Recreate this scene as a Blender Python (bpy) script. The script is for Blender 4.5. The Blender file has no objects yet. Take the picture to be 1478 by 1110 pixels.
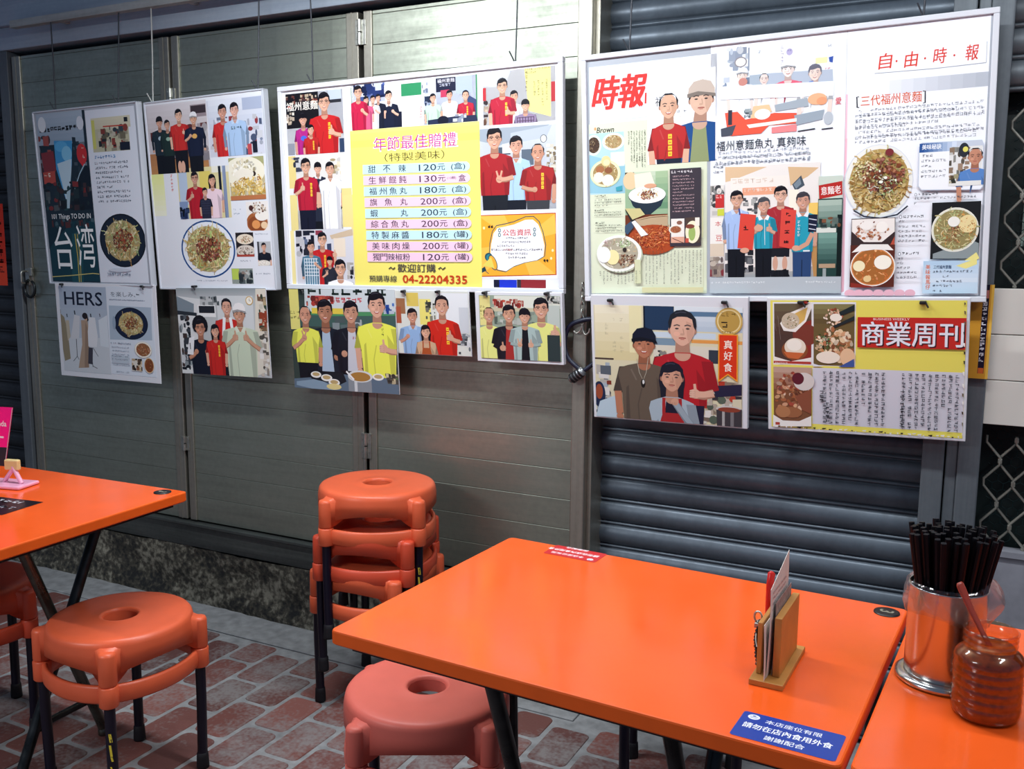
import bpy, bmesh, math, random
from mathutils import Vector, Matrix

# ------------------------------------------------------------------ camera, world, lights
scene = bpy.context.scene
COL = scene.collection
CAM_H = 1.40
cam_data = bpy.data.cameras.new('camera')
cam_data.sensor_width = 36.0
cam_data.lens = 33.07
cam_data.clip_start = 0.02
cam = bpy.data.objects.new('camera', cam_data)
COL.objects.link(cam)
cam.matrix_world = Matrix((
    (0.89107692, -0.07128868, 0.44821852, 0.0),
    (0.45378123, 0.12246591, -0.88265775, 0.0),
    (0.00803202, 0.9899091, 0.14147601, CAM_H),
    (0.0, 0.0, 0.0, 1.0)))
scene.camera = cam

world = bpy.data.worlds.new('night_market_ambient')
scene.world = world
world.use_nodes = True
world.node_tree.nodes['Background'].inputs[0].default_value = (0.50, 0.66, 1.0, 1)
world.node_tree.nodes['Background'].inputs[1].default_value = 0.16

def tube_light(name, x, y, z, length, power, color, rx=0.0, rz=0.0, width=0.05):
    l = bpy.data.lights.new(name, 'AREA')
    l.shape = 'RECTANGLE'
    l.size = length
    l.size_y = width
    l.energy = power
    l.color = color
    o = bpy.data.objects.new(name, l)
    o.location = (x, y, z)
    o.rotation_euler = (rx, 0, rz)
    COL.objects.link(o)
    return o

tube_light('tube_or_fill_light', -1.65, 1.85, 2.34, 1.2, 30, (0.94, 0.98, 1.0), rx=0.10)
tube_light('tube_or_fill_light', -0.25, 1.75, 2.42, 1.2, 19, (0.94, 0.98, 1.0), rx=0.10)
tube_light('tube_or_fill_light', -2.40, -0.75, 2.25, 1.2, 52, (0.96, 0.98, 1.0))  # unseen fill lamp, added so the floor it lights brightens the door reflections
tube_light('tube_or_fill_light', 1.25, 1.00, 2.60, 1.2, 20, (0.97, 0.98, 1.0), rz=1.4)

vs = scene.view_settings
vs.view_transform = 'Standard'
vs.look = 'None'
vs.gamma = 1.0
vs.use_curve_mapping = False
vs.exposure = 0.0
scene.cycles.max_bounces = 8
scene.cycles.transparent_max_bounces = 16
scene.cycles.caustics_reflective = False
scene.cycles.caustics_refractive = False

# ------------------------------------------------------------------ colour and materials
def s2l(c):
    return c / 12.92 if c <= 0.04045 else ((c + 0.055) / 1.055) ** 2.4

def hexlin(h):
    h = h.lstrip('#')
    return tuple(s2l(int(h[i:i + 2], 16) / 255) for i in (0, 2, 4))

def new_mat(name):
    m = bpy.data.materials.new(name)
    m.use_nodes = True
    return m, m.node_tree.nodes, m.node_tree.links, m.node_tree.nodes['Principled BSDF']

def simple(name, color, rough=0.5, metal=0.0, spec=0.5, noise=0.0, nscale=30.0, bump=0.0, rvar=0.0, coat=0.0):
    m, N, L, b = new_mat(name)
    c = hexlin(color) if isinstance(color, str) else color
    b.inputs['Base Color'].default_value = (*c, 1)
    b.inputs['Roughness'].default_value = rough
    b.inputs['Metallic'].default_value = metal
    b.inputs['Specular IOR Level'].default_value = spec
    b.inputs['Coat Weight'].default_value = coat
    if noise or bump or rvar:
        tc = N.new('ShaderNodeTexCoord')
        nz = N.new('ShaderNodeTexNoise')
        nz.inputs['Scale'].default_value = nscale
        nz.inputs['Detail'].default_value = 6
        L.new(tc.outputs['Object'], nz.inputs['Vector'])
        if noise:
            r = N.new('ShaderNodeMapRange')
            r.inputs['From Min'].default_value = 0.3
            r.inputs['From Max'].default_value = 0.7
            r.inputs['To Min'].default_value = 1 - noise
            r.inputs['To Max'].default_value = 1 + noise
            L.new(nz.outputs['Fac'], r.inputs['Value'])
            mx = N.new('ShaderNodeVectorMath')
            mx.operation = 'SCALE'
            mx.inputs[0].default_value = c
            L.new(r.outputs[0], mx.inputs['Scale'])
            L.new(mx.outputs[0], b.inputs['Base Color'])
        if rvar:
            r2 = N.new('ShaderNodeMapRange')
            r2.inputs['From Min'].default_value = 0.3
            r2.inputs['From Max'].default_value = 0.7
            r2.inputs['To Min'].default_value = max(0.02, rough - rvar)
            r2.inputs['To Max'].default_value = rough + rvar
            L.new(nz.outputs['Fac'], r2.inputs['Value'])
            L.new(r2.outputs[0], b.inputs['Roughness'])
        if bump:
            bp = N.new('ShaderNodeBump')
            bp.inputs['Strength'].default_value = bump
            bp.inputs['Distance'].default_value = 0.004
            L.new(nz.outputs['Fac'], bp.inputs['Height'])
            L.new(bp.outputs[0], b.inputs['Normal'])
    return m

def weathered_metal(name, base, stain, rough, metal=0.85, streak=(1.2, 1.0, 30.0), amount=0.5, fine=60.0):
    """brushed, stained sheet metal: streaks along x, blotches and small scuffs"""
    m, N, L, b = new_mat(name)
    tc = N.new('ShaderNodeTexCoord')
    mp = N.new('ShaderNodeMapping')
    mp.inputs['Scale'].default_value = streak
    L.new(tc.outputs['Object'], mp.inputs['Vector'])
    n1 = N.new('ShaderNodeTexNoise')
    n1.inputs['Scale'].default_value = 2.2
    n1.inputs['Detail'].default_value = 8
    n1.inputs['Roughness'].default_value = 0.65
    L.new(mp.outputs[0], n1.inputs['Vector'])
    n2 = N.new('ShaderNodeTexNoise')
    n2.inputs['Scale'].default_value = 2.4
    n2.inputs['Detail'].default_value = 7
    L.new(tc.outputs['Object'], n2.inputs['Vector'])
    n3 = N.new('ShaderNodeTexNoise')
    n3.inputs['Scale'].default_value = fine
    n3.inputs['Detail'].default_value = 4
    L.new(tc.outputs['Object'], n3.inputs['Vector'])
    a = N.new('ShaderNodeMath'); a.operation = 'MULTIPLY_ADD'
    a.inputs[1].default_value = 0.45
    L.new(n1.outputs['Fac'], a.inputs[0])
    a2 = N.new('ShaderNodeMath'); a2.operation = 'MULTIPLY'
    a2.inputs[1].default_value = 0.40
    L.new(n2.outputs['Fac'], a2.inputs[0])
    L.new(a2.outputs[0], a.inputs[2])
    a3 = N.new('ShaderNodeMath'); a3.operation = 'MULTIPLY_ADD'
    a3.inputs[1].default_value = 0.15
    L.new(n3.outputs['Fac'], a3.inputs[0])
    L.new(a.outputs[0], a3.inputs[2])
    r = N.new('ShaderNodeMapRange')
    r.inputs['From Min'].default_value = 0.36
    r.inputs['From Max'].default_value = 0.66
    L.new(a3.outputs[0], r.inputs['Value'])
    mx = N.new('ShaderNodeMix'); mx.data_type = 'RGBA'
    mx.inputs[6].default_value = (*hexlin(stain), 1)
    mx.inputs[7].default_value = (*hexlin(base), 1)
    L.new(r.outputs[0], mx.inputs['Factor'])
    L.new(mx.outputs[2], b.inputs['Base Color'])
    r2 = N.new('ShaderNodeMapRange')
    r2.inputs['To Min'].default_value = rough + 0.12
    r2.inputs['To Max'].default_value = rough - 0.06
    L.new(r.outputs[0], r2.inputs['Value'])
    L.new(r2.outputs[0], b.inputs['Roughness'])
    b.inputs['Metallic'].default_value = metal
    bp = N.new('ShaderNodeBump')
    bp.inputs['Strength'].default_value = 0.12
    bp.inputs['Distance'].default_value = 0.002
    L.new(n1.outputs['Fac'], bp.inputs['Height'])
    L.new(bp.outputs[0], b.inputs['Normal'])
    return m

M = {}
M['door'] = weathered_metal('brushed_aluminium_door', 'bcc2b4', '8c9186', 0.42, metal=0.90, streak=(0.8, 1.0, 12.0))
M['stile'] = weathered_metal('aluminium_stile', 'bcb8ac', '8e8a80', 0.42, metal=0.88, streak=(20, 1, 1.0))
M['header'] = weathered_metal('painted_header', 'b4c0cc', '98a6b8', 0.5, metal=0.1)
M['rail'] = weathered_metal('grey_rail', 'c9cbc6', 'a0a29e', 0.5, metal=0.4)
M['shutter'] = weathered_metal('dark_roller_shutter', '66717d', '49525c', 0.38, metal=0.35, streak=(4, 1, 4.0))
M['post'] = weathered_metal('dark_post', '6d747a', '565c63', 0.5, metal=0.3, streak=(20, 1, 1.0))
M['lshutter'] = weathered_metal('old_shutter', '3c4047', '22262c', 0.5, metal=0.3)
M['threshold'] = weathered_metal('door_bottom_rail', '5f6462', '383c3c', 0.5, metal=0.6)
M['black_gap'] = simple('dark_void', '0a0c12', 0.9)
M['dark_back'] = simple('dark_green_screen', '0b1b1b', 0.6, noise=0.4, nscale=8)
M['hinge'] = simple('steel_hinge', 'b5b5ae', 0.35, metal=0.9, noise=0.2, nscale=60)
M['wire'] = simple('hanging_wire', '40434a', 0.5, metal=0.4)
M['whitewire'] = simple('white_cord', 'b9bcb8', 0.6)
M['frame'] = simple('white_board_frame', 'd9dbe2', 0.32, spec=0.5)
M['clear'] = simple('acrylic_edge', 'c6ccd6', 0.18, spec=0.7)
M['board_side'] = simple('board_side', 'aab0ba', 0.4)
M['panel'] = simple('white_gate_panel', 'd6d3cb', 0.55, noise=0.06, nscale=4, bump=0.05)
M['greypanel'] = simple('grey_gate_panel', '85868f', 0.6, noise=0.12, nscale=25)
M['grille'] = simple('grille_bar', '8f8d84', 0.45, metal=0.5, noise=0.2, nscale=40)
M['hexwire'] = simple('chicken_wire', '10292b', 0.5, metal=0.2)
M['table'] = simple('orange_laminate', (0.87, 0.112, 0.016), 0.17, spec=0.42, noise=0.035, nscale=9, rvar=0.05)
M['table_edge'] = simple('orange_edge', (0.85, 0.112, 0.010), 0.5, spec=0.25, noise=0.05, nscale=20)
M['table_under'] = simple('table_underside', '15151a', 0.7)
M['tube'] = simple('tarnished_steel_tube', '5c5e58', 0.3, metal=0.9, noise=0.35, nscale=25, rvar=0.12)
M['darktube'] = simple('dark_steel_tube', '34383a', 0.35, metal=0.8, noise=0.35, nscale=25, rvar=0.1)
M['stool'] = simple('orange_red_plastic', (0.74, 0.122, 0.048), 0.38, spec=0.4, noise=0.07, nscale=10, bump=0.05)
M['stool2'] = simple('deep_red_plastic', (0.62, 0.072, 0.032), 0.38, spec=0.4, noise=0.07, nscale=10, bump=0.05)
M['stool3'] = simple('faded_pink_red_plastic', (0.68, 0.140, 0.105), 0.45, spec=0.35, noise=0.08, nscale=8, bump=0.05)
M['leg'] = simple('black_stool_leg', '0b0a1e', 0.35, spec=0.4)
M['foot'] = simple('rubber_foot', '0a0912', 0.7)
M['paint'] = simple('yellow_paint', 'd9c53a', 0.6)
M['wood'] = simple('bamboo_wood', 'b9813e', 0.5, noise=0.15, nscale=18)
M['steel'] = simple('stainless_steel', 'd2d2d0', 0.20, metal=1.0, noise=0.03, nscale=10)
M['chop'] = simple('black_chopstick', '08080f', 0.5, spec=0.15)
M['disc'] = simple('black_disc', '131318', 0.4)
M['gold'] = simple('dull_gold', '6d6a5a', 0.45, metal=0.3)
M['sauce'] = simple('chili_sauce', (0.20, 0.042, 0.010), 0.35, noise=0.35, nscale=120, spec=0.4)
M['spoon'] = simple('red_brown_spoon', (0.34, 0.05, 0.03), 0.3, spec=0.6)
M['redplastic'] = simple('red_pen', 'd0201c', 0.35)
M['bead'] = simple('black_beads', '15130f', 0.25, spec=0.7)
M['paper'] = simple('menu_paper', 'd8cfc8', 0.7, noise=0.05, nscale=40)
M['printpaper'] = simple('printed_menu', '9a8480', 0.7, noise=0.35, nscale=140)
M['pinkclear'] = simple('pale_pink_acrylic', 'e9a9c6', 0.2, spec=0.6)
M['cable'] = simple('black_cable', '101830', 0.4, spec=0.5)
M['whitemetal'] = simple('worn_lock_metal', '8e9296', 0.35, metal=0.7, noise=0.2, nscale=90)
M['hook'] = simple('black_hook', '111116', 0.5)

def print_material(name, rough, spec):
    m, N, L, b = new_mat(name)
    at = N.new('ShaderNodeVertexColor')
    at.layer_name = 'Col'
    L.new(at.outputs['Color'], b.inputs['Base Color'])
    b.inputs['Roughness'].default_value = rough
    b.inputs['Specular IOR Level'].default_value = spec
    return m
M['print'] = print_material('glossy_print', 0.30, 0.35)
M['matte_print'] = print_material('matte_print', 0.55, 0.3)

def plastic_film(name, color, alpha_mix, rough, haze=0.0, edge=0.5):
    m, N, L, b = new_mat(name)
    out = N['Material Output']
    tr = N.new('ShaderNodeBsdfTransparent')
    tr.inputs[0].default_value = (*color, 1)
    gl = N.new('ShaderNodeBsdfGlossy')
    gl.inputs['Roughness'].default_value = rough
    lw = N.new('ShaderNodeLayerWeight')
    lw.inputs[0].default_value = 0.25
    r = N.new('ShaderNodeMapRange')
    r.inputs['To Min'].default_value = alpha_mix
    r.inputs['To Max'].default_value = min(1.0, alpha_mix + edge)
    L.new(lw.outputs['Facing'], r.inputs['Value'])
    mx = N.new('ShaderNodeMixShader')
    L.new(r.outputs[0], mx.inputs[0])
    L.new(tr.outputs[0], mx.inputs[1])
    L.new(gl.outputs[0], mx.inputs[2])
    df = N.new('ShaderNodeBsdfTranslucent')
    df.inputs[0].default_value = (0.9, 0.9, 0.92, 1)
    m2 = N.new('ShaderNodeMixShader')
    m2.inputs[0].default_value = haze
    L.new(mx.outputs[0], m2.inputs[1])
    L.new(df.outputs[0], m2.inputs[2])
    L.new(m2.outputs[0], out.inputs[0])
    return m
M['film'] = plastic_film('clear_plastic_bag', (0.95, 0.95, 0.96), 0.08, 0.12, 0.16)
M['jar'] = plastic_film('clear_jar_plastic', (0.95, 0.80, 0.60), 0.08, 0.10, 0.0, 0.3)

# brick paver material: per-brick tone and cement stains
def brick_mats():
    m, N, L, b = new_mat('red_brick_paver')
    at = N.new('ShaderNodeVertexColor'); at.layer_name = 'Col'
    tc = N.new('ShaderNodeTexCoord')
    n1 = N.new('ShaderNodeTexNoise'); n1.inputs['Scale'].default_value = 3.2; n1.inputs['Detail'].default_value = 9; n1.inputs['Roughness'].default_value = 0.7
    n2 = N.new('ShaderNodeTexNoise'); n2.inputs['Scale'].default_value = 90; n2.inputs['Detail'].default_value = 5
    L.new(tc.outputs['Object'], n1.inputs['Vector']); L.new(tc.outputs['Object'], n2.inputs['Vector'])
    ad = N.new('ShaderNodeMath'); ad.operation = 'MULTIPLY_ADD'; ad.inputs[1].default_value = 0.35
    L.new(n2.outputs['Fac'], ad.inputs[0]); L.new(n1.outputs['Fac'], ad.inputs[2])
    r = N.new('ShaderNodeMapRange'); r.inputs['From Min'].default_value = 0.64; r.inputs['From Max'].default_value = 0.82; r.inputs['To Max'].default_value = 0.72
    L.new(ad.outputs[0], r.inputs['Value'])
    mx = N.new('ShaderNodeMix'); mx.data_type = 'RGBA'
    L.new(r.outputs[0], mx.inputs['Factor']); L.new(at.outputs['Color'], mx.inputs[6])
    mx.inputs[7].default_value = (*hexlin('8b8a8a'), 1)
    L.new(mx.outputs[2], b.inputs['Base Color'])
    b.inputs['Roughness'].default_value = 0.62
    bp = N.new('ShaderNodeBump'); bp.inputs['Strength'].default_value = 0.35; bp.inputs['Distance'].default_value = 0.003
    L.new(n2.outputs['Fac'], bp.inputs['Height']); L.new(bp.outputs[0], b.inputs['Normal'])
    return m
M['brick'] = brick_mats()
M['grout'] = simple('cement_grout', '8a8c8e', 0.85, noise=0.25, nscale=25, bump=0.2)
def concrete():
    m, N, L, b = new_mat('mouldy_concrete')
    tc = N.new('ShaderNodeTexCoord')
    n1 = N.new('ShaderNodeTexNoise'); n1.inputs['Scale'].default_value = 5; n1.inputs['Detail'].default_value = 10; n1.inputs['Roughness'].default_value = 0.75
    n2 = N.new('ShaderNodeTexNoise'); n2.inputs['Scale'].default_value = 55; n2.inputs['Detail'].default_value = 6
    L.new(tc.outputs['Object'], n1.inputs['Vector']); L.new(tc.outputs['Object'], n2.inputs['Vector'])
    ad = N.new('ShaderNodeMath'); ad.operation = 'MULTIPLY_ADD'; ad.inputs[1].default_value = 0.55
    L.new(n2.outputs['Fac'], ad.inputs[0]); L.new(n1.outputs['Fac'], ad.inputs[2])
    cr = N.new('ShaderNodeValToRGB')
    e = cr.color_ramp.elements
    e[0].position = 0.66; e[0].color = (*hexlin('1b1d1e'), 1)
    e[1].position = 0.92; e[1].color = (*hexlin('8d8a7c'), 1)
    x = e.new(0.78); x.color = (*hexlin('46433a'), 1)
    L.new(ad.outputs[0], cr.inputs[0]); L.new(cr.outputs[0], b.inputs['Base Color'])
    b.inputs['Roughness'].default_value = 0.85
    bp = N.new('ShaderNodeBump'); bp.inputs['Strength'].default_value = 0.6; bp.inputs['Distance'].default_value = 0.006
    L.new(ad.outputs[0], bp.inputs['Height']); L.new(bp.outputs[0], b.inputs['Normal'])
    return m
M['concrete'] = concrete()

# ------------------------------------------------------------------ mesh helpers
class MB:
    def __init__(self):
        self.v = []; self.f = []; self.m = []; self.s = []; self.c = []
        self.hascol = False
    def add(self, vs_, fs_, mi=0, smooth=False, col=None):
        o = len(self.v)
        self.v += [tuple(p) for p in vs_]
        for f in fs_:
            self.f.append([i + o for i in f]); self.m.append(mi); self.s.append(smooth)
            self.c.append(col)
        if col is not None: self.hascol = True
    def build(self, name, mats, parent=None, loc=None, rot=None, label=None):
        me = bpy.data.meshes.new(name)
        me.from_pydata(self.v, [], self.f)
        if not isinstance(mats, (list, tuple)): mats = [mats]
        for x in mats: me.materials.append(x)
        me.polygons.foreach_set('material_index', self.m)
        me.polygons.foreach_set('use_smooth', self.s)
        if self.hascol:
            at = me.color_attributes.new('Col', 'BYTE_COLOR', 'CORNER')
            buf = []
            for f, c in zip(self.f, self.c):
                c = c or (1, 1, 1)
                buf += [c[0], c[1], c[2], 1.0] * len(f)
            at.data.foreach_set('color_srgb', buf)
        me.update()
        o = bpy.data.objects.new(name, me)
        COL.objects.link(o)
        if parent is not None: o.parent = parent
        if loc is not None: o.location = loc
        if rot is not None: o.rotation_euler = rot
        if label: o['label'] = label
        return o
    def box(self, x0, x1, y0, y1, z0, z1, mi=0, b=0.0):
        if b <= 0:
            V = [(x, y, z) for z in (z0, z1) for y in (y0, y1) for x in (x0, x1)]
            F = [(0, 2, 3, 1), (4, 5, 7, 6), (0, 1, 5, 4), (2, 6, 7, 3), (0, 4, 6, 2), (1, 3, 7, 5)]
            self.add(V, F, mi)
            return
        bm = bmesh.new()
        bmesh.ops.create_cube(bm, size=1.0)
        for v in bm.verts:
            v.co = ((x0 + x1) / 2 + v.co.x * (x1 - x0), (y0 + y1) / 2 + v.co.y * (y1 - y0), (z0 + z1) / 2 + v.co.z * (z1 - z0))
        bmesh.ops.bevel(bm, geom=list(bm.edges), offset=b, segments=2, affect='EDGES', profile=0.5, clamp_overlap=True)
        self.bm(bm, mi, False)
    def bm(self, bm, mi=0, smooth=False, mat=None):
        bm.verts.index_update()
        vs_ = [(mat @ v.co if mat else v.co)[:] for v in bm.verts]
        self.add(vs_, [[v.index for v in f.verts] for f in bm.faces], mi, smooth)
        bm.free()
    def lathe(self, prof, n=32, mi=0, center=(0, 0, 0), cap0=False, cap1=False, zfun=None):
        V = []; F = []
        k = len(prof)
        for i in range(n):
            a = 2 * math.pi * i / n
            for j, (r, z) in enumerate(prof):
                zz = zfun(j, a, r, z) if zfun else z
                V.append((center[0] + r * math.cos(a), center[1] + r * math.sin(a), center[2] + zz))
        for i in range(n):
            i2 = (i + 1) % n
            for j in range(k - 1):
                F.append((i * k + j, i2 * k + j, i2 * k + j + 1, i * k + j + 1))
        self.add(V, F, mi, True)
        if cap0: self.add([V[i * k] for i in range(n)], [list(range(n))[::-1]], mi)
        if cap1: self.add([V[i * k + k - 1] for i in range(n)], [list(range(n))], mi)
    def tube(self, pts, r, n=10, mi=0, closed=False, caps=True):
        pts = [Vector(p) for p in pts]
        rs = r if isinstance(r, (list, tuple)) else [r] * len(pts)
        V = []; F = []
        up = None
        m = len(pts)
        for i, p in enumerate(pts):
            if closed:
                t = (pts[(i + 1) % m] - pts[i - 1]).normalized()
            else:
                t = (pts[min(i + 1, m - 1)] - pts[max(i - 1, 0)]).normalized()
            if up is None:
                up = Vector((0, 0, 1)) if abs(t.z) < 0.9 else Vector((1, 0, 0))
            u = (up - t * up.dot(t)).normalized()
            w = t.cross(u)
            up = u
            for k in range(n):
                a = 2 * math.pi * k / n
                V.append(p + (u * math.cos(a) + w * math.sin(a)) * rs[i])
        for i in range(m if closed else m - 1):
            i2 = (i + 1) % m
            for k in range(n):
                k2 = (k + 1) % n
                F.append((i * n + k, i * n + k2, i2 * n + k2, i2 * n + k))
        self.add(V, F, mi, True)
        if caps and not closed:
            self.add(V[:n], [list(range(n))[::-1]], mi)
            self.add(V[-n:], [list(range(n))], mi)
    def prism_x(self, prof, x0, x1, mi=0, smooth=False, caps=True):
        """closed profile in (y, z) extruded along x"""
        n = len(prof)
        V = [(x0, y, z) for y, z in prof] + [(x1, y, z) for y, z in prof]
        self.add(V, [(i, (i + 1) % n, n + (i + 1) % n, n + i) for i in range(n)], mi, smooth)
        if caps:
            self.add(V[:n], [list(range(n))[::-1]], mi)
            self.add(V[n:], [list(range(n))], mi)

def empty(name, loc=(0, 0, 0), rz=0.0):
    o = bpy.data.objects.new(name, None)
    o.empty_display_size = 0.05
    o.location = loc
    o.rotation_euler = (0, 0, rz)
    COL.objects.link(o)
    return o

def tag(o, label, cat, group=None):
    o['label'] = label
    o['category'] = cat
    if group: o['group'] = group
    return o

def struct(o):
    o['kind'] = 'structure'
    return o

def copy_tree(o, parent=None):
    c = o.copy()
    COL.objects.link(c)
    if parent is not None: c.parent = parent
    for ch in list(o.children):
        copy_tree(ch, c)
    return c

def arc(cx, cy, r, a0, a1, n):
    return [(cx + r * math.cos(a0 + (a1 - a0) * i / n), cy + r * math.sin(a0 + (a1 - a0) * i / n)) for i in range(n + 1)]

def fillet_path(pts, r, n=6):
    """polyline with rounded corners"""
    pts = [Vector(p) for p in pts]
    out = [pts[0]]
    for i in range(1, len(pts) - 1):
        a = (pts[i - 1] - pts[i]); b = (pts[i + 1] - pts[i])
        d = min(r, a.length * 0.45, b.length * 0.45)
        p0 = pts[i] + a.normalized() * d
        p1 = pts[i] + b.normalized() * d
        for k in range(n + 1):
            t = k / n
            out.append(p0 * (1 - t) ** 2 + pts[i] * 2 * t * (1 - t) + p1 * t * t)
    out.append(pts[-1])
    return out

# ------------------------------------------------------------------ floor: brick pavers with rounded corners
def build_floor():
    rnd = random.Random(4)
    mb = MB()
    mb.add([(-7, -4, 0), (4, -4, 0), (4, 2.75, 0), (-7, 2.75, 0)], [(0, 1, 2, 3)], 1)
    W, Lb, g = 0.1335, 0.211, 0.0155
    tones = [(0.43, 0.265, 0.245), (0.47, 0.29, 0.265), (0.40, 0.25, 0.235), (0.45, 0.27, 0.245), (0.38, 0.24, 0.23)]
    nx = int(4.9 / W)
    for i in range(nx):
        x = -4.2 + i * W + 0.053
        off = (i % 2) * Lb / 2
        for j in range(-2, 13):
            y = j * Lb + off - 0.02
            if y > 2.34 or y < 0.2: continue
            x0, x1, y0, y1 = x + g / 2, x + W - g / 2, y + g / 2, y + Lb - g / 2
            if y1 > 2.44: y1 = 2.44
            r = 0.016 + rnd.uniform(0, 0.008)
            ring = []
            for (cx, cy, a0) in ((x1 - r, y1 - r, 0), (x0 + r, y1 - r, 90), (x0 + r, y0 + r, 180), (x1 - r, y0 + r, 270)):
                for k in range(5):
                    a = math.radians(a0 + 90 * k / 4)
                    ring.append((cx + r * math.cos(a), cy + r * math.sin(a)))
            mx_, my_ = (x0 + x1) / 2, (y0 + y1) / 2
            top = 0.0025
            n = len(ring)
            V = [(px, py, 0.0) for px, py in ring] + [(mx_ + (px - mx_) * 0.97, my_ + (py - my_) * 0.98, top) for px, py in ring]
            c = rnd.choice(tones)
            k = rnd.uniform(0.9, 1.1)
            c = tuple(min(1, q * k) for q in c)
            mb.add(V, [tuple(range(n, 2 * n))], 0, False, c)
            mb.add(V, [(q, (q + 1) % n, n + (q + 1) % n, n + q) for q in range(n)], 0, False, c)
    return struct(mb.build('floor', [M['brick'], M['grout']]))
build_floor()

# ------------------------------------------------------------------ back wall, header, rail, plinth
YW = 2.65
mb = MB(); mb.box(-6, 3, 2.80, 2.90, 0, 3.2); struct(mb.build('wall_back', M['black_gap']))
mb = MB(); mb.box(-6, -1.03, 2.615, 2.80, 2.285, 3.1, 0, 0.004); struct(mb.build('trim_1', M['header']))
# channel under the header: face plus a dark recess
mb = MB()
mb.box(-6, -1.03, 2.635, 2.80, 2.196, 2.285, 0, 0.003)
struct(mb.build('trim_2', M['header']))
mb = MB()
mb.box(-3.54, -0.9, 2.555, 2.585, 2.254, 2.282, 0, 0.002)
for x in (-3.3, -2.62, -2.05, -1.5):
    mb.box(x - 0.012, x + 0.012, 2.585, 2.64, 2.262, 2.274, 0)
struct(mb.build('trim_3', M['rail']))
# plinth: rough concrete
mb = MB()
nx, nz = 90, 8
rnd = random.Random(2)
X0, X1 = -4.6, -1.03
V = []
for j in range(nz + 1):
    for i in range(nx + 1):
        x = X0 + (X1 - X0) * i / nx
        z = 0.228 * j / nz
        y = 2.628 + 0.010 * math.sin(x * 9 + j) * 0.5 + rnd.uniform(-0.005, 0.005) - (0.012 if j < 2 else 0)
        V.append((x, y, z))
F = [(j * (nx + 1) + i, j * (nx + 1) + i + 1, (j + 1) * (nx + 1) + i + 1, (j + 1) * (nx + 1) + i) for j in range(nz) for i in range(nx)]
mb.add(V, F, 0, True)
mb.box(X0, X1, 2.655, 2.80, 0, 0.226)
struct(mb.build('baseboard_back', M['concrete']))
# concrete strip at the wall foot on the floor
mb = MB(); mb.box(-4.6, -1.03, 2.45, 2.64, 0, 0.006, 0, 0.003); struct(mb.build('trim_4', M['grout']))
# bottom rail of the doors
mb = MB(); mb.box(-4.3, -1.075, 2.632, 2.80, 0.228, 0.325, 0, 0.003)
mb.box(-4.3, -1.075, 2.622, 2.640, 0.316, 0.328, 0, 0.002)
struct(mb.build('trim_5', M['threshold']))

# ------------------------------------------------------------------ three folding aluminium door leaves
def door(n, x0, x1, st_l, st_r):
    z0, z1 = 0.332, 2.172
    root = struct(empty('door_%d' % n, ((x0 + x1) / 2, YW, z0)))
    cx = (x0 + x1) / 2
    mb = MB()
    p = 0.0962
    z = z0
    while z < z1 - 0.01:
        mb.box(x0 + st_l - cx, x1 - st_r - cx, 0.006, 0.030, z - z0 + 0.0003, min(z + p, z1) - z0 - 0.0003, 0, 0.0014)
        z += p
    mb.box(x0 + 0.01 - cx, x1 - 0.01 - cx, 0.02, 0.045, 0, z1 - z0)
    mb.build('door_panel', M['door'], root)
    for a, b in ((x0, x0 + st_l), (x1 - st_r, x1)):
        if b - a < 0.005: continue
        mb = MB(); mb.box(a - cx, b - cx, 0, 0.04, 0, z1 - z0, 0, 0.003)
        if b - a > 0.035:
            mb.box(a - cx + (b - a) * 0.42, a - cx + (b - a) * 0.50, -0.001, 0.001, 0, z1 - z0)
        mb.build('door_stile', M['stile'], root)
    return root
D1 = door(1, -3.675, -2.787, 0.05, 0.05)
D2 = door(2, -2.772, -1.925, 0.034, 0.050)
D3 = door(3, -1.905, -1.125, 0.034, 0.004)
def hinge(root, x, z, h=0.075):
    rx, ry, rz = root.location
    mb = MB()
    mb.box(x - 0.020 - rx, x - 0.007 - rx, -0.004, 0.0, z - h / 2 - rz, z + h / 2 - rz, 0, 0.001)
    mb.box(x + 0.007 - rx, x + 0.022 - rx, -0.004, 0.0, z - h / 2 - rz, z + h / 2 - rz, 0, 0.001)
    mb.tube([(x - rx, -0.006, z - h / 2 - rz), (x - rx, -0.006, z - 0.002 - rz)], 0.0075, 12)
    mb.tube([(x - rx, -0.006, z + 0.002 - rz), (x - rx, -0.006, z + h / 2 - rz)], 0.0075, 12)
    for dx in (-0.014, 0.015):
        for dz in (-0.022, 0.022):
            mb.lathe([(0.0, 0.0), (0.003, 0.0), (0.0025, 0.0015)], 8, 0, (x + dx - rx, -0.004, z + dz - rz))
    mb.build('hinge', M['hinge'], root)
hinge(D3, -1.915, 2.105, 0.08)
hinge(D3, -1.915, 0.718, 0.09)
mb = MB(); mb.tube([(0, 0, 0), (0, 0, -0.10)], 0.006, 10)
mb.build('drop_bolt', M['hinge'], D3, (-1.917 - D3.location.x, -0.006, 0.672 - D3.location.z))
hinge(D2, -2.780, 0.640, 0.055)
hinge(D2, -2.780, 1.95, 0.07)
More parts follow.
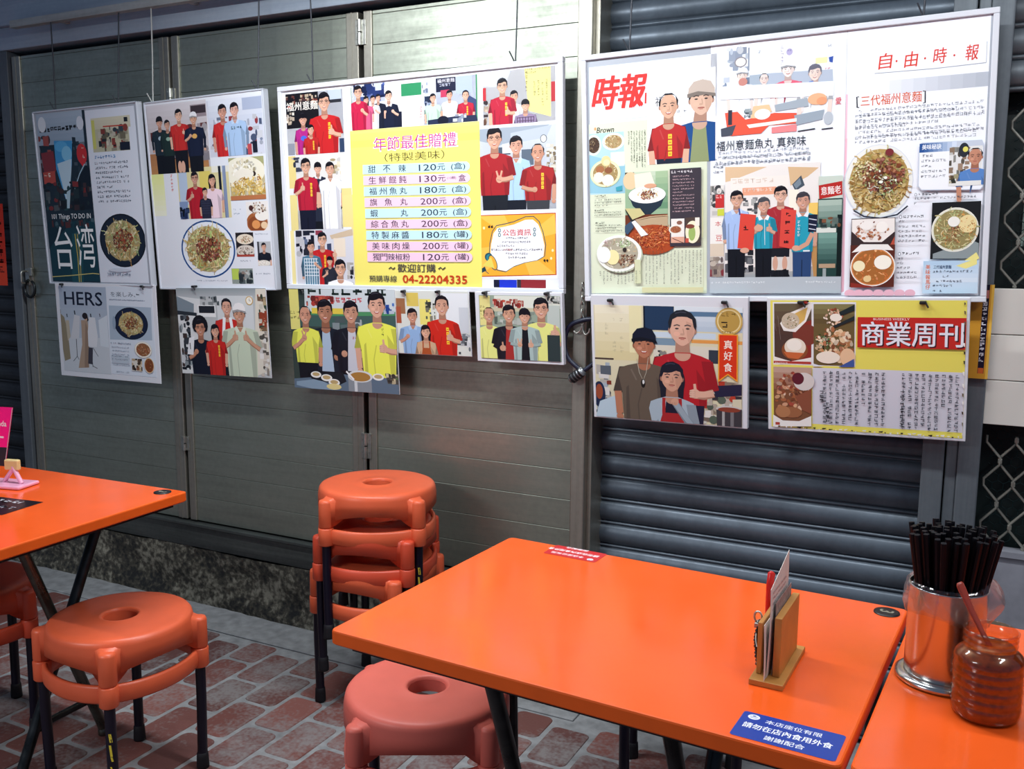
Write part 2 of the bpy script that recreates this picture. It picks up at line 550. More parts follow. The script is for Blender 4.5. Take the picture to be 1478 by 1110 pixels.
# latch and hanging padlock on the left leaf
lt = MB()
lt.tube(fillet_path([(-0.012, -0.004, 0.02), (-0.012, -0.03, 0.02), (-0.012, -0.03, -0.03), (-0.012, -0.004, -0.03)], 0.01), 0.005, 8)
lt.box(-0.02, 0.004, -0.006, 0.0, -0.04, 0.03, 0, 0.001)
lt.box(0.006, 0.028, -0.012, 0.0, 0.0, 0.035, 0, 0.003)
lt.build('door_latch', M['hinge'], D1, (-3.645 - D1.location.x, 0, 1.275 - D1.location.z))
lk = MB()
lk.tube([(0.0 + 0.032 * math.cos(a), -0.012, 0.036 * math.sin(a)) for a in [math.radians(100 + 20 * k) for k in range(17)]], 0.006, 8)
lk.build('latch_ring', M['darktube'], D1, (-3.632 - D1.location.x, 0, 1.222 - D1.location.z))

# post between the doors and the roller shutter
mb = MB(); mb.box(-1.118, -1.072, 2.600, 2.80, 0.0, 3.1, 0, 0.004)
mb.box(-1.072, -1.058, 2.625, 2.80, 0.0, 3.1, 0, 0.001)
struct(mb.build('trim_6', M['post_l'] if 'post_l' in M else M['stile']))

# ------------------------------------------------------------------ roller shutters
def shutter(name, x0, x1, y, z0, z1, mat, phase, pitch=0.0752):
    mb = MB()
    prof = []
    z = phase
    k = 0
    while z + pitch * k < z1:
        b = z + pitch * k
        if b + pitch > z0:
            # one slat from below: groove, narrow rib, groove, then the broad convex face
            prof += [(y + 0.009, b), (y + 0.003, b + 0.002), (y - 0.002, b + 0.006), (y - 0.002, b + 0.009), (y + 0.002, b + 0.0125), (y + 0.008, b + 0.0145)]
            for q in range(11):
                t = q / 10
                prof.append((y + 0.005 - 0.017 * math.sin(math.pi * (0.08 + 0.84 * t)) ** 0.8, b + 0.0155 + 0.0585 * t))
        k += 1
    n = len(prof)
    V = [(x0, a, c) for a, c in prof] + [(x1, a, c) for a, c in prof]
    mb.add(V, [(i, n + i, n + i + 1, i + 1) for i in range(n - 1)], 0, True)
    o = mb.build(name, mat)
    return struct(o)
shutter('door_4', -1.060, -0.132, 2.715, 0.0, 3.0, M['shutter'], 0.0150)
shutter('door_5', -6.0, -3.742, 2.715, 0.0, 2.20, M['lshutter'], 0.03, 0.095 * 0.8)
mb = MB(); mb.box(-3.742, -3.688, 2.640, 2.80, 0.0, 2.196, 0, 0.003); struct(mb.build('trim_7', M['post']))

# right post: two channels with a seam
mb = MB()
mb.box(-0.134, -0.081, 2.630, 2.80, 0.0, 3.1, 0, 0.003)
mb.box(-0.078, -0.050, 2.640, 2.80, 0.0, 3.1, 0, 0.003)
mb.box(-0.050, 0.002, 2.632, 2.80, 0.0, 3.1, 0, 0.004)
struct(mb.build('trim_8', M['post']))

# ------------------------------------------------------------------ right bay: gate with scissor grille, white panel, shutter above
gate = struct(empty('door_6', (0.5, 2.68, 0.0)))
mb = MB()
mb.box(-0.498, 0.9, -0.022, 0.02, 0.0, 0.645, 0, 0.004)
mb.box(-0.498, 0.9, -0.030, -0.022, 0.628, 0.645, 0, 0.001)
mb.build('lower_panel', M['greypanel'], gate)
mb = MB()
for a, b in ((0.973, 1.085), (1.087, 1.200), (1.202, 1.315)):
    mb.box(-0.512, 0.9, -0.040, -0.012, a, b, 0, 0.0015)
mb.build('white_panel', M['panel'], gate)
def scissor(z0, z1):
    mb = MB()
    pw, ph = 0.068, 0.114
    rows = int((z1 - z0) / ph) + 2
    xs = [-0.452 + i * pw for i in range(20)]
    def cl(p): return p[2] > z0 - 0.01 and p[2] < z1 + 0.01
    for i, x in enumerate(xs):
        for sgn in (1, -1):
            path = []
            for k in range(rows * 2 + 1):
                zz = z0 + k * ph / 2
                off = pw * 0.5 * (0.5 + 0.5 * (1 if k % 2 else -1))
                xx = x + sgn * off
                if zz > z1: break
                # short vertical kiss at each joint, then slanted strap
                path += [(xx, 0.0 + 0.004 * sgn, max(z0, zz - 0.009)), (xx, 0.004 * sgn, min(z1, zz + 0.009))]
            mb.tube(path, 0.0036, 6)
    for i, x in enumerate(xs):
        for k in range(rows * 2 + 1):
            zz = z0 + k * ph / 2
            if zz > z1: break
            xx = x + (pw * 0.5 if k % 2 else 0)
            mb.box(xx - 0.005, xx + 0.005, -0.006, 0.006, max(z0, zz - 0.007), min(z1, zz + 0.007), 0, 0.002)
    return mb
scissor(0.645, 0.973).build('scissor_grille', M['grille'], gate)
scissor(1.315, 1.79).build('scissor_grille', M['grille'], gate)
mb = MB()
rr = 0.0150
for r_ in range(60):
    for c in range(22):
        cx = -0.478 + c * rr * 1.732 + (r_ % 2) * rr * 0.866
        cz = 0.66 + r_ * rr * 1.5
        if cz > 1.80: continue
        pts = [(cx + rr * math.sin(math.radians(60 * k)), 0.055, cz + rr * math.cos(math.radians(60 * k))) for k in range(4)]
        mb.tube(pts, 0.0011, 4, caps=False)
mb.build('chicken_wire', M['hexwire'], gate)
mb = MB(); mb.box(-0.5, 0.9, 0.085, 0.10, 0.6, 1.8); mb.build('dark_screen', M['dark_back'], gate)
mb = MB(); mb.box(-0.40, 0.9, 0.066, 0.07, 1.50, 1.78); mb.box(-0.445, -0.432, 0.066, 0.07, 1.42, 1.62)
mb.build('pale_sheet', simple('pale_green_sheet', '8b9c94', 0.6), gate)
shutter('door_7', 0.002, 1.4, 2.69, 1.79, 3.0, M['post'], 1.795, 0.0752)

# ------------------------------------------------------------------ stools
def make_stool(label, seat_mat, loc, rot, scuff=False):
    root = empty('stool', loc, rot)
    tag(root, label, 'stool')
    RL = 0.193
    mb = MB()
    prof = [(0.042, 0.415), (0.042, 0.440), (0.0435, 0.4475), (0.047, 0.4508), (0.052, 0.4505), (0.056, 0.4490), (0.09, 0.450), (0.152, 0.4500), (0.166, 0.4490), (0.1732, 0.4460), (0.1775, 0.4405), (0.1797, 0.432), (0.1815, 0.408), (0.182, 0.38), (0.178, 0.38), (0.176, 0.402), (0.168, 0.425), (0.150, 0.438), (0.09, 0.443), (0.042, 0.443)]
    def zf(j, a, r, z):
        if j in (13, 14):
            s = abs(math.sin(2 * a)) ** 0.7
            return 0.352 + 0.036 * s
        if j in (12, 15):
            s = abs(math.sin(2 * a)) ** 0.7
            return z + 0.012 * s
        return z
    mb.lathe(prof, 96, 0, (0, 0, 0), zfun=zf)
    for k in range(4):
        a = k * math.pi / 2
        R = Matrix.Rotation(a, 4, 'Z')
        sub = MB()
        sub.lathe([(0.0, 0.429), (0.013, 0.429), (0.019, 0.4265), (0.0215, 0.420), (0.0222, 0.349), (0.020, 0.345), (0.012, 0.345)], 16, 0, (RL, 0, 0))
        # web that flares out of the seat rim into the socket
        V = []; F = []
        st = [(0.150, 0.050, 0.443, 0.385), (0.168, 0.040, 0.440, 0.366), (0.180, 0.027, 0.433, 0.352), (RL, 0.0205, 0.4285, 0.347)]
        for (r_, hw, zt, zb) in st:
            V += [(r_, -hw, zb), (r_, -hw, zt - 0.006), (r_, -hw * 0.6, zt), (r_, hw * 0.6, zt), (r_, hw, zt - 0.006), (r_, hw, zb)]
        for i in range(len(st) - 1):
            for q in range(6):
                F.append((i * 6 + q, (i + 1) * 6 + q, (i + 1) * 6 + (q + 1) % 6, i * 6 + (q + 1) % 6))
        sub.add(V, F, 0, True)
        mb.add([R @ Vector(p) for p in sub.v], sub.f, 0, True)
    mb.build('seat', seat_mat, root)
    # lower ring with collars
    mb = MB()
    n = 96
    V = []; F = []
    rect = [(-0.006, 0.0), (-0.004, -0.023), (0.004, -0.023), (0.0075, -0.018), (0.009, 0.0), (0.0075, 0.018), (0.004, 0.023), (-0.004, 0.023)]
    for i in range(n):
        a = 2 * math.pi * i / n
        s = abs(math.sin(2 * a)) ** 1.2
        r0 = 0.186 - 0.014 * s
        for dr, dz in rect:
            V.append(((r0 + dr) * math.cos(a), (r0 + dr) * math.sin(a), 0.318 + dz - 0.002 * s))
    k8 = len(rect)
    for i in range(n):
        for q in range(k8):
            F.append((i * k8 + q, ((i + 1) % n) * k8 + q, ((i + 1) % n) * k8 + (q + 1) % k8, i * k8 + (q + 1) % k8))
    mb.add(V, F, 0, True)
    for k in range(4):
        a = k * math.pi / 2
        mb.lathe([(0.013, 0.344), (0.0215, 0.344), (0.0236, 0.341), (0.0236, 0.294), (0.0212, 0.291), (0.0125, 0.291)], 16, 0, (RL * math.cos(a), RL * math.sin(a), 0))
    mb.build('lower_ring', seat_mat, root)
    for k in range(4):
        a = k * math.pi / 2
        c, s = math.cos(a), math.sin(a)
        mb = MB()
        mb.tube([(RL * c, RL * s, 0.34), (RL * c, RL * s, 0.2), ((RL - 0.003) * c, (RL - 0.003) * s, 0.03)], 0.0132, 14)
        lg = mb.build('leg', M['leg'], root)
        mb = MB()
        mb.lathe([(0.0, 0.0), (0.0165, 0.0), (0.0168, 0.006), (0.0158, 0.03), (0.0150, 0.042), (0.0132, 0.044)], 14, 0, ((RL - 0.003) * c, (RL - 0.003) * s, 0.0))
        mb.build('foot_cap', M['foot'], lg)
        if scuff and k == scuff - 1:
            mb = MB()
            rr_ = random.Random(7)
            near = math.radians(-50) - rot
            for (z, h, w) in ((0.225, 0.022, 0.5), (0.196, 0.03, 0.4), (0.165, 0.012, 0.35), (0.140, 0.01, 0.3), (0.120, 0.016, 0.35)):
                a0 = near + rr_.uniform(-0.15, 0.15)
                V = []
                for t in (0, 0.5, 1):
                    for aa in (a0 - w / 2, a0 + w / 2):
                        V.append((RL * c + 0.01345 * math.cos(aa + 0.2 * t), RL * s + 0.01345 * math.sin(aa + 0.2 * t), z - h * t))
                mb.add(V, [(0, 1, 3, 2), (2, 3, 5, 4)])
            mb.build('paint_scuff', M['paint'], lg, label='yellow worn paint marks')
    return root
R_ = math.radians
make_stool('orange red stool alone on the bricks at left, yellow marks on its front leg', M['stool'], (-1.966, 1.627, 0.003), R_(40), scuff=4)
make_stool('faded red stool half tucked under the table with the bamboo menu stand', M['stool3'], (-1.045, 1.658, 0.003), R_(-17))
SX, SY = -1.655, 2.345
make_stool('bottom stool of the stack by the metal wall, standing on the brick floor', M['stool'], (SX, SY, 0.003), R_(-41))
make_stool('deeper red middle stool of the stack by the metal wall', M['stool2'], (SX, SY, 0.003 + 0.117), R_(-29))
make_stool('top orange red stool of the stack by the metal wall, its round seat uncovered', M['stool'], (SX, SY, 0.003 + 0.234), R_(-17), scuff=1)
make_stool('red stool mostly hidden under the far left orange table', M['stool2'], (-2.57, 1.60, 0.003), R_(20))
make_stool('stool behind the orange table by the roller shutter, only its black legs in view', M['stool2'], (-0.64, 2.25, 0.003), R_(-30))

# ------------------------------------------------------------------ folding tables
def table(label, cx, cy, rz, w, d, legs_x):
    root = empty('folding_table', (cx, cy, 0), rz)
    tag(root, label, 'table')
    H = 0.74
    mb = MB()
    # top with rounded corners and soft upper edge
    def ring(inset, z):
        r = max(0.012 - inset * 0.3, 0.004)
        out = []
        for (sx, sy, a0) in ((1, 1, 0), (-1, 1, 90), (-1, -1, 180), (1, -1, 270)):
            for k in range(5):
                a = math.radians(a0 + 90 * k / 4)
                out.append((sx * (w / 2 - inset - r) + r * math.cos(a), sy * (d / 2 - inset - r) + r * math.sin(a), z))
        return out
    rings = [ring(0.003, H - 0.027), ring(0.0, H - 0.024), ring(0.0, H - 0.0035), ring(0.001, H - 0.001), ring(0.0035, H)]
    n = len(rings[0])
    V = [p for r in rings for p in r]
    for j in range(4):
        mb.add(V, [(j * n + i, j * n + (i + 1) % n, (j + 1) * n + (i + 1) % n, (j + 1) * n + i) for i in range(n)], 1 if j < 4 else 0)
    mb.add(rings[-1], [tuple(range(n))], 0)
    mb.add(rings[0], [tuple(range(n))[::-1]], 1)
    mb.build('tabletop', [M['table'], M['table_edge']], root)
    mb = MB()
    mb.box(-w / 2 + 0.03, w / 2 - 0.03, -d / 2 + 0.025, d / 2 - 0.025, H - 0.042, H - 0.0271)
    mb.build('underframe', M['table_under'], root)
    for lx, tubes in legs_x:
        for q, (ya, yb, mm) in enumerate(tubes):
            dx = 0.030 * q
            mb = MB()
            mb.tube([(lx + dx, ya, H - 0.043), (lx + dx, ya + (yb - ya) * 0.94, 0.060), (lx + dx, yb, 0.016)], 0.0145, 12)
            mb.lathe([(0.0, 0.0), (0.017, 0.0), (0.0175, 0.012), (0.016, 0.03), (0.0, 0.03)], 14, 0, (lx + dx, yb, 0.0))
            mb.build('leg', M[mm], root)
        if len(tubes) > 1:
            (a0, b0, _), (a1, b1, _) = tubes[:2]
            t = (a1 - a0) / ((b0 - a0) - (b1 - a1))
            yc, zc = a0 + (b0 - a0) * t, (H - 0.043) * (1 - t)
            mb = MB(); mb.tube([(lx - 0.02, yc, zc), (lx + 0.05, yc, zc)], 0.006, 8)
            mb.build('pivot_bolt', M['hinge'], root)
            ym0, ym1 = b0 + (a0 - b0) * 0.19, b1 + (a1 - b1) * 0.19
            mb = MB(); mb.tube([(lx + 0.015, ym0, 0.135), (lx + 0.015, ym1, 0.135)], 0.010, 10)
            mb.build('stretcher', M['darktube'], root)
    return root
T1 = table('orange folding table in front of the roller shutter, wooden menu stand on it', -0.545, 1.548, R_(-3.1), 0.862, 0.632, [(-0.14, [(-0.25, 0.01, 'darktube')]), (-0.40, [(0.26, 0.285, 'darktube')]), (0.145, [(-0.19, 0.11, 'darktube'), (0.05, -0.25, 'darktube')]), (0.39, [(0.24, 0.28, 'darktube')])])
T2 = table('orange folding table at the right frame edge carrying the steel chopstick holder', 0.335, 1.506, R_(-3.1), 0.880, 0.632, [(-0.36, [(-0.02, 0.22, 'tube'), (0.25, -0.06, 'darktube')]), (0.36, [(-0.02, 0.22, 'tube'), (0.25, -0.06, 'darktube')])])
T3 = table('orange folding table at the far left of the photo with a pink sign on it', -2.36, 1.50, R_(2.0), 0.900, 0.632, [(0.165, [(-0.01, 0.242, 'tube'), (0.262, -0.06, 'darktube')]), (-0.33, [(-0.01, 0.242, 'tube'), (0.262, -0.06, 'darktube')])])

# ------------------------------------------------------------------ printed pictures: flat coloured shapes on a sheet
def hx(c):
    c = c.lstrip('#')
    if len(c) == 3: c = c[0] * 2 + c[1] * 2 + c[2] * 2
    return tuple(int(c[i:i + 2], 16) / 255 for i in (0, 2, 4))

def mixc(a, b, t):
    return tuple(x * (1 - t) + y * t for x, y in zip(a, b))

def clip_poly(P, w, h):
    for axis, lim, sign in ((0, 0.0, 1), (0, w, -1), (1, 0.0, 1), (1, h, -1)):
        out = []
        n = len(P)
        for i in range(n):
            a, b = P[i], P[(i + 1) % n]
            da, db = sign * (a[axis] - lim), sign * (b[axis] - lim)
            if da >= 0: out.append(a)
            if (da >= 0) != (db >= 0):
                t = da / (da - db)
                out.append((a[0] + (b[0] - a[0]) * t, a[1] + (b[1] - a[1]) * t))
        P = out
        if len(P) < 3: return []
    # drop repeated points
    Q = []
    for p in P:
        if not Q or abs(p[0] - Q[-1][0]) + abs(p[1] - Q[-1][1]) > 1e-6: Q.append(p)
    if len(Q) > 1 and abs(Q[0][0] - Q[-1][0]) + abs(Q[0][1] - Q[-1][1]) < 1e-6: Q.pop()
    return Q if len(Q) >= 3 else []

TEXT_CACHE = {}
def text_shape(s, bold):
    key = (s, bold)
    if key in TEXT_CACHE: return TEXT_CACHE[key]
    c = bpy.data.curves.new('lettering', 'FONT')
    c.body = s
    c.size = 1.0
    c.offset = bold
    c.resolution_u = 2
    o = bpy.data.objects.new('lettering', c)
    COL.objects.link(o)
    bpy.context.view_layer.update()
    me = bpy.data.meshes.new_from_object(o.evaluated_get(bpy.context.evaluated_depsgraph_get()))
    V = [(v.co.x, v.co.y) for v in me.vertices]
    F = [tuple(p.vertices) for p in me.polygons]
    bpy.data.objects.remove(o)
    bpy.data.curves.remove(c)
    bpy.data.meshes.remove(me)
    x0 = min(v[0] for v in V); x1 = max(v[0] for v in V)
    y0 = min(v[1] for v in V); y1 = max(v[1] for v in V)
    r = (V, F, x0, x1, y0, y1)
    TEXT_CACHE[key] = r
    return r

DZ = 0.000007
class Art:
    """collects shapes in millimetres, y down, clipped to a w x h sheet"""
    def __init__(self, w, h):
        self.w, self.h, self.k = w, h, 0
        self.mb = MB()
    def _put(self, P, F, c):
        self.k += 1
        z = self.k * DZ
        self.mb.add([(x / 1000, -y / 1000, z) for x, y in P], F, 0, False, c)
    def poly(self, P, c):
        P = clip_poly([tuple(p) for p in P], self.w, self.h)
        if not P: return
        a = sum(P[i][0] * P[(i + 1) % len(P)][1] - P[(i + 1) % len(P)][0] * P[i][1] for i in range(len(P)))
        if abs(a) < 1e-4: return
        if a > 0: P = P[::-1]
        self._put(P, [tuple(range(len(P)))], c)
    def rect(self, x, y, w, h, c):
        self.poly([(x, y), (x + w, y), (x + w, y + h), (x, y + h)], c)
    def ell(self, cx, cy, rx, ry, c, rot=0.0, n=20, a0=0.0, a1=360.0):
        cr, sr = math.cos(rot), math.sin(rot)
        P = []
        full = a1 - a0 >= 360
        for i in range(n if full else n + 1):
            a = math.radians(a0 + (a1 - a0) * i / n)
            x, y = rx * math.cos(a), ry * math.sin(a)
            P.append((cx + x * cr - y * sr, cy + x * sr + y * cr))
        self.poly(P, c)
    def line(self, P, w, c):
        n = len(P)
        if n < 2: return
        L = []; R = []
        for i in range(n):
            a = P[max(i - 1, 0)]; b = P[min(i + 1, n - 1)]
            dx, dy = b[0] - a[0], b[1] - a[1]
            d = math.hypot(dx, dy) or 1e-6
            nx, ny = -dy / d * w / 2, dx / d * w / 2
            L.append((P[i][0] + nx, P[i][1] + ny)); R.append((P[i][0] - nx, P[i][1] - ny))
        self.poly(L + R[::-1], c)
    def text(self, s, cx, cy, height, c, width=None, bold=0.0, skew=0.0, rot=0.0):
        """centred on (cx, cy), scaled to the given glyph height and optional width"""
        V, F, x0, x1, y0, y1 = text_shape(s, 0.0)
        sy = height / (y1 - y0)
        sx = width / (x1 - x0) if width else sy
        cr, sr = math.cos(rot), math.sin(rot)
        P = []
        for x, y in V:
            px = (x - (x0 + x1) / 2) * sx + skew * (y - (y0 + y1) / 2) * sy
            py = -(y - (y0 + y1) / 2) * sy
            P.append((cx + px * cr - py * sr, cy + px * sr + py * cr))
        # heavier weights: the lettering is laid down again with small shifts
        d = bold * sy * 0.5
        shifts = [(0, 0)] if bold < 0.004 else [(-d, -d * .6), (d, -d * .6), (-d, d * .6), (d, d * .6)]
        for ax, ay in shifts:
            self._put([(px + ax, py + ay) for px, py in P], F, c)
    def glyph_block(self, x, y, w, h, size, gap, c, vertical=False, seed=1, fill=0.93, thick=0.13):
        """small print too fine to read: rows or columns of stroke clusters"""
        rnd = random.Random(seed)
        step = size + gap
        quads = []
        na = max(1, int((w if not vertical else h) / (size * 1.06) + 0.2))
        nb = max(1, int((h if not vertical else w) / step))
        t = size * thick
        for b in range(nb):
            cut = na if rnd.random() < 0.72 else int(na * rnd.uniform(0.35, 0.95))
            for a in range(cut):
                if rnd.random() > fill: continue
                if vertical: gx, gy = x + w - size - b * step, y + a * size * 1.06
                else: gx, gy = x + a * size * 1.06, y + b * step
                s = size * 0.82
                for q in range(rnd.randint(2, 4)):
                    yy = gy + s * rnd.choice((0.05, 0.3, 0.55, 0.8))
                    xa = gx + s * rnd.choice((0, 0, 0.2, 0.45))
                    quads.append((xa, yy, gx + s * rnd.choice((0.6, 1, 1)), yy + t))
                for q in range(rnd.randint(1, 2)):
                    xx = gx + s * rnd.choice((0.05, 0.28, 0.5, 0.8))
                    quads.append((xx, gy + s * rnd.choice((0, 0.15, 0.4)), xx + t, gy + s * rnd.choice((0.75, 0.95))))
        P = []; F = []
        for x0, y0, x1, y1 in quads:
            x0, x1 = max(0, min(x0, x1)), min(self.w, max(x0, x1)); y0, y1 = max(0, y0), min(self.h, y1)
            if x1 - x0 < 0.01 or y1 - y0 < 0.01: continue
            k = len(P)
            P += [(x0, y0), (x0, y1), (x1, y1), (x1, y0)]
            F.append((k, k + 1, k + 2, k + 3))
        if F: self._put(P, F, c)
    def gradient(self, x, y, w, h, c0, c1, n=10, horiz=False):
        for i in range(n):
            c = mixc(c0, c1, (i + 0.5) / n)
            if horiz: self.rect(x + w * i / n, y, w / n + 0.02, h, c)
            else: self.rect(x, y + h * i / n, w, h / n + 0.02, c)
    def clutter(self, x, y, w, h, cols, n, smin, smax, seed):
        rnd = random.Random(seed)
        for i in range(n):
            a, b = rnd.uniform(smin, smax), rnd.uniform(smin, smax)
            cx, cy = x + rnd.uniform(0, w), y + rnd.uniform(0, h)
            c = mixc(rnd.choice(cols), (0, 0, 0), rnd.uniform(0, 0.2))
            xa, xb, ya, yb = max(x, cx - a / 2), min(x + w, cx + a / 2), max(y, cy - b / 2), min(y + h, cy + b / 2)
            if rnd.random() < 0.35: self.ell((xa + xb) / 2, (ya + yb) / 2, (xb - xa) / 2, (yb - ya) / 2, c, n=9)
            elif xb > xa and yb > ya: self.poly([(xa, ya), (xb, ya + rnd.uniform(-.1, .1) * b), (xb, yb), (xa, yb + rnd.uniform(-.1, .1) * b)], c)
    def food(self, cx, cy, rx, ry, cols, n, seed, size=1.0, strand=True):
        """heap of noodles and toppings inside an ellipse"""
        rnd = random.Random(seed)
        for i in range(n):
            a, r = rnd.uniform(0, 6.283), math.sqrt(rnd.random())
            x, y = cx + rx * r * math.cos(a) * 0.93, cy + ry * r * math.sin(a) * 0.93
            c = mixc(rnd.choice(cols), (0, 0, 0) if rnd.random() < 0.5 else (1, 1, 1), rnd.uniform(0, 0.22))
            L = rx * 0.16 * size * rnd.uniform(0.7, 1.4)
            d = rnd.uniform(0, 6.283)
            if strand and rnd.random() < 0.7:
                P = []
                for k in range(5):
                    P.append((x, y)); x += L * 0.4 * math.cos(d); y += L * 0.4 * math.sin(d); d += rnd.uniform(-0.7, 0.7)
                self.line(P, rx * 0.035 * size, c)
            else:
                self.ell(x, y, L * 0.42, L * 0.28, c, rnd.uniform(0, 3.1), 8)
    def bowl(self, cx, cy, rx, ry, rim, inner, cols, n, seed, rimw=0.08, fx=0.8, top=None, size=1.0):
        self.ell(cx, cy, rx, ry, rim, n=36)
        self.ell(cx, cy, rx * (1 - rimw), ry * (1 - rimw), inner, n=36)
        self.ell(cx, cy, rx * fx, ry * fx, mixc(cols[0], (0, 0, 0), 0.25), n=24)
        self.food(cx, cy, rx * fx * 1.03, ry * fx * 1.03, cols, n, seed, size)
        if top: self.food(cx + rx * 0.05, cy - ry * 0.02, rx * fx * 0.62, ry * fx * 0.58, top, int(n * 0.7), seed + 5, size * 1.1, strand=False)
    def hand(self, x, y, u, kind, skin, flip=1):
        dk = mixc(skin, (0.25, 0.08, 0.04), 0.35)
        if kind == 'thumb':
            self.ell(x, y, u * 0.17, u * 0.15, skin, n=12)
            for k in range(4):
                self.ell(x - flip * 0.07 * u, y - 0.085 * u + k * 0.06 * u, u * 0.10, u * 0.036, mixc(skin, (1, 1, 1), 0.08), n=8)
                self.line([(x - flip * 0.15 * u, y - 0.057 * u + k * 0.06 * u), (x + flip * 0.02 * u, y - 0.053 * u + k * 0.06 * u)], u * 0.014, dk)
            self.poly([(x - 0.03 * u, y - 0.08 * u), (x - 0.045 * u, y - 0.30 * u), (x + 0.03 * u, y - 0.31 * u), (x + 0.07 * u, y - 0.05 * u)], skin)
        elif kind == 'v':
            self.ell(x, y, u * 0.15, u * 0.15, skin, n=12)
            self.line([(x - 0.02 * u, y), (x - 0.13 * u, y - 0.33 * u)], u * 0.08, skin)
            self.line([(x + 0.02 * u, y), (x + 0.12 * u, y - 0.33 * u)], u * 0.08, skin)
            self.line([(x - 0.1 * u, y + 0.02 * u), (x + 0.08 * u, y + 0.05 * u)], u * 0.02, dk)
        else:
            self.ell(x, y, u * 0.14, u * 0.13, skin, n=12)
            for k in range(3):
                self.line([(x - 0.08 * u + 0.06 * k * u, y + 0.02 * u), (x - 0.09 * u + 0.06 * k * u, y + 0.12 * u)], u * 0.012, dk)
    def person(self, x, y, h, shirt, bottom, o):
        """head centre (x, y), head height h; o holds the options"""
        skin = hx(o.get('skin', 'dfae90'))
        sh2 = mixc(skin, (0.25, 0.08, 0.03), 0.28)
        hair = hx(o.get('hair', '15131a'))
        shirt = hx(shirt)
        shd = mixc(shirt, (0.02, 0.02, 0.05), 0.30)
        shl = mixc(shirt, (1, 1, 1), 0.10)
        sw = o.get('sw', 1.12) * h
        tilt = o.get('tilt', 0.0)
        style = o.get('st', 'short')
        ys = y + 0.74 * h
        yb = bottom
        tx = x + o.get('dx', 0.0) * h
        pants = o.get('pants')
        waist = o.get('waist')
        yw = y + waist * h if waist else yb
        if style == 'long':
            self.ell(x, y + 0.12 * h, 0.48 * h, 0.66 * h, hair)
            self.poly([(x - 0.46 * h, y), (x + 0.46 * h, y), (x + 0.40 * h, y + 0.95 * h), (x - 0.40 * h, y + 0.95 * h)], hair)
        if style == 'curly':
            for k in range(14):
                a = math.radians(150 + k * 18)
                self.ell(x + 0.43 * h * math.cos(a), y - 0.16 * h + 0.42 * h * math.sin(a), 0.22 * h, 0.22 * h, hair, n=10)
        if pants and yw < yb:
            pc = hx(pants)
            self.poly([(tx - 0.72 * sw, yw - 0.05 * h), (tx + 0.72 * sw, yw - 0.05 * h), (tx + 0.66 * sw, yb), (tx - 0.66 * sw, yb)], pc)
            self.line([(tx, yw + 0.5 * h), (tx, yb)], 0.05 * h, mixc(pc, (0, 0, 0), 0.5))
        # arms hanging at the sides
        al = o.get('arms', 'dd')
        for sgn, kind in ((-1, al[0]), (1, al[1])):
            if kind in 'dj':
                sx_ = tx + sgn * sw * 0.93
                ax = tx + sgn * sw * 1.10
                long_ = kind == 'j'
                self.poly([(sx_ - sgn * 0.22 * h, ys + 0.1 * h), (sx_ + sgn * 0.02 * h, ys + 0.12 * h), (ax + sgn * 0.10 * h, ys + 1.05 * h), (ax - sgn * 0.28 * h, ys + 1.1 * h)], shd)
                e = (ax - sgn * 0.08 * h, ys + 1.05 * h)
                w_ = (ax - sgn * 0.14 * h, ys + 1.9 * h)
                self.line([e, w_], 0.27 * h, shd if long_ else skin)
                self.hand(w_[0], w_[1] + 0.12 * h, h, 'o', skin)
        self.poly([(x - 0.19 * h, y + 0.2 * h), (x + 0.19 * h, y + 0.2 * h), (tx + 0.24 * h, ys + 0.12 * h), (tx - 0.24 * h, ys + 0.12 * h)], sh2)
        # torso with rounded shoulders
        T = [(tx - 0.24 * h, ys - 0.04 * h), (tx - 0.62 * sw, ys + 0.05 * h), (tx - 0.92 * sw, ys + 0.16 * h), (tx - 1.0 * sw, ys + 0.42 * h), (tx - 0.86 * sw, ys + 1.0 * h), (tx - 0.78 * sw, yw),
             (tx + 0.78 * sw, yw), (tx + 0.86 * sw, ys + 1.0 * h), (tx + 1.0 * sw, ys + 0.42 * h), (tx + 0.92 * sw, ys + 0.16 * h), (tx + 0.62 * sw, ys + 0.05 * h), (tx + 0.24 * h, ys - 0.04 * h)]
        self.poly(T, shirt)
        self.poly([(tx + 0.45 * sw, ys + 0.45 * h), (tx + 0.80 * sw, ys + 0.9 * h), (tx + 0.76 * sw, yw), (tx + 0.55 * sw, yw)], mixc(shirt, shd, 0.55))
        self.poly([(tx - 0.70 * sw, ys + 0.9 * h), (tx - 0.60 * sw, ys + 0.8 * h), (tx - 0.55 * sw, yw), (tx - 0.72 * sw, yw)], mixc(shirt, shd, 0.6))
        self.line([(tx - 0.1 * sw, ys + 0.9 * h), (tx - 0.25 * sw, ys + 1.5 * h), (tx - 0.2 * sw, yw)], 0.05 * h, mixc(shirt, shd, 0.5))
        self.line([(tx - 0.5 * sw, ys + 0.2 * h), (tx - 0.3 * sw, ys + 0.6 * h)], 0.06 * h, shl)
        if o.get('inner'):
            ic = hx(o['inner'])
            self.poly([(tx - 0.2 * h, ys), (tx + 0.2 * h, ys), (tx + 0.34 * h, yw), (tx - 0.34 * h, yw)], ic)
        self.ell(tx, ys + 0.02 * h, 0.25 * h, 0.20 * h, mixc(skin, sh2, 0.4), n=14, a0=-10, a1=190)
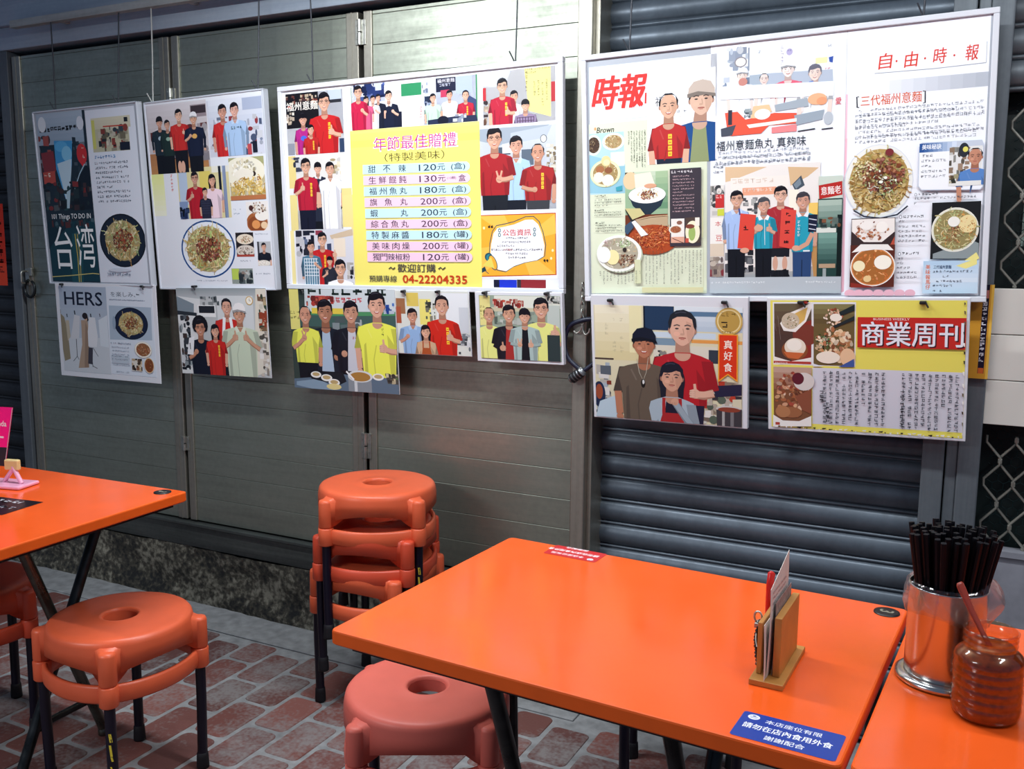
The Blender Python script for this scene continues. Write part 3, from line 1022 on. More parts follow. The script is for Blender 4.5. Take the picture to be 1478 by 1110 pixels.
        if o.get('collar'):
            cc = hx(o['collar'])
            self.poly([(tx - 0.26 * h, ys - 0.1 * h), (tx - 0.05 * h, ys + 0.2 * h), (tx - 0.3 * h, ys + 0.28 * h), (tx - 0.40 * h, ys + 0.0 * h)], cc)
            self.poly([(tx + 0.26 * h, ys - 0.1 * h), (tx + 0.05 * h, ys + 0.2 * h), (tx + 0.3 * h, ys + 0.28 * h), (tx + 0.40 * h, ys + 0.0 * h)], cc)
        if o.get('apron'):
            ac = hx(o['apron'])
            self.poly([(tx - 0.40 * sw, ys + 0.55 * h), (tx + 0.40 * sw, ys + 0.55 * h), (tx + 0.62 * sw, yb), (tx - 0.62 * sw, yb)], ac)
            self.line([(tx - 0.36 * sw, ys + 0.6 * h), (tx - 0.30 * h, ys)], 0.12 * h, ac)
            self.line([(tx + 0.36 * sw, ys + 0.6 * h), (tx + 0.30 * h, ys)], 0.12 * h, ac)
        if o.get('towel'):
            for sgn in (-1, 1):
                self.line([(tx + sgn * 0.25 * h, ys - 0.1 * h), (tx + sgn * 0.42 * h, ys + 1.1 * h)], 0.24 * h, hx('eef0f2'))
        if o.get('strip'):
            gx = tx + o['strip'] * h
            for k in range(4):
                self.rect(gx - 0.085 * h, ys + 0.40 * h + k * 0.24 * h, 0.17 * h, 0.19 * h, hx('f0c83c'))
                self.line([(gx - 0.05 * h, ys + 0.50 * h + k * 0.24 * h), (gx + 0.05 * h, ys + 0.50 * h + k * 0.24 * h)], 0.03 * h, shirt)
        if o.get('chest'):
            self.ell(tx, ys + 0.8 * h, 0.33 * h, 0.22 * h, hx(o['chest']), n=12)
        if o.get('plaid'):
            pc = hx(o['plaid'])
            for k in range(-3, 4):
                self.line([(tx + k * 0.26 * sw, ys + 0.25 * h), (tx + k * 0.25 * sw, yw)], 0.07 * h, pc)
            for k in range(1, 7):
                self.line([(tx - 0.8 * sw, ys + k * 0.3 * h), (tx + 0.8 * sw, ys + k * 0.3 * h)], 0.06 * h, pc)
        # raised arms in front of the body
        for sgn, kind in ((-1, al[0]), (1, al[1])):
            if kind in 'tvhTVH':
                long_ = kind.isupper()
                sx_ = tx + sgn * sw * 0.86
                el = (tx + sgn * sw * 1.02, ys + 1.15 * h)
                self.poly([(sx_ - sgn * 0.22 * h, ys + 0.2 * h), (sx_ + sgn * 0.12 * h, ys + 0.2 * h), (el[0] + sgn * 0.16 * h, el[1] - 0.1 * h), (el[0] - sgn * 0.20 * h, el[1])], mixc(shirt, shd, 0.6))
                hpos = (tx + sgn * sw * o.get('hand', 0.42), ys + o.get('handy', 0.75) * h)
                self.line([el, ((el[0] + hpos[0]) / 2, (el[1] + hpos[1]) / 2 + 0.06 * h), hpos], 0.25 * h, shd if long_ else sh2)
                self.line([el, ((el[0] + hpos[0]) / 2, (el[1] + hpos[1]) / 2 + 0.02 * h), hpos], 0.19 * h, mixc(shirt, shd, 0.3) if long_ else skin)
                self.hand(hpos[0], hpos[1] - 0.02 * h, h * o.get('hs', 1.25), {'t': 'thumb', 'v': 'v', 'h': 'o'}[kind.lower()], skin, sgn)
        # head
        ca, sa = math.cos(tilt), math.sin(tilt)
        def at(px, py): return (x + (px * ca - py * sa) * h, y + (px * sa + py * ca) * h)
        for sgn in (-1, 1):
            p = at(sgn * 0.375, 0.04); self.ell(p[0], p[1], 0.06 * h, 0.10 * h, sh2, n=8)
        F = []
        for k in range(28):
            a = 2 * math.pi * k / 28
            px, py = 0.375 * math.cos(a), 0.5 * math.sin(a)
            if py > 0.1: px *= 1 - 0.30 * ((py - 0.1) / 0.4) ** 2
            F.append(at(px, py))
        self.poly(F, skin)
        self.poly([at(0.12, -0.25), at(0.365, -0.15), at(0.34, 0.18), at(0.20, 0.44), at(0.14, 0.2)], mixc(skin, sh2, 0.35))
        self.ell(*at(-0.17, 0.14), 0.10 * h, 0.07 * h, mixc(skin, (1, 0.75, 0.65), 0.3), n=10)
        if style != 'bald':
            top = -0.56
            fr = -0.24 if style in ('short', 'curly') else -0.20
            H = [at(-0.40, 0.02), at(-0.43, -0.20), at(-0.36, -0.43), at(-0.18, top), at(0.05, top - 0.03), at(0.27, -0.50), at(0.41, -0.32), at(0.43, -0.10), at(0.40, 0.03),
                 at(0.345, -0.08), at(0.31, fr - 0.02), at(0.16, fr - 0.06), at(0.0, fr), at(-0.16, fr + 0.03 if style != 'back' else fr - 0.1), at(-0.30, fr + 0.02), at(-0.35, -0.06)]
            if style == 'back': H[10:15] = [at(0.30, -0.30), at(0.15, -0.37), at(0.0, -0.38), at(-0.15, -0.37), at(-0.30, -0.29)]
            if style == 'bang': H[10:15] = [at(0.32, -0.08), at(0.16, -0.11), at(0.0, -0.08), at(-0.16, -0.12), at(-0.32, -0.06)]
            self.poly(H, hair)
            self.line([at(-0.22, -0.47), at(-0.05, -0.52), at(0.12, -0.50)], 0.035 * h, mixc(hair, (0.6, 0.6, 0.7), 0.25))
        else:
            self.poly([at(-0.39, -0.02), at(-0.42, -0.22), at(-0.30, -0.43), at(-0.34, -0.2), at(-0.36, -0.02)], hair)
            self.poly([at(0.39, -0.02), at(0.42, -0.22), at(0.30, -0.43), at(0.34, -0.2), at(0.36, -0.02)], hair)
            self.poly([at(-0.33, -0.39), at(-0.15, -0.53), at(0.15, -0.53), at(0.33, -0.39), at(0.18, -0.46), at(-0.18, -0.46)], hair)
        if o.get('cap'):
            cc = hx(o['cap'])
            self.poly([at(-0.45, -0.12), at(-0.42, -0.38), at(-0.25, -0.58), at(0.05, -0.64), at(0.32, -0.56), at(0.45, -0.34), at(0.46, -0.10), at(0.2, -0.17), at(-0.2, -0.18)], cc)
            self.poly([at(-0.47, -0.20), at(-0.1, -0.27), at(0.46, -0.17), at(0.52, -0.05), at(0.1, -0.14), at(-0.46, -0.08)], mixc(cc, (0, 0, 0), 0.35))
        if o.get('band'):
            self.poly([at(-0.40, -0.26), at(0.40, -0.26), at(0.42, -0.40), at(-0.40, -0.42)], hx(o['band']))
        ink = mixc(hair, sh2, 0.15)
        for sgn in (-1, 1):
            self.line([at(sgn * 0.07, -0.105), at(sgn * 0.16, -0.135), at(sgn * 0.26, -0.10)], 0.035 * h, mixc(hair, skin, 0.25))
            self.ell(*at(sgn * 0.165, -0.02), 0.062 * h, 0.024 * h, ink, tilt, n=8)
            if o.get('gl'):
                self.line([at(sgn * 0.04, -0.065), at(sgn * 0.30, -0.065)], 0.028 * h, hx('1c1a20'))
                self.line([at(sgn * 0.06, 0.065), at(sgn * 0.27, 0.065)], 0.014 * h, hx('3a3438'))
                self.line([at(sgn * 0.285, -0.06), at(sgn * 0.275, 0.06)], 0.014 * h, hx('3a3438'))
                self.line([at(sgn * 0.30, -0.055), at(sgn * 0.39, -0.03)], 0.02 * h, hx('1c1a20'))
        self.line([at(0.02, -0.02), at(0.05, 0.13), at(-0.01, 0.155)], 0.026 * h, mixc(skin, sh2, 0.75))
        self.ell(*at(0.0, 0.15), 0.07 * h, 0.035 * h, mixc(skin, sh2, 0.45), n=8)
        if o.get('smile', 1):
            self.poly([at(-0.14, 0.235), at(0.0, 0.25), at(0.14, 0.235), at(0.09, 0.31), at(0.0, 0.335), at(-0.09, 0.31)], hx('a4443e'))
            self.poly([at(-0.11, 0.243), at(0.0, 0.256), at(0.11, 0.243), at(0.06, 0.285), at(-0.06, 0.285)], hx('f4ece6'))
        else:
            self.line([at(-0.11, 0.265), at(0.0, 0.255), at(0.11, 0.265)], 0.032 * h, hx('9c4a44'))
            self.line([at(-0.06, 0.30), at(0.06, 0.30)], 0.03 * h, hx('bf756a'))
    def run(self, ops):
        for q in ops:
            k = q[0]
            if k == 'r': self.rect(q[2], q[3], q[4], q[5], hx(q[1]))
            elif k == 'p': self.poly([(q[2][i], q[2][i + 1]) for i in range(0, len(q[2]), 2)], hx(q[1]))
            elif k == 'e': self.ell(q[2], q[3], q[4], q[5], hx(q[1]), q[6] if len(q) > 6 else 0.0, 28)
            elif k == 'l': self.line([(q[3][i], q[3][i + 1]) for i in range(0, len(q[3]), 2)], q[2], hx(q[1]))
            elif k == 't': self.text(q[2], q[3], q[4], q[5], hx(q[1]), **q[6])
            elif k == 'G': self.glyph_block(q[2], q[3], q[4], q[5], q[6], q[7], hx(q[1]), **q[8])
            elif k == 'g': self.gradient(q[1], q[2], q[3], q[4], hx(q[5]), hx(q[6]), q[7], bool(q[8]))
            elif k == 'C': self.clutter(q[1], q[2], q[3], q[4], [hx(c) for c in q[5].split()], q[6], q[7], q[8], q[9])
            elif k == 'F': self.food(q[1], q[2], q[3], q[4], [hx(c) for c in q[5].split()], q[6], q[7], q[8], q[8] <= 1.15)
            elif k == 'B': self.bowl(q[1], q[2], q[3], q[4], hx(q[5]), hx(q[6]), [hx(c) for c in q[7].split()], q[8], q[9], q[10], q[11], [hx(c) for c in q[12].split()] if q[12] else None, q[13])
            elif k == 'P': self.person(q[1], q[2], q[3], q[4], q[5], q[6])

def make_print(name, parent, x, y, w, h, bg, ops, mat, thick=0.4, label=None, z=0.0):
    """a printed sheet: thin paper body with the picture on its face; (x, y) is its top left corner in the parent's sheet plane (mm)"""
    A = Art(w, h)
    c = hx(bg)
    A.mb.add([(0, 0, 0), (w / 1000, 0, 0), (w / 1000, -h / 1000, 0), (0, -h / 1000, 0)], [(0, 3, 2, 1)], 0, False, c)
    t = -thick / 1000
    q = [(0, 0), (w / 1000, 0), (w / 1000, -h / 1000), (0, -h / 1000)]
    A.mb.add([(a, b, 0) for a, b in q] + [(a, b, t) for a, b in q], [(0, 1, 5, 4), (1, 2, 6, 5), (2, 3, 7, 6), (3, 0, 4, 7), (4, 5, 6, 7)], 0, False, c)
    A.run(ops)
    return A

def board_matrix(X, Y, Z, lean, yaw, roll):
    u = Vector((math.cos(yaw) * math.cos(roll), math.sin(yaw) * math.cos(roll), math.sin(roll)))
    n = Vector((math.sin(yaw), -math.cos(yaw), 0))
    up = Vector((0, 0, 1)) * math.cos(lean) + n * math.sin(lean)
    up = (up - u * up.dot(u)).normalized()
    n = u.cross(up)          # out of the face, towards the room
    m = Matrix((( u.x, -n.x, up.x, X), (u.y, -n.y, up.y, Y), (u.z, -n.z, up.z, Z), (0, 0, 0, 1)))
    return m

def build_board(spec):
    W, H = spec['W'], spec['H']
    root = empty(spec['name'])
    root.matrix_world = board_matrix(*spec['pose'])
    tag(root, spec['label'], spec['cat'], spec.get('group'))
    w, h = W / 1000, H / 1000
    style = spec['style']
    T = {'framed': 0.020, 'acrylic': 0.026, 'white': 0.018, 'flat': 0.004, 'enamel': 0.010}[style]
    mb = MB()
    if style == 'framed':
        fw = spec.get('fw', 0.018)
        mb.box(-w / 2 + 0.004, w / 2 - 0.004, -T * 0.6, 0, 0.004, h - 0.004)
        mb.build('backing_board', M['board_side'], root)
        mb = MB()
        for (x0, x1, z0, z1) in ((-w / 2, w / 2, h - fw, h), (-w / 2, w / 2, 0, fw), (-w / 2, -w / 2 + fw, fw, h - fw), (w / 2 - fw, w / 2, fw, h - fw)):
            mb.box(x0, x1, -T, -0.001, z0, z1, 0, 0.002)
        mb.build('frame', M['frame'], root)
        face = -T * 0.6
    elif style == 'acrylic':
        mb.box(-w / 2 + 0.006, w / 2 - 0.006, -T + 0.004, 0, 0.003, h - 0.003)
        mb.build('backing_board', M['board_side'], root)
        mb = MB()
        for (x0, x1, z0, z1) in ((-w / 2, w / 2, h - 0.006, h), (-w / 2, -w / 2 + 0.007, 0, h), (w / 2 - 0.007, w / 2, 0, h), (-w / 2, w / 2, 0, 0.005)):
            mb.box(x0, x1, -T, 0, z0, z1, 0, 0.0015)
        mb.build('acrylic_edge', M['clear'], root)
        face = -T + 0.004
    else:
        mb.box(-w / 2, w / 2, -T, 0, 0, h, 0, min(0.0015, T * 0.3))
        mb.build('backing_board', M['frame'], root)
        face = -T
    for i, p in enumerate(spec['parts']):
        name, lab, x, y, pw, ph, lift, bg, mat, ops = p
        A = make_print(name, root, x, y, pw, ph, bg, ops, mat)
        A.mb.build(name, M[mat], root, (-w / 2 + x / 1000, face - 0.0006 - lift / 1000, h - y / 1000), (math.pi / 2, 0, 0), lab)
    for (x, ztop, yoff, *wm) in spec.get('wires', []):
        # wire from the board's top edge up to the rail; kept vertical in the room
        mw = root.matrix_world
        p0 = mw @ Vector((x, -T * 0.5, h - 0.004))
        p1 = Vector((p0.x + 0.004, yoff, ztop))
        inv = mw.inverted()
        mb = MB()
        mb.tube([inv @ p0, inv @ (p0 * 0.5 + p1 * 0.5 + Vector((0.002, 0, 0))), inv @ p1], 0.0026, 6)
        mb.tube([Vector((x - 0.002, -T * 0.5 - 0.004, h + 0.001)), Vector((x - 0.014, -T * 0.5 - 0.012, h + 0.030))], 0.0022, 6)
        mb.build('hanging_wire', M[wm[0] if wm else 'wire'], root)
    for (x, z) in spec.get('hooks', []):
        mb = MB()
        mb.box(x - 0.009, x + 0.007, -T - 0.010, 0.004, z - 0.004, z + 0.004, 0, 0.002)
        mb.tube([(x + 0.006, -T - 0.009, z), (x + 0.012, -T - 0.012, z - 0.012)], 0.0025, 6)
        mb.build('hook', M['hook'], root)
    return root

# ------------------------------------------------------------------ boards and posters on the wall (sizes in mm on each sheet)
BOARDS = [
dict(name='magazine_board',W=602.3,H=677.2,pose=(-3.1325,2.6,1.2516,0.0438,-0.0298,0.0056),label='far left acrylic board pairing a dark street magazine cover with a black noodle bowl page',cat='notice board',style='acrylic',wires=[(-0.17,2.262,2.56),(0.19,2.262,2.57)],parts=[
('magazine_cover',None,21.1,11.8,287.8,655.5,0.0,'1b2c38','print',[
 ('g',-6.3,-1.7,279.6,121.3,'aebccb','8fa3b5',6,0),
 ('C',-14.9,82,86.5,168.9,'7c3a40 5a3438 8a8f98 3c4650 a3504a 66707c',26,12.9,38.6,3),
 ('C',202.2,95.9,73.1,162.4,'2b3c48 20303c 4a5864 7a8490',20,12.2,36.5,4),
 ('p','3f93c9',[93.3,104.7,201.7,109.4,187.4,196.9,140.6,360.9,127.2,321.5,91.4,212.1]),
 ('e','57a8d8',132.6,128.2,38.3,20.4),
 ('e','7fbfe0',162.9,156.8,30.3,29),
 ('p','b9d3e2',[99.7,192.8,188.7,177.5,180.2,225.7,142.1,360.9,129.5,321.5]),
 ('p','7d2f36',[7.4,148.5,83.7,142.7,90.7,217,41.9,264.7,15.4,228.8]),
 ('p','b04a40',[8.2,223.5,82.6,219.2,81.1,266,9.4,268.6]),
 ('G','f0e0d0',15.8,226.4,62.1,34.6,19.22,2.56,{'seed':2,'fill':1,'thick':0.16}),
 ('e','c03034',251,161.4,29.4,38.1),
 ('p','c03034',[223.8,179.3,278.9,182,252.5,211.9]),
 ('G','f4d8cc',238.2,131.9,30.7,68.8,15.74,4.84,{'seed':2,'vertical':True}),
 ('p','101c28',[173.3,293.5,268.2,205.4,308.3,231,302.4,373.4,154.4,370.9]),
 ('l','9fb9c8',4.95,[178,313,226.6,237.3,261.6,200.3]),
 ('C',-17.8,262.7,305.8,110.4,'16242c 22343a 3c2c30 274a50 5a6468 101820 7d2f30',60,9.4,34.4,5),
 ('p','a9c4d2',[141.5,302.3,165.8,293.2,149,366,133.8,365.7]),
 ('r','123a46',3.3,416.6,291,235.5),
 ('p','0e2a36',[3.3,416.6,155.1,418,32.5,497.7,-14.7,537]),
 ('p','1a4c56',[148.1,465.4,208.7,452.9,191,655.4,120,657.7]),
 ('C',4.7,406.9,282.2,33.9,'2a444c 18303a 45606a 5b3030',26,8.1,32.4,6),
 ('l','b7a552',5.65,[165.9,465.5,169.7,560.2,164.6,656.3]),
 ('l','b7a552',4.02,[179.6,465.5,183.4,560,175.4,655.9]),
 ('t','eef2f4','101 Things TO DO IN',152.8,399.6,25.3,{'bold':0.01,'width':233.0}),
 ('t','f4f6f6','台',90.3,519.8,167.9,{'width':108.9}),
 ('t','f4f6f6','湾',224.2,512.4,169.1,{'width':104.0}),
 ('l','c9bb74',3.4,[-19.4,638,124.1,629.6,251.8,619.9,296.6,623]),
 ('G','14151c',14,51.4,249.4,34,21.21,2.5,{'seed':3,'fill':1,'thick':0.17}),
 ('e','dfe4ea',31.7,40.1,23.8,29.6),
 ('e','d4dae4',258,46.7,20.5,26.1)]),
('magazine_page',None,311.5,15.3,272.6,649.7,0.0,'dfe5f0','print',[
 ('r','b9b79c',29.1,34.4,205.5,122.1),
 ('g',29.5,31.1,216.8,41.6,'d6d0b8','c9c4ae',4,0),
 ('r','c9c86a',30.7,38.3,17.4,105.4),
 ('C',63.7,59.7,167.2,94.3,'6f6a58 2c3238 8a4038 d8d2c0 3a4650 a4a08c 1c2028',48,8.6,31.6,8),
 ('l','b8493c',4.66,[95.1,64.3,209.4,65.5]),
 ('r','1a2030',180.5,125.8,54.3,29.3),
 ('r','20242c',213.4,37.3,19.4,16.1),
 ('G','3f86bd',33.6,168.9,128,18.3,13.99,1.17,{'seed':4,'fill':1}),
 ('G','3a4458',30.3,192.5,191.3,174,10.99,6.94,{'seed':5,'fill':0.9}),
 ('B',147.1,489.3,128.7,101.3,'0e1420','1a2434','e3cf94 d8bf7c efe2b8 cfae66 b98a4a c9d08c 7fa05a',240,11,0.05,0.76,'7a3f26 93502f 5e2f20 a4633c 6a3a30 b2452c',0.9),
 ('G','596a86',46.3,612.4,168.3,25.4,12.79,6.02,{'seed':6}),
 ('e','cfd6e2',120.7,601.4,63.1,7.3)]),
]),
dict(name='magazine_poster',W=559.3,H=378.1,pose=(-3.0988,2.578,0.8789,0.0117,0.0084,0.0052),label='white laminated magazine sheet with dress forms,hanging below the far left board',cat='poster',style='flat',hooks=[(-0.235,0.372),(0.215,0.372)],parts=[
('magazine_page',None,21.8,13.2,269.6,343.9,0.0,'a7b4c5','print',[
 ('g',-1.8,2.4,271.2,339.2,'a3b0c2','b9c2cc',8,0),
 ('p','c3c9d0',[-13,210.9,278.2,198.8,269.2,343.6,-4,357.4]),
 ('p','8a8069',[-5.5,106.4,20.7,125,36.5,182.8,41.6,293.2,6.8,304.6,-6.4,210.6]),
 ('l','20242c',4.77,[-0.2,109.5,-0.6,94.5]),
 ('p','b5ab97',[26.9,137.7,47.5,137,50.5,201.8,32.7,222]),
 ('l','20242c',4.76,[39.4,124.3,36.9,111.4]),
 ('p','c9cbd0',[81.3,113,112.3,118.4,100.1,206.2,49.4,212.2,67.9,155.6]),
 ('l','20242c',6.31,[85.1,112.9,82.9,96.8]),
 ('l','2a2c34',3.16,[83,210.8,81.4,284.8]),
 ('l','2a2c34',2.38,[81.7,281.6,57.4,302.2]),
 ('l','2a2c34',2.38,[81.7,281.6,90.7,294.1]),
 ('p','a8917d',[118.1,134.3,155,133,160.5,190.8,146,323.9,84.6,328.9,115.2,231.4]),
 ('p','8f7968',[142.4,139.9,158.1,178,144.1,324,120.1,325.2]),
 ('e','c9a48c',146.9,121.7,12,12.9),
 ('e','221c20',141.9,116.7,15.7,12.9),
 ('p','221c20',[155.1,113.6,162.4,132.7,152.6,139.5]),
 ('p','d6d8dd',[165.5,119.7,199.1,121.7,207.7,195.3,198,239.5,150.5,237.7,152.6,178.2]),
 ('l','20242c',6.26,[176.4,120.6,175,106.5]),
 ('l','2a2c34',3.14,[164.8,242.2,168.5,319.6]),
 ('p','3c3a44',[151.1,241.5,175.7,243,167.5,309.9,142,307.9]),
 ('l','2a2c34',2.36,[168.8,316.3,193.6,324.8]),
 ('l','2a2c34',2.35,[175.9,241.7,202.8,276]),
 ('p','ced6de',[217.4,130.6,268.4,109.5,267.3,237.7,220.5,233.3]),
 ('l','20242c',3.89,[227.8,117.4,226.3,104.7]),
 ('t','121a2e','HERS',137.5,47.9,53,{'bold':0.022,'width':215.8})]),
('magazine_page',None,294.1,10.0,245.7,344.3,0.0,'d3dbe6','print',[
 ('t','39414f','を楽しみ、',89.3,29.3,19.1,{'width':134.5}),
 ('G','39414f',161.5,18.2,51.5,17.4,19.73,3.04,{'seed':2,'fill':1,'thick':0.16}),
 ('l','8f9cae',2.32,[12.7,51.5,205.4,51.6]),
 ('G','6f7b8e',13,48.3,184.7,9.8,6.89,3.06,{'seed':3}),
 ('p','a6b6c6',[8.8,73.9,235.7,75.7,233.2,201.9,3.5,208.4]),
 ('B',123.7,141.1,91.2,62.4,'101726','16203a','e3cf94 d8bf7c efe2b8 cfae66 b98a4a c9d08c',150,21,0.05,0.72,'7a3f26 93502f 5e2f20 a4633c 6a3a30 8c3a26',1),
 ('e','8fa2b6',34.2,140.1,9,25.6),
 ('G','707c90',6.2,217.9,114.5,4.7,7.71,3.08,{'seed':9}),
 ('G','8b96a8',12,233.7,99.4,91.3,6.95,6.95,{'seed':10}),
 ('r','b9c4d0',8.7,269.1,96,30.7),
 ('G','59657a',8.7,269.1,96,30.7,7.73,4.64,{'seed':12}),
 ('B',183,240.2,46.2,31.8,'d9d3c6','efe9dc','b5774a c98a52 8a4f34 d8b088 b3452f',60,22,0.06,0.8,None,1),
 ('r','d8d2c8',117.5,276.8,56.1,48.2),
 ('C',117.5,276.8,56.1,48.2,'2a2420 8a5a3c 5a4636 c9b394',22,6.1,18.4,23),
 ('B',211.2,299.7,26.6,30.6,'e4ded2','c9a070','a4572f 7a3f26 d8a060 3f5a34',40,24,0.06,0.85,None,1),
 ('G','8b96a8',30.1,330.3,71.5,4.1,6.18,3.09,{'seed':14})]),
]),
dict(name='collage_board',W=576.1,H=682.0,pose=(-2.518,2.6,1.2489,0.0399,-0.0146,0.0195),label='acrylic collage board with a large blue rimmed noodle bowl,second from the left',cat='notice board',style='acrylic',wires=[(-0.25,2.255,2.57,'whitewire'),(0.255,2.262,2.57)],parts=[
('collage_sheet',None,6.5,5.0,564.4,671.5,0.0,'e3e7ef','print',[
 ('g',-0.1,253.9,62.9,151.2,'e6ec9a','eef0dc',8,0),
 ('G','e0695f',84,258,25.9,63.5,12.03,2.41,{'seed':4,'vertical':True,'fill':1}),
 ('G','6f86a4',393.7,375.8,39.6,53.6,6.71,7.82,{'seed':5,'fill':0.6}),
 ('G','8893a6',187.4,641.5,158.2,15.9,6.24,4.16,{'seed':7}),
 ('G','6b7890',401,571,58.9,17.1,5.97,3.32,{'seed':8,'fill':0.8}),
 ('G','6b7890',475.9,616.3,69.7,5.2,6.51,3.26,{'seed':9}),
 ('G','6b7890',485.9,478.6,61.4,12.1,5.17,2.58,{'seed':10}),
 ('B',255,529.9,132.9,103.6,'1c4a88','e6ebf2','e3cf94 d8bf7c efe2b8 cfae66 b98a4a c9d08c a8bf6a',340,31,0.055,0.8,'7a3f26 93502f 5e2f20 a4633c 6a3a30 8c4a3c b4573c',0.85)]),
('photo_print',None,8.1,13.9,299.7,244.8,0.0,'cbc5cb','print',[
 ('g',4.1,-12.8,305.3,112.6,'d8d3d8','c0b8ba',6,0),
 ('r','8f8288',221.5,13.7,76.1,42.3),
 ('r','3a3036',224.5,17.3,71.1,26.6),
 ('g',1.6,172,290.5,85.1,'a4714c','b98450',4,0),
 ('C',13.2,77.7,284.2,131.5,'b9b3b8 8f8a92 d8d4d8 6a3436 a9a0a4',36,11.8,35.3,31),
 ('P',63.4,62.6,36.3,'1d2b36',264.5,{'skin':'c99a84','chest':'9fb4c0','cap':'1a1c24','arms':'jj','hand':0.4,'waist':3.2,'pants':'11141c'}),
 ('P',102,73.5,32.2,'1e302f',266.4,{'skin':'cfa08a','chest':'8fae9c','arms':'jj','waist':3.4,'pants':'12151c'}),
 ('P',162.9,45,40.5,'c02f2c',269.1,{'skin':'e0b49c','waist':3,'pants':'15161e','arms':'dt','hs':1.0}),
 ('e','d5a791',150.9,225.4,9.7,22.5),
 ('e','d5a791',167.5,226.2,9.7,22.5),
 ('P',234.5,61.4,39.1,'1a2138',272.5,{'skin':'d0a288','cap':'e6e6ea','chest':'d8a860','waist':3.3,'pants':'14161e','arms':'hj','sw':1.2})]),
('photo_print',None,310.3,20.2,253.4,193.7,0.0,'d3d6e4','print',[
 ('g',6.5,-20.6,251.7,119.2,'e4e7f0','c3c9da',6,0),
 ('C',4.3,59.9,244.1,139.1,'b9bfd0 e8eaf2 9a3a40 7f8aa4 d8dce8 4a5672',44,8.2,33,32),
 ('r','aab4cc',165.4,3.4,89.1,40),
 ('P',71.8,42.8,46.6,'c32c2c',196.8,{'skin':'c99480','gl':0,'strip':0.3,'sw':1,'arms':'dh'}),
 ('P',128,40.9,46.2,'a8c4e6',200.1,{'skin':'d8a898','sw':1.12,'arms':'jj','collar':'bcd2ec'}),
 ('G','2b4a58',108.3,94.1,52,20.2,12.05,2.19,{'seed':5,'fill':1,'thick':0.2}),
 ('r','b84a50',178,157.4,18,38.4),
 ('r','1c2030',200.7,149.7,21,38.4)]),
('photo_print',None,138.9,244.5,251.2,180.6,0.3,'d9cf9c','print',[
 ('r','b5c6dc',5.8,8.9,41.9,120.3),
 ('r','7f93b8',-3.4,117.6,45.2,63.5),
 ('r','e8e6da',170.9,-30.7,83.1,52.3),
 ('r','171c2a',202.3,-14.5,12.1,101.2),
 ('r','8090b0',225.6,-18,11.6,199.2),
 ('g',225.6,-18,-4.8,198.7,'a9b6cc','5f6f92',6,0),
 ('r','dccb6a',108.8,14.2,53.9,60.7),
 ('P',85.7,37.4,41.8,'b01f2e',189.1,{'skin':'c99a84','gl':1,'arms':'td','sw':1.05}),
 ('P',169.6,48.6,39.4,'ecd3de',191.2,{'skin':'d6a48c','st':'long','sw':1.15}),
 ('P',131.7,88.2,29.1,'1d1d2c',190.4,{'skin':'d8aa90','plaid':'3c3f58','sw':0.95}),
 ('C',-2.2,137.5,50.9,43.7,'20305a 3a4c7a 101828',14,8.9,23.8,33)]),
('photo_print',None,392.6,221.2,162.4,145.1,0.0,'c3b68c','print',[
 ('r','a8a878',-0.2,-12,172.7,38.1),
 ('e','efead6',70.5,48.5,94.6,51.4),
 ('F',65.1,38.8,63.2,32.7,'f2ecda e0d6b8 d2c6a0 f8f4e6',60,34,1.6),
 ('e','3a2c28',113.6,57.7,10,8.4),
 ('e','8c4030',133.7,75.1,11.1,7.4),
 ('e','f0eada',69.5,57.9,44.2,18.7),
 ('F',84.1,100.9,88.1,32.8,'e6c46a d8b054 f0dc9c c99a44 f4ead0',150,35,1.1),
 ('p','b8734a',[-2.2,130.6,162.3,129.8,161.1,155.4,-4.5,152])]),
('photo_print',None,459.1,373.3,101.2,100.6,0.0,'eeeae6','print',[
 ('e','a45f34',46.2,72.2,48.8,35.3),
 ('e','8a4a28',45.7,76.9,41.3,27.3),
 ('e','e0975a',41.1,79.2,18.8,15.1),
 ('e','eccba4',78.2,82.3,14.9,12.2),
 ('e','f0ece4',70.3,49.3,31,17.8),
 ('F',54.2,23,43.6,21.1,'d8c8b0 f0e8dc b89a80 6a4a40 e6dcc8',60,36,1.3),
 ('e','4a2a26',22.9,22,10.1,9.4)]),
('photo_print',None,399.5,478.8,83.2,84.8,0.0,'2a2426','print',[
 ('e','e8dcc8',43.8,23.7,39.3,18),
 ('F',43.7,24.8,28.7,12.4,'b98a60 8a5a3c d8c09a 6a7a4a',34,37,1.4),
 ('e','d8cfc4',44.2,64.4,43.8,20.4),
 ('F',44.2,64.4,33.3,14.7,'4a3a38 7a5a4c 2c2426 a48a74',40,38,1.2),
 ('r','a8453a',0.9,77.2,81,7.8)]),
('photo_print',None,497.3,512.0,62.2,83.8,0.0,'b9bcc0','print',[
 ('r','3a3c44',1.2,-0.4,8.1,53.3),
 ('P',30.4,18.4,25.6,'181c28',69.8,{'skin':'d8a890'}),
 ('e','e6e0d6',25.6,75.4,29.5,11.2),
 ('F',25.7,74.3,25.1,7.8,'efe8dc cfc4b4 f6f2ea',24,39,1.5)]),
('photo_print',None,368.0,605.1,100.6,54.9,0.0,'8f9a94','print',[
 ('r','b9d05a',1.7,0.7,34.6,38.8),
 ('C',32.1,5.2,67.2,49.6,'2c3438 5a666a a8b2b0 d8dcd8 3f4c50 9a8a80',36,6.7,26.6,40)]),
]),
dict(name='photo_poster',W=431.7,H=321.2,pose=(-2.4851,2.578,0.9353,0.0292,0.0025,0.0237),label='photo poster of four people in a kitchen,one with a towel,below the collage board',cat='poster',style='flat',hooks=[(-0.12,0.326)],parts=[
('photo_print',None,0.8,0.4,430.5,319.7,0.0,'b7bcbe','print',[
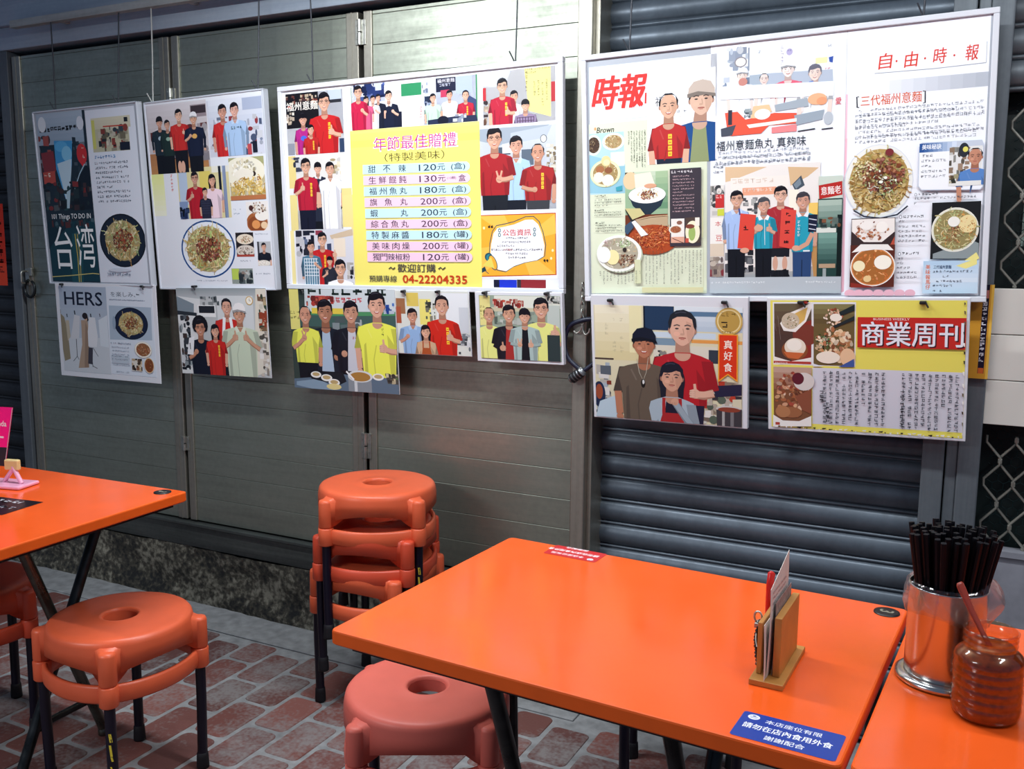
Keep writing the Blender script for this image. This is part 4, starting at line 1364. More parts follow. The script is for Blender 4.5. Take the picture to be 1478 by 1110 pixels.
 ('g',0.7,-0.6,456.5,37.2,'8f979c','b4babd',6,0),
 ('p','d6d9da',[-2.5,29.6,117.3,40.3,88.8,317.1,-33.7,321.7]),
 ('r','cfd4d6',197.8,27.6,170.8,150),
 ('p','7c8a94',[-0.8,29.5,85.1,58.6,81.3,94.6,-3.5,85.1]),
 ('p','2a3038',[-4.2,83.9,96.1,91.4,94.8,103.4,-3.4,99]),
 ('C',2,101.9,55.7,204.3,'3a4048 6a737a 1a1e26 9aa4a8 4c3c38 c9cdd0',44,8.5,32,41),
 ('r','e6e8e8',103.1,62,86.8,43.9),
 ('r','21242c',108.4,65.5,76.6,26.2),
 ('C',118.3,31.4,91.6,31.6,'d8dcda 5a6468 8f979a 2c3238',18,6.9,24.9,42),
 ('e','c9a45a',353.1,44.8,17.5,15.8),
 ('e','f0ece0',353.1,44.8,13.7,12.8),
 ('l','2a2a2a',1.35,[353.1,44.8,353.9,36.6]),
 ('l','2a2a2a',1.35,[353.1,44.8,359.9,45.8]),
 ('p','d8d2c4',[385.2,2.6,430.5,2.3,429.8,292.8,355.2,319.1]),
 ('C',391.1,20,47.9,132.7,'8a6a50 c9b48c 6a5a4a e6e0d0 a4482f 3f5040',36,6.7,26.7,43),
 ('C',386.1,153.9,41.5,162.4,'e6e4e0 5a5650 a49a90 c9c0b4',30,8.1,26.9,44),
 ('P',244.4,69.6,56.7,'c22c26',336.2,{'skin':'d6a48e','towel':1,'st':'back','sw':1.05,'waist':2.6,'pants':'191c26'}),
 ('P',302.4,94,65.8,'c4d1ba',333.8,{'skin':'c4947a','cap':'eceaea','arms':'tt','hand':0.3,'handy':0.55,'sw':1.3,'collar':'d6dfce'}),
 ('P',108.8,146.8,60,'141828',341.3,{'skin':'c08a70','st':'curly','gl':1,'arms':'hh','sw':1.05}),
 ('p','e6e8ec',[50.1,185.4,77.4,178.7,65.3,248.4,35.6,246.3]),
 ('l','14141c',3.54,[52.2,203.5,52.9,227.6]),
 ('P',181.6,157.2,45.3,'c42823',338.4,{'skin':'d8a68e','st':'long','strip':0.3,'arms':'dd','sw':1.02})]),
]),
dict(name='price_board',W=1065.9,H=679.7,pose=(-1.6687,2.6,1.2663,0.0234,-0.0167,0.0104),label='white framed board with a yellow price list,orange notice and group photos',cat='notice board',style='framed',fw=0.016,wires=[(-0.385,2.262,2.57),(0.375,2.262,2.57)],parts=[
('collage_sheet',None,14.0,14.0,1037.9,651.7,0.0,'e6e8ee','print',[
 ('r','171a30',811,625.8,21.9,30.5),
 ('r','2036c0',830.8,625.5,60.6,30.6),
 ('r','3a3034',892.2,624.6,14.6,30.3),
 ('r','8a2a30',905.9,624.4,84.3,27.8),
 ('r','e6d28a',14.7,215.9,31.6,107.9),
 ('r','e6d48c',235.7,329.9,42.9,68.6),
 ('r','2f8a5c',484.1,16.4,79.2,37.8),
 ('C',564.5,18.1,23.2,44,'a9b4c8 dfe3ec 7a86a0',8,4.7,14,3),
 ('G','d85a50',553.3,89,11.4,47.4,9.39,2.82,{'vertical':True,'seed':3}),
 ('r','e8d890',14,345.6,31.9,121.4),
 ('r','e8d890',237.1,352,46.3,105.3),
 ('r','f0e2a0',8.2,466.6,16.1,192.3),
 ('r','e8d890',271.8,457.2,42.4,196.5),
 ('l','8a8f98',1.01,[260.3,14.3,259.1,111.8,270.3,114.8]),
 ('l','8a8f98',1.01,[270.7,63.8,270.3,114.8])]),
('photo_print',None,29.3,25.7,241.0,201.3,0.0,'d9dce7','print',[
 ('r','17161c',-4.1,-3.9,143.6,117.5),
 ('C',-0.3,5.6,139.7,31.2,'8a4a40 d8c8b0 5a3a3a c9b49a',34,4.2,11.6,51),
 ('t','f6f0e6','福州意麵',69.6,42.1,28.2,{'bold':0.02,'width':134.7}),
 ('G','d8453c',7.9,26.9,35.3,25.6,10.64,2.13,{'seed':5,'fill':0.5}),
 ('r','b9c4d8',182,-2.5,53,39.8),
 ('r','2a2c34',145.6,30.5,89.2,10.4),
 ('C',-2.9,60.7,37.8,39.4,'c9b8a4 efe4d6 6a5448',16,5.3,16,52),
 ('r','30405e',221.4,156.7,26.6,46.1),
 ('r','8f93a0',1.4,162.6,28.7,38.5),
 ('P',71.8,86.4,40,'b12a84',212,{'skin':'cf9f8a','st':'bang','chest':'4a6ad8','sw':0.85,'arms':'dd'}),
 ('P',164,37.3,57.3,'c32629',216.3,{'skin':'d8a890','gl':1,'strip':0.32,'arms':'dt','sw':1.12,'handy':0.95}),
 ('P',103.6,122.7,31.8,'b82a2a',213.6,{'skin':'d6a890','strip':0.3,'sw':0.98})]),
('photo_print',None,43.5,234.8,208.1,242.2,0.0,'e8e6e2','print',[
 ('r','dcdad6',-8.7,-4.7,223.5,181.6),
 ('C',-2.5,-4.4,57.8,62.5,'3a3f52 c9ccd6 e4e4e8',14,8,26.7,53),
 ('C',164.2,8.2,55.3,56.4,'c9b48c e8dcc0 d8d4d0',14,7.7,25.6,54),
 ('p','14161e',[37.5,240,198.4,161.7,209.8,171.2,127.2,244.2]),
 ('P',111.1,39.8,36.4,'262b3c',215.8,{'skin':'d8aa94','st':'bang','collar':'dfe2ea','sw':0.9}),
 ('P',162.6,45.2,43.3,'eeeff4',262.2,{'skin':'d6a890','sw':1.1,'collar':'ffffff'}),
 ('P',60.1,31.7,48.6,'b6223a',261.3,{'skin':'d8aa90','gl':1,'arms':'td','strip':0.42,'sw':1,'waist':3,'pants':'181a2c','hand':0.35})]),
('photo_print',None,45.7,478.5,245.7,193.9,0.5,'d0d0d8','print',[
 ('C',-1.6,2.3,154.7,89,'1c2030 3a4460 8a3a4a 6a7a9a 2c2c3a e0e0e6',34,10.9,32.6,55),
 ('p','c9b49a',[148.2,19.5,243.7,-1.1,246.7,20.4,155.7,32.1]),
 ('r','e4d6c4',163.8,29,48.8,62.2),
 ('C',215.8,109.7,36.7,55.3,'2a2c34 5a5c66 c9c4c0',14,7,21,56),
 ('P',115.4,33.7,45.1,'bf2427',211.3,{'skin':'d8aa90','gl':1,'strip':0.2,'sw':1.15,'arms':'dt','hand':1,'handy':0.4}),
 ('P',65.4,58.6,37.9,'4f7c96',212.3,{'skin':'d0a088','plaid':'e6ecf2','sw':1.05,'arms':'jh'}),
 ('P',144.5,105.1,28.8,'2a2c38',210.6,{'skin':'d8a890','st':'bang','arms':'vd'}),
 ('P',188.1,129.8,53.5,'f0f0f3',234.7,{'skin':'d8a88e','gl':1,'sw':1.05,'st':'short'})]),
('photo_print',None,304.3,19.2,196.9,141.9,0.0,'32406e','print',[
 ('r','3f8a5e',-8.4,6.5,10.2,137.7),
 ('C',10.3,-9.6,124,66.7,'24346a 4a5fa4 c9d0e8 18224a 6f80b8',36,9.8,34.4,57),
 ('r','e6e6ee',136.6,-3.1,63,103.6),
 ('r','181c30',45.2,94.1,152.5,59.9),
 ('P',148.3,44.3,31.8,'1a2036',157.2,{'skin':'d8b09a','collar':'e8e8ee','arms':'hh'}),
 ('P',107.6,47.2,22.5,'1b2032',154.8,{'skin':'d8aa94'}),
 ('P',86.7,50,23.4,'e6e6ee',153.5,{'skin':'d6a892','arms':'dh'}),
 ('P',60.3,50.5,24.4,'d25a80',151.9,{'skin':'d8a892','st':'long'}),
 ('P',29.7,23.6,38.5,'bf2348',150,{'skin':'d8aa92','gl':1,'arms':'dh','sw':0.9})]),
('photo_print',None,584.5,24.6,193.7,136.0,0.0,'c6ccde','print',[
 ('r','d8dcea',-0.7,-13.2,46.6,108.7),
 ('r','181c38',46.5,-4.8,71.2,45.9),
 ('t','e8e6ec','福州意麵',82.8,8.7,11.6,{'width':62.4}),
 ('G','c9ccdc',58.5,17.1,52,16.8,10.05,1.83,{'seed':6}),
 ('r','b83a5a',62.9,36.2,32,21.3),
 ('r','a9b6d0',119.1,-6.7,57.1,58.3),
 ('r','3a8a5c',188.8,-0.5,8.2,139.5),
 ('p','3a4870',[147,49.2,190.2,73.1,188.3,138.5,154.3,136.2]),
 ('C',1.3,50.2,28.2,77.8,'24304c 4a5878 8a96b0',16,7,23.3,58),
 ('P',34.4,57.8,25.9,'bad8c2',145,{'skin':'d8aa92'}),
 ('P',95,52.5,25.7,'e6e6e2',148.8,{'skin':'d0a088'}),
 ('P',152.6,58.7,27.9,'b6243c',152.5,{'skin':'d8a890','strip':0.2,'st':'back','sw':1.0}),
 ('p','262e4a',[14.4,122.8,115.4,117.1,188.9,118,197.8,147.3,13.9,137.6]),
 ('e','14182a',70.2,126.5,20.1,13.4),
 ('C',95.7,111.6,58.6,24.6,'e6e8ee c9ccd8 8f98ac',14,5.4,16.3,59)]),
('photo_print',None,797.0,22.1,242.0,154.4,0.0,'e7e7eb','print',[
 ('p','c3c8d4',[-2,-0.1,97.8,1.7,68.8,46.4,-3.1,40.5]),
 ('r','b83038',-3.2,44.5,14.3,37.8),
 ('r','b03038',228.2,44,13,55.8),
 ('p','f1e68c',[141.5,1,226.8,1.8,227,141.8,154.7,121]),
 ('G','3a3a30',158.9,36.1,58.9,77.6,7.15,5.89,{'vertical':True,'seed':6}),
 ('G','5a5240',143.8,1.2,82.5,27.1,5.88,3.36,{'seed':7}),
 ('G','3a3a30',142,1,10.3,64.3,7.65,1.7,{'vertical':True,'seed':8}),
 ('C',1.5,81.5,26.8,71.1,'6a4a3c c9b4a0 3a3034',12,6.6,17.7,60),
 ('P',106.2,76.7,31.1,'dfe0e6',181.5,{'skin':'d6a68c','sw':1.0}),
 ('P',67,44.3,41.7,'b4223a',179.1,{'skin':'d8aa90','gl':1,'arms':'dt','strip':0.3,'sw':1,'handy':1.1}),
 ('P',144.1,105.1,32.5,'8f7d9c',183.9,{'skin':'d6a88e','st':'bang','plaid':'4a3550','sw':1.1})]),
('photo_print',None,783.4,185.7,256.8,243.1,0.0,'c8ced8','print',[
 ('p','9aa5b2',[1.7,-13.6,248.2,-5.5,189.4,24.3,68.7,51.6,0.4,35.6]),
 ('p','b3bcc8',[107,17.4,243.7,2,225.1,36.3,106.2,49.5]),
 ('r','4a5766',64.8,57.4,40.7,22.4),
 ('r','5a6776',142.8,67.6,40.1,45.9),
 ('e','6a7078',216.1,39.7,11.2,11.8),
 ('e','e6e6e0',216.1,39.7,8.5,9.5),
 ('C',224.7,56,32,88.4,'b9ab90 e6dfd0 8a7a60 d8d2c4',26,5,18.9,61),
 ('r','d8dce2',78.2,48,64.5,27.6),
 ('P',124.7,55.4,51.4,'a9c8e8',268.6,{'skin':'cf9c86','collar':'c3daf0','arms':'jj','sw':0.92,'waist':3.1,'pants':'171b26'}),
 ('P',51.2,31.1,60.9,'a4262c',275.6,{'skin':'d0a088','gl':1,'arms':'dv','sw':1.02,'waist':2.75,'pants':'1c2028','handy':1.25,'hand':0.25}),
 ('P',197.2,80.3,50.8,'a4282a',269.9,{'skin':'c9957c','st':'bald','arms':'hd','strip':0.3,'sw':1.05,'waist':2.7,'pants':'3a3c42','handy':1.35,'hand':0.2})]),
('price_list','yellow paper price list',295.3,161.9,488.5,507.4,0.8,'efe272','matte_print',[
 ('g',-2.6,-32.9,505,87,'f4ec84','f2e663',4,0),
 ('t','ffffff','年節最佳贈禮',251.7,48.8,45.1,{'bold':0.05,'width':318.4}),
 ('t','b62a8c','年節最佳贈禮',249.7,47.2,41.9,{'bold':0.012,'width':310.7}),
 ('t','4a4428','（特製美味）',248.2,91.4,26.9,{'width':226.8}),
 ('p','b9b08a',[49.7,112.7,441.7,119.4,451.4,126.7,452.7,133.7,451,140.5,440.9,147,48.5,142.1]),
 ('p','bfe3ee',[47,110.3,441.8,117.3,450,123.9,452.2,131.6,449.6,139,441,144.9,45.8,139.8]),
 ('t','2a3648','甜',82.8,125.6,23.1,{'bold':0.018,'width':29.5}),
 ('t','2a3648','不',141.4,126.5,22.8,{'bold':0.018,'width':29.0}),
 ('t','2a3648','辣',201.7,127.4,22.6,{'bold':0.018,'width':28.4}),
 ('t','2a3648','120',298,128.9,19.9,{'bold':0.012,'width':64.9}),
 ('t','2a3648','元',348.3,129.7,19.5,{'bold':0.012,'width':28.1}),
 ('t','2a3648','(盒)',410.2,130.6,23.1,{'bold':0.015,'width':51.3}),
 ('p','b9b08a',[50.6,147.9,442.3,154,452,161.3,453.2,168.2,451.6,175.1,441.5,181.6,49.4,177.4]),
 ('p','efc6dc',[47.9,145.6,442.3,151.9,450.6,158.4,452.8,166.1,450.1,173.6,441.5,179.5,46.7,175]),
 ('t','43304a','生',83.7,160.8,23.1,{'bold':0.018,'width':29.5}),
 ('t','43304a','鮮',123.8,161.3,23,{'bold':0.018,'width':29.1}),
 ('t','43304a','餛',163.5,161.9,22.8,{'bold':0.018,'width':28.8}),
 ('t','43304a','飩',202.6,162.4,22.7,{'bold':0.018,'width':28.4}),
 ('t','43304a','130',299,163.7,20,{'bold':0.012,'width':64.9}),
 ('t','43304a','元',349.3,164.4,19.6,{'bold':0.012,'width':28.1}),
 ('t','43304a','(10顆)',386.1,164.9,9.5,{'width':32.8}),
 ('t','43304a','盒',423.8,165.4,20,{'bold':0.015,'width':26.2}),
 ('p','b9b08a',[51.5,183.1,442.8,188.6,452.5,195.8,453.8,202.8,452.1,209.7,442,216.3,50.3,212.7]),
 ('p','bfe3ee',[48.8,180.8,442.9,186.5,451.1,193,453.4,200.7,450.7,208.2,442.1,214.2,47.6,210.4]),
 ('t','2a3648','福',84.6,196,23.1,{'bold':0.018,'width':29.5}),
 ('t','2a3648','州',124.8,196.5,23,{'bold':0.018,'width':29.2}),
 ('t','2a3648','魚',164.4,197,22.8,{'bold':0.018,'width':28.8}),
 ('t','2a3648','丸',203.6,197.5,22.7,{'bold':0.018,'width':28.4}),
 ('t','2a3648','180',300,198.6,20,{'bold':0.012,'width':65.0}),
 ('t','2a3648','元',350.3,199.2,19.6,{'bold':0.012,'width':28.1}),
 ('t','2a3648','(盒)',412.3,200,23.2,{'bold':0.015,'width':51.3}),
 ('p','b9b08a',[52.4,218.4,443.4,223.3,453.1,230.5,454.4,237.4,452.7,244.3,442.6,251,51.2,248]),
 ('p','efc6dc',[49.7,216.1,443.5,221.2,451.7,227.6,453.9,235.3,451.3,242.9,442.7,248.9,48.5,245.7]),
 ('t','43304a','旗',85.5,231.3,23.2,{'bold':0.018,'width':29.5}),
 ('t','43304a','魚',144.2,231.9,23,{'bold':0.018,'width':29.0}),
 ('t','43304a','丸',204.5,232.5,22.7,{'bold':0.018,'width':28.4}),
 ('t','43304a','200',301,233.6,20,{'bold':0.012,'width':65.0}),
 ('t','43304a','元',351.3,234.1,19.6,{'bold':0.012,'width':28.1}),
 ('t','43304a','(盒)',413.3,234.7,23.2,{'bold':0.015,'width':51.4}),
 ('p','b9b08a',[53.3,253.8,444,258,453.7,265.2,455,272.1,453.3,279,443.2,285.8,52.1,283.4]),
 ('p','bfe3ee',[50.6,251.5,444,255.9,452.3,262.3,454.5,270,451.8,277.6,443.2,283.7,49.4,281.1]),
 ('t','2a3648','蝦',86.4,266.6,23.2,{'bold':0.018,'width':29.6}),
 ('t','2a3648','丸',205.5,267.7,22.8,{'bold':0.018,'width':28.4}),
 ('t','2a3648','200',301.9,268.5,20,{'bold':0.012,'width':65.0}),
 ('t','2a3648','元',352.3,269,19.7,{'bold':0.012,'width':28.1}),
 ('t','2a3648','(盒)',414.3,269.5,23.3,{'bold':0.015,'width':51.4}),
 ('p','b9b08a',[54.2,289.2,444.5,292.8,454.2,299.9,455.5,306.9,453.8,313.8,443.7,320.6,53,318.8]),
 ('p','efc6dc',[51.5,286.9,444.6,290.7,452.8,297.1,455.1,304.7,452.4,312.4,443.8,318.5,50.3,316.5]),
 ('t','43304a','綜',87.4,302,23.2,{'bold':0.018,'width':29.6}),
 ('t','43304a','合',127.5,302.3,23.1,{'bold':0.018,'width':29.2}),
 ('t','43304a','魚',167.2,302.5,23,{'bold':0.018,'width':28.8}),
 ('t','43304a','丸',206.4,302.8,22.8,{'bold':0.018,'width':28.5}),
 ('t','43304a','200',302.9,303.5,20.1,{'bold':0.012,'width':65.1}),
 ('t','43304a','元',353.3,303.9,19.7,{'bold':0.012,'width':28.2}),
 ('t','43304a','(盒)',415.3,304.4,23.3,{'bold':0.015,'width':51.4}),
 ('p','b9b08a',[55.1,324.6,445.1,327.6,454.8,334.7,456.1,341.6,454.4,348.6,444.3,355.5,53.9,354.3]),
 ('p','bfe3ee',[52.4,322.3,445.1,325.5,453.4,331.8,455.7,339.5,453,347.2,444.3,353.4,51.2,352]),
 ('t','2a3648','特',88.3,337.4,23.3,{'bold':0.018,'width':29.6}),
 ('t','2a3648','製',128.5,337.6,23.1,{'bold':0.018,'width':29.2}),
 ('t','2a3648','麻',168.2,337.8,23,{'bold':0.018,'width':28.8}),
 ('t','2a3648','醬',207.4,338.1,22.8,{'bold':0.018,'width':28.5}),
 ('t','2a3648','180',303.9,338.6,20.1,{'bold':0.012,'width':65.1}),
 ('t','2a3648','元',354.3,338.9,19.7,{'bold':0.012,'width':28.2}),
 ('t','2a3648','(罐)',416.3,339.3,23.3,{'bold':0.015,'width':51.4}),
 ('p','b9b08a',[56,360,445.6,362.5,455.4,369.5,456.7,376.5,455,383.4,444.9,390.4,54.8,389.8]),
 ('p','efc6dc',[53.3,357.8,445.7,360.4,454,366.7,456.2,374.4,453.5,382,444.9,388.3,52.1,387.5]),
 ('t','43304a','美',89.2,372.8,23.3,{'bold':0.018,'width':29.6}),
 ('t','43304a','味',129.4,373,23.2,{'bold':0.018,'width':29.2}),
 ('t','43304a','肉',169.1,373.1,23,{'bold':0.018,'width':28.9}),
 ('t','43304a','燥',208.3,373.3,22.9,{'bold':0.018,'width':28.5}),
 ('t','43304a','200',304.9,373.7,20.1,{'bold':0.012,'width':65.1}),
 ('t','43304a','元',355.3,373.9,19.8,{'bold':0.012,'width':28.2}),
 ('t','43304a','(罐)',417.4,374.2,23.4,{'bold':0.015,'width':51.4}),
 ('p','b9b08a',[56.9,395.6,446.2,397.4,455.9,404.4,457.2,411.3,455.5,418.3,445.4,425.4,55.7,425.4]),
 ('p','efc6dc',[54.2,393.3,446.3,395.3,454.5,401.6,456.8,409.2,454.1,416.9,445.5,423.3,53,423.1]),
 ('t','43304a','獨',90.1,408.3,23.4,{'bold':0.018,'width':28.5}),
 ('t','43304a','門',120.3,408.4,23.2,{'bold':0.018,'width':28.2}),
 ('t','43304a','辣',150.3,408.5,23.1,{'bold':0.018,'width':28.0}),
 ('t','43304a','椒',179.9,408.5,23,{'bold':0.018,'width':27.7}),
 ('t','43304a','粉',209.3,408.6,22.9,{'bold':0.018,'width':27.4}),
 ('t','43304a','120',305.9,408.9,20.2,{'bold':0.012,'width':65.1}),
 ('t','43304a','元',356.3,409,19.8,{'bold':0.012,'width':28.2}),
 ('t','43304a','(罐)',418.4,409.2,23.4,{'bold':0.015,'width':51.5}),
 ('t','3a3440','歡迎訂購',246.8,443.8,26.3,{'bold':0.02,'width':146.2}),
 ('l','4a4438',3.99,[138.6,447,147,441.3,155,448,163.4,442.3]),
 ('l','4a4438',3.8,[330.6,446.4,338.6,440.9,346.1,447.3,356.6,440.7]),
 ('t','3a3440','預購專線',113.9,479.3,21.3,{'bold':0.012,'width':111.1}),
 ('t','c43a14','04-22204335',314,479.1,25.6,{'bold':0.035,'width':242.1})]),
('notice_print','orange notice with a megaphone drawing',768.9,435.8,274.3,199.4,0.5,'eceef4','print',[
 ('p','b3401e',[2.6,7,269.6,4.5,271.1,188,6.6,196.3]),
 ('p','f0ab36',[6,9.6,266.9,7.3,268,185.2,9.6,193.3]),
 ('p','f6bd52',[6,9.6,97.6,8.8,139.8,93.2]),
 ('p','f6bd52',[266.9,7.3,269.4,65.5,139.8,93.2]),
 ('p','f6bd52',[268,185.2,181.3,188.7,139.8,93.2]),
 ('p','f6bd52',[9.6,193.3,7.9,107.4,139.8,93.2]),
 ('l','24505c',2.63,[54.3,56.2,68.9,39.4,97,34.9,130.4,28.2,169,14.4,196.1,14,214.5,29.4,227.2,60.4,236,98.3,232.1,131.5,209.3,143.5,165.9,150.9,127.1,163.2,99,179.5,71,174.9,48.7,161.4,41.5,132,44.8,92.8,54.3,56.2]),
 ('p','f1f2f8',[58.2,62.9,72.1,47.2,98.9,43,130.8,36.7,167.7,23.9,193.5,23.4,211.2,37.8,223.3,66.6,231.7,101.9,228,132.8,206.3,144,164.8,150.9,127.8,162.3,100.9,177.5,74.2,173.2,53,160.6,46.1,133.3,49.2,96.9]),
 ('t','c22a30','公告資訊',138.4,60.9,19.2,{'bold':0.03,'width':96.7}),
 ('e','2f6670',79.2,54.1,5,6.3),
 ('e','f1f2f8',79.2,54.1,2.5,3.4),
 ('e','2f6670',78.8,67.7,5,6.3),
 ('e','f1f2f8',78.8,67.7,2.5,3.4),
 ('e','2f6670',199,53,4.8,6.2),
 ('e','f1f2f8',199,53,2.4,3.3),
 ('e','2f6670',198.6,67.2,4.8,6.2),
 ('e','f1f2f8',198.6,67.2,2.4,3.3),
 ('G','4a4650',101.6,74.6,76.7,7.8,7.21,4.12,{'seed':60,'fill':1,'thick':0.15}),
 ('G','4a4650',87.3,86.2,104.3,7.7,7.22,4.12,{'seed':61,'fill':1,'thick':0.15}),
 ('G','4a4650',70.2,97.8,137.3,7.6,7.22,4.13,{'seed':62,'fill':1,'thick':0.15}),
 ('G','4a4650',50.1,109.4,175.9,7.4,7.22,4.13,{'seed':63,'fill':1,'thick':0.15}),
 ('G','4a4650',100.4,121.2,76.9,7.1,7.23,4.13,{'seed':64,'fill':1,'thick':0.15}),
 ('G','4a4650',108.5,132.8,60.3,7,7.23,4.13,{'seed':65,'fill':1,'thick':0.15}),
 ('G','b4302a',92.3,109.5,77.1,7.8,7.76,4.65,{'seed':70,'fill':1}),
 ('e','24505c',39.8,134.4,13.7,12.8),
 ('e','2f8090',41.4,135.9,10.2,9.8),
 ('e','24505c',54.7,151.5,13,25.5,-0.45),
 ('e','f0ab36',54.7,151.5,10.8,22.5,-0.45),
 ('p','e0d060',[17.3,161.6,48.3,134.4,59.9,168.6]),
 ('p','20404c',[9.5,172.5,25.8,164,31.2,176.3,13.8,183.9]),
 ('l','24505c',2.13,[25.5,176.3,39.5,186]),
 ('e','3a2c20',43.3,42.9,4,3.9),
 ('l','3a2c20',2.11,[43.3,42.9,46.3,37.1]),
 ('e','3a2c20',53,43,4,3.9),
 ('l','3a2c20',2.11,[53,43,55.9,37.2]),
 ('e','3a2c20',231.8,144.8,3.7,3.8),
 ('l','3a2c20',2.02,[231.8,144.8,234.3,150.5]),
 ('e','3a2c20',240.8,144.8,3.7,3.8),
 ('l','3a2c20',2.01,[240.8,144.8,243.4,150.4]),
 ('e','fbe9b0',25,46.1,4,4.4),
 ('e','fbe9b0',253.7,138.5,3.7,4.3),
 ('e','fbe9b0',258.9,114.9,3.7,4.2)]),
]),
dict(name='photo_poster',W=440.0,H=349.9,pose=(-1.9494,2.586,0.9177,0.0424,0.0034,0.0173),label='large photo poster of four people behind bowls,below the yellow price list board',cat='poster',style='flat',hooks=[(-0.16,0.345)],parts=[
('photo_print',None,1.0,1.0,438.0,347.9,0.0,'36423f','print',[
 ('r','3f5a56',-5.3,64.5,451.3,65),
 ('p','c5ced2',[67.5,1.5,441.3,-1.4,438.5,73.4,65.7,79.1]),
 ('r','d9d27a',-0.6,2.6,41.4,138.8),
 ('G','7a7440',1,77.4,40.8,51,13.19,4.4,{'seed':5,'fill':1}),
 ('G','20302c',80.9,-16.1,360.4,36.5,45.09,1.41,{'seed':19,'fill':1,'thick':0.17}),
 ('r','b9434a',97.9,23.5,58.5,15),
 ('G','c0404a',176.9,28.5,176.4,21.8,21.15,2.82,{'seed':6,'fill':0.9,'thick':0.16}),
 ('C',73.8,24,116.5,36.2,'a43a34 7a2c2a c9604a',26,7.2,24.5,71),
 ('p','4a8a5c',[65.5,81,438.5,73.4,438.4,85.9,180.1,92.4,65.7,88.8]),
 ('r','d8c04a',94.8,65.5,132.9,19.3),
 ('C',392.1,36.9,42.3,42.9,'2a4a9c 4a7ac9 c9d4e8',12,8.3,24.8,72),
 ('C',180.1,92.4,134.3,78.9,'8f9ca0 b9c4c6 5a6a6c',12,21.3,49.6,73),
 ('P',151.1,79,75.9,'1a222e',319.7,{'skin':'a97860','inner':'a6b9ce','arms':'HH','hand':0.5,'handy':1.3,'sw':1.08,'waist':2.7,'pants':'12151c'}),
 ('P',259.2,79,71.3,'181c27',314.5,{'skin':'c09078','inner':'c3c6d0','arms':'HH','hand':0.45,'handy':1.25,'sw':1.1,'waist':2.8,'pants':'12151c'}),
 ('G','c0405a',261.2,160.4,21.5,24.7,9.9,2.83,{'seed':4,'fill':1}),
 ('P',65.5,92.1,61,'e3e65c',323.7,{'skin':'c59078','st':'bald','arms':'vd','hand':0.15,'handy':0.55,'sw':0.95,'waist':2.7,'pants':'151820'}),
 ('P',365.2,53.8,80.5,'e6e95a',309.6,{'skin':'d0a08a','arms':'dt','hand':0.25,'handy':1.05,'sw':1.02,'waist':3,'pants':'171a22'}),
 ('G','3a4030',382.3,115.6,7.8,40.7,9.72,2.78,{'vertical':True,'seed':8,'fill':1}),
 ('p','5b6d80',[-1,316.1,109,304.6,205.1,290.5,442.5,295.7,442.5,352.3,-1.3,352.3]),
 ('p','8298ac',[10.5,325.4,108.5,311.1,185.4,346.2,113.4,353.1,9.5,338.6]),
 ('p','1a2028',[69.7,293.3,213.4,283.7,226.8,315.3,194.4,329.7,76.3,312.6]),
 ('e','e6e6e2',97.5,297.3,22.5,11.3),
 ('e','b9a070',97.6,296,15.8,6.6),
 ('e','e6e6e2',142.4,306.3,23.9,12.1),
 ('e','b9a070',142.4,305,16.7,7),
 ('e','e6e6e2',173.8,321,23.8,12.1),
 ('e','b9a070',173.9,319.7,16.6,7),
 ('e','e6e6e2',358,293.2,22.9,11.8),
 ('e','b9a070',358.1,292,16,6.9),
 ('e','d9c88a',171.9,335.9,31.7,10.4),
 ('r','858c94',234.2,298.9,95.6,49.7),
 ('r','c9ced2',259,300.9,12,50.7),
 ('e','d0d4d6',284.2,294.7,51.2,20.5),
 ('e','a5793e',284.2,296,41.9,16),
 ('l','e6e8ea',6.42,[227.8,279.9,258.6,307.4]),
 ('p','4a4844',[386.9,282.4,439.3,286.4,441.2,314.6,396.1,313.6]),
 ('C',387.1,279.3,54.1,35.3,'8a7a5a c9c0a0 3a3834 5f7a50',18,5.6,18,74)]),
]),
dict(name='photo_poster',W=282.5,H=209.9,pose=(-1.5971,2.59,1.0614,0.0772,-0.001,0.0151),label='smallest photo poster,three people with a tall man in red,below the price list',cat='poster',style='flat',hooks=[(-0.1,0.206),(0.03,0.206)],parts=[
('photo_print',None,3.1,2.2,277.1,205.7,0.0,'d6dad4','print',[
 ('r','9a6a4a',3.9,24.4,34.9,50.7),
 ('r','d8c060',45.2,5.7,46,44),
 ('r','e8dc78',93.2,25.7,42.9,83.3),
 ('r','a4543c',1.2,51.7,20.1,54.6),
 ('r','e2e6ea',159.6,5.9,114.6,126.1),
 ('C',116,22,36.4,82.4,'c9c4b0 3a3c34 8a8a78 5a6a60',18,4.5,17,75),
 ('C',226.3,133.6,50.4,67,'b9c0c6 e6eaee 7a848c 4a5258',26,5.7,20.4,76),
 ('r','c9cfd6',240.1,50.2,34.1,81.8),
 ('P',64.1,81.8,45.2,'8fb1da',211.8,{'skin':'c59078','st':'short','arms':'hd','collar':'a9c4e4'}),
 ('P',178.2,47.5,59.8,'ca2a20',221.8,{'skin':'d0a088','st':'back','strip':0.28,'arms':'dt','hand':0.42,'handy':0.95,'sw':1.0}),
 ('P',112.2,132.2,40.7,'c9a888',224.6,{'skin':'d6a68c','st':'long','apron':'a8522c','sw':0.9})]),
]),
dict(name='photo_poster',W=295.4,H=216.6,pose=(-1.274,2.578,1.059,0.0645,-0.0043,0.017),label='white bordered photo poster of four people giving thumbs up,below the orange notice',cat='poster',style='white',hooks=[(-0.11,0.214),(0.1,0.214)],parts=[
('photo_print',None,14.3,9.5,274.8,197.0,0.0,'93a292','print',[
 ('r','d9dcd0',53.4,1.4,225.1,36.2),
 ('p','c4bca0',[40.6,36.9,273.2,37.7,272.6,47.5,40.1,49.8]),
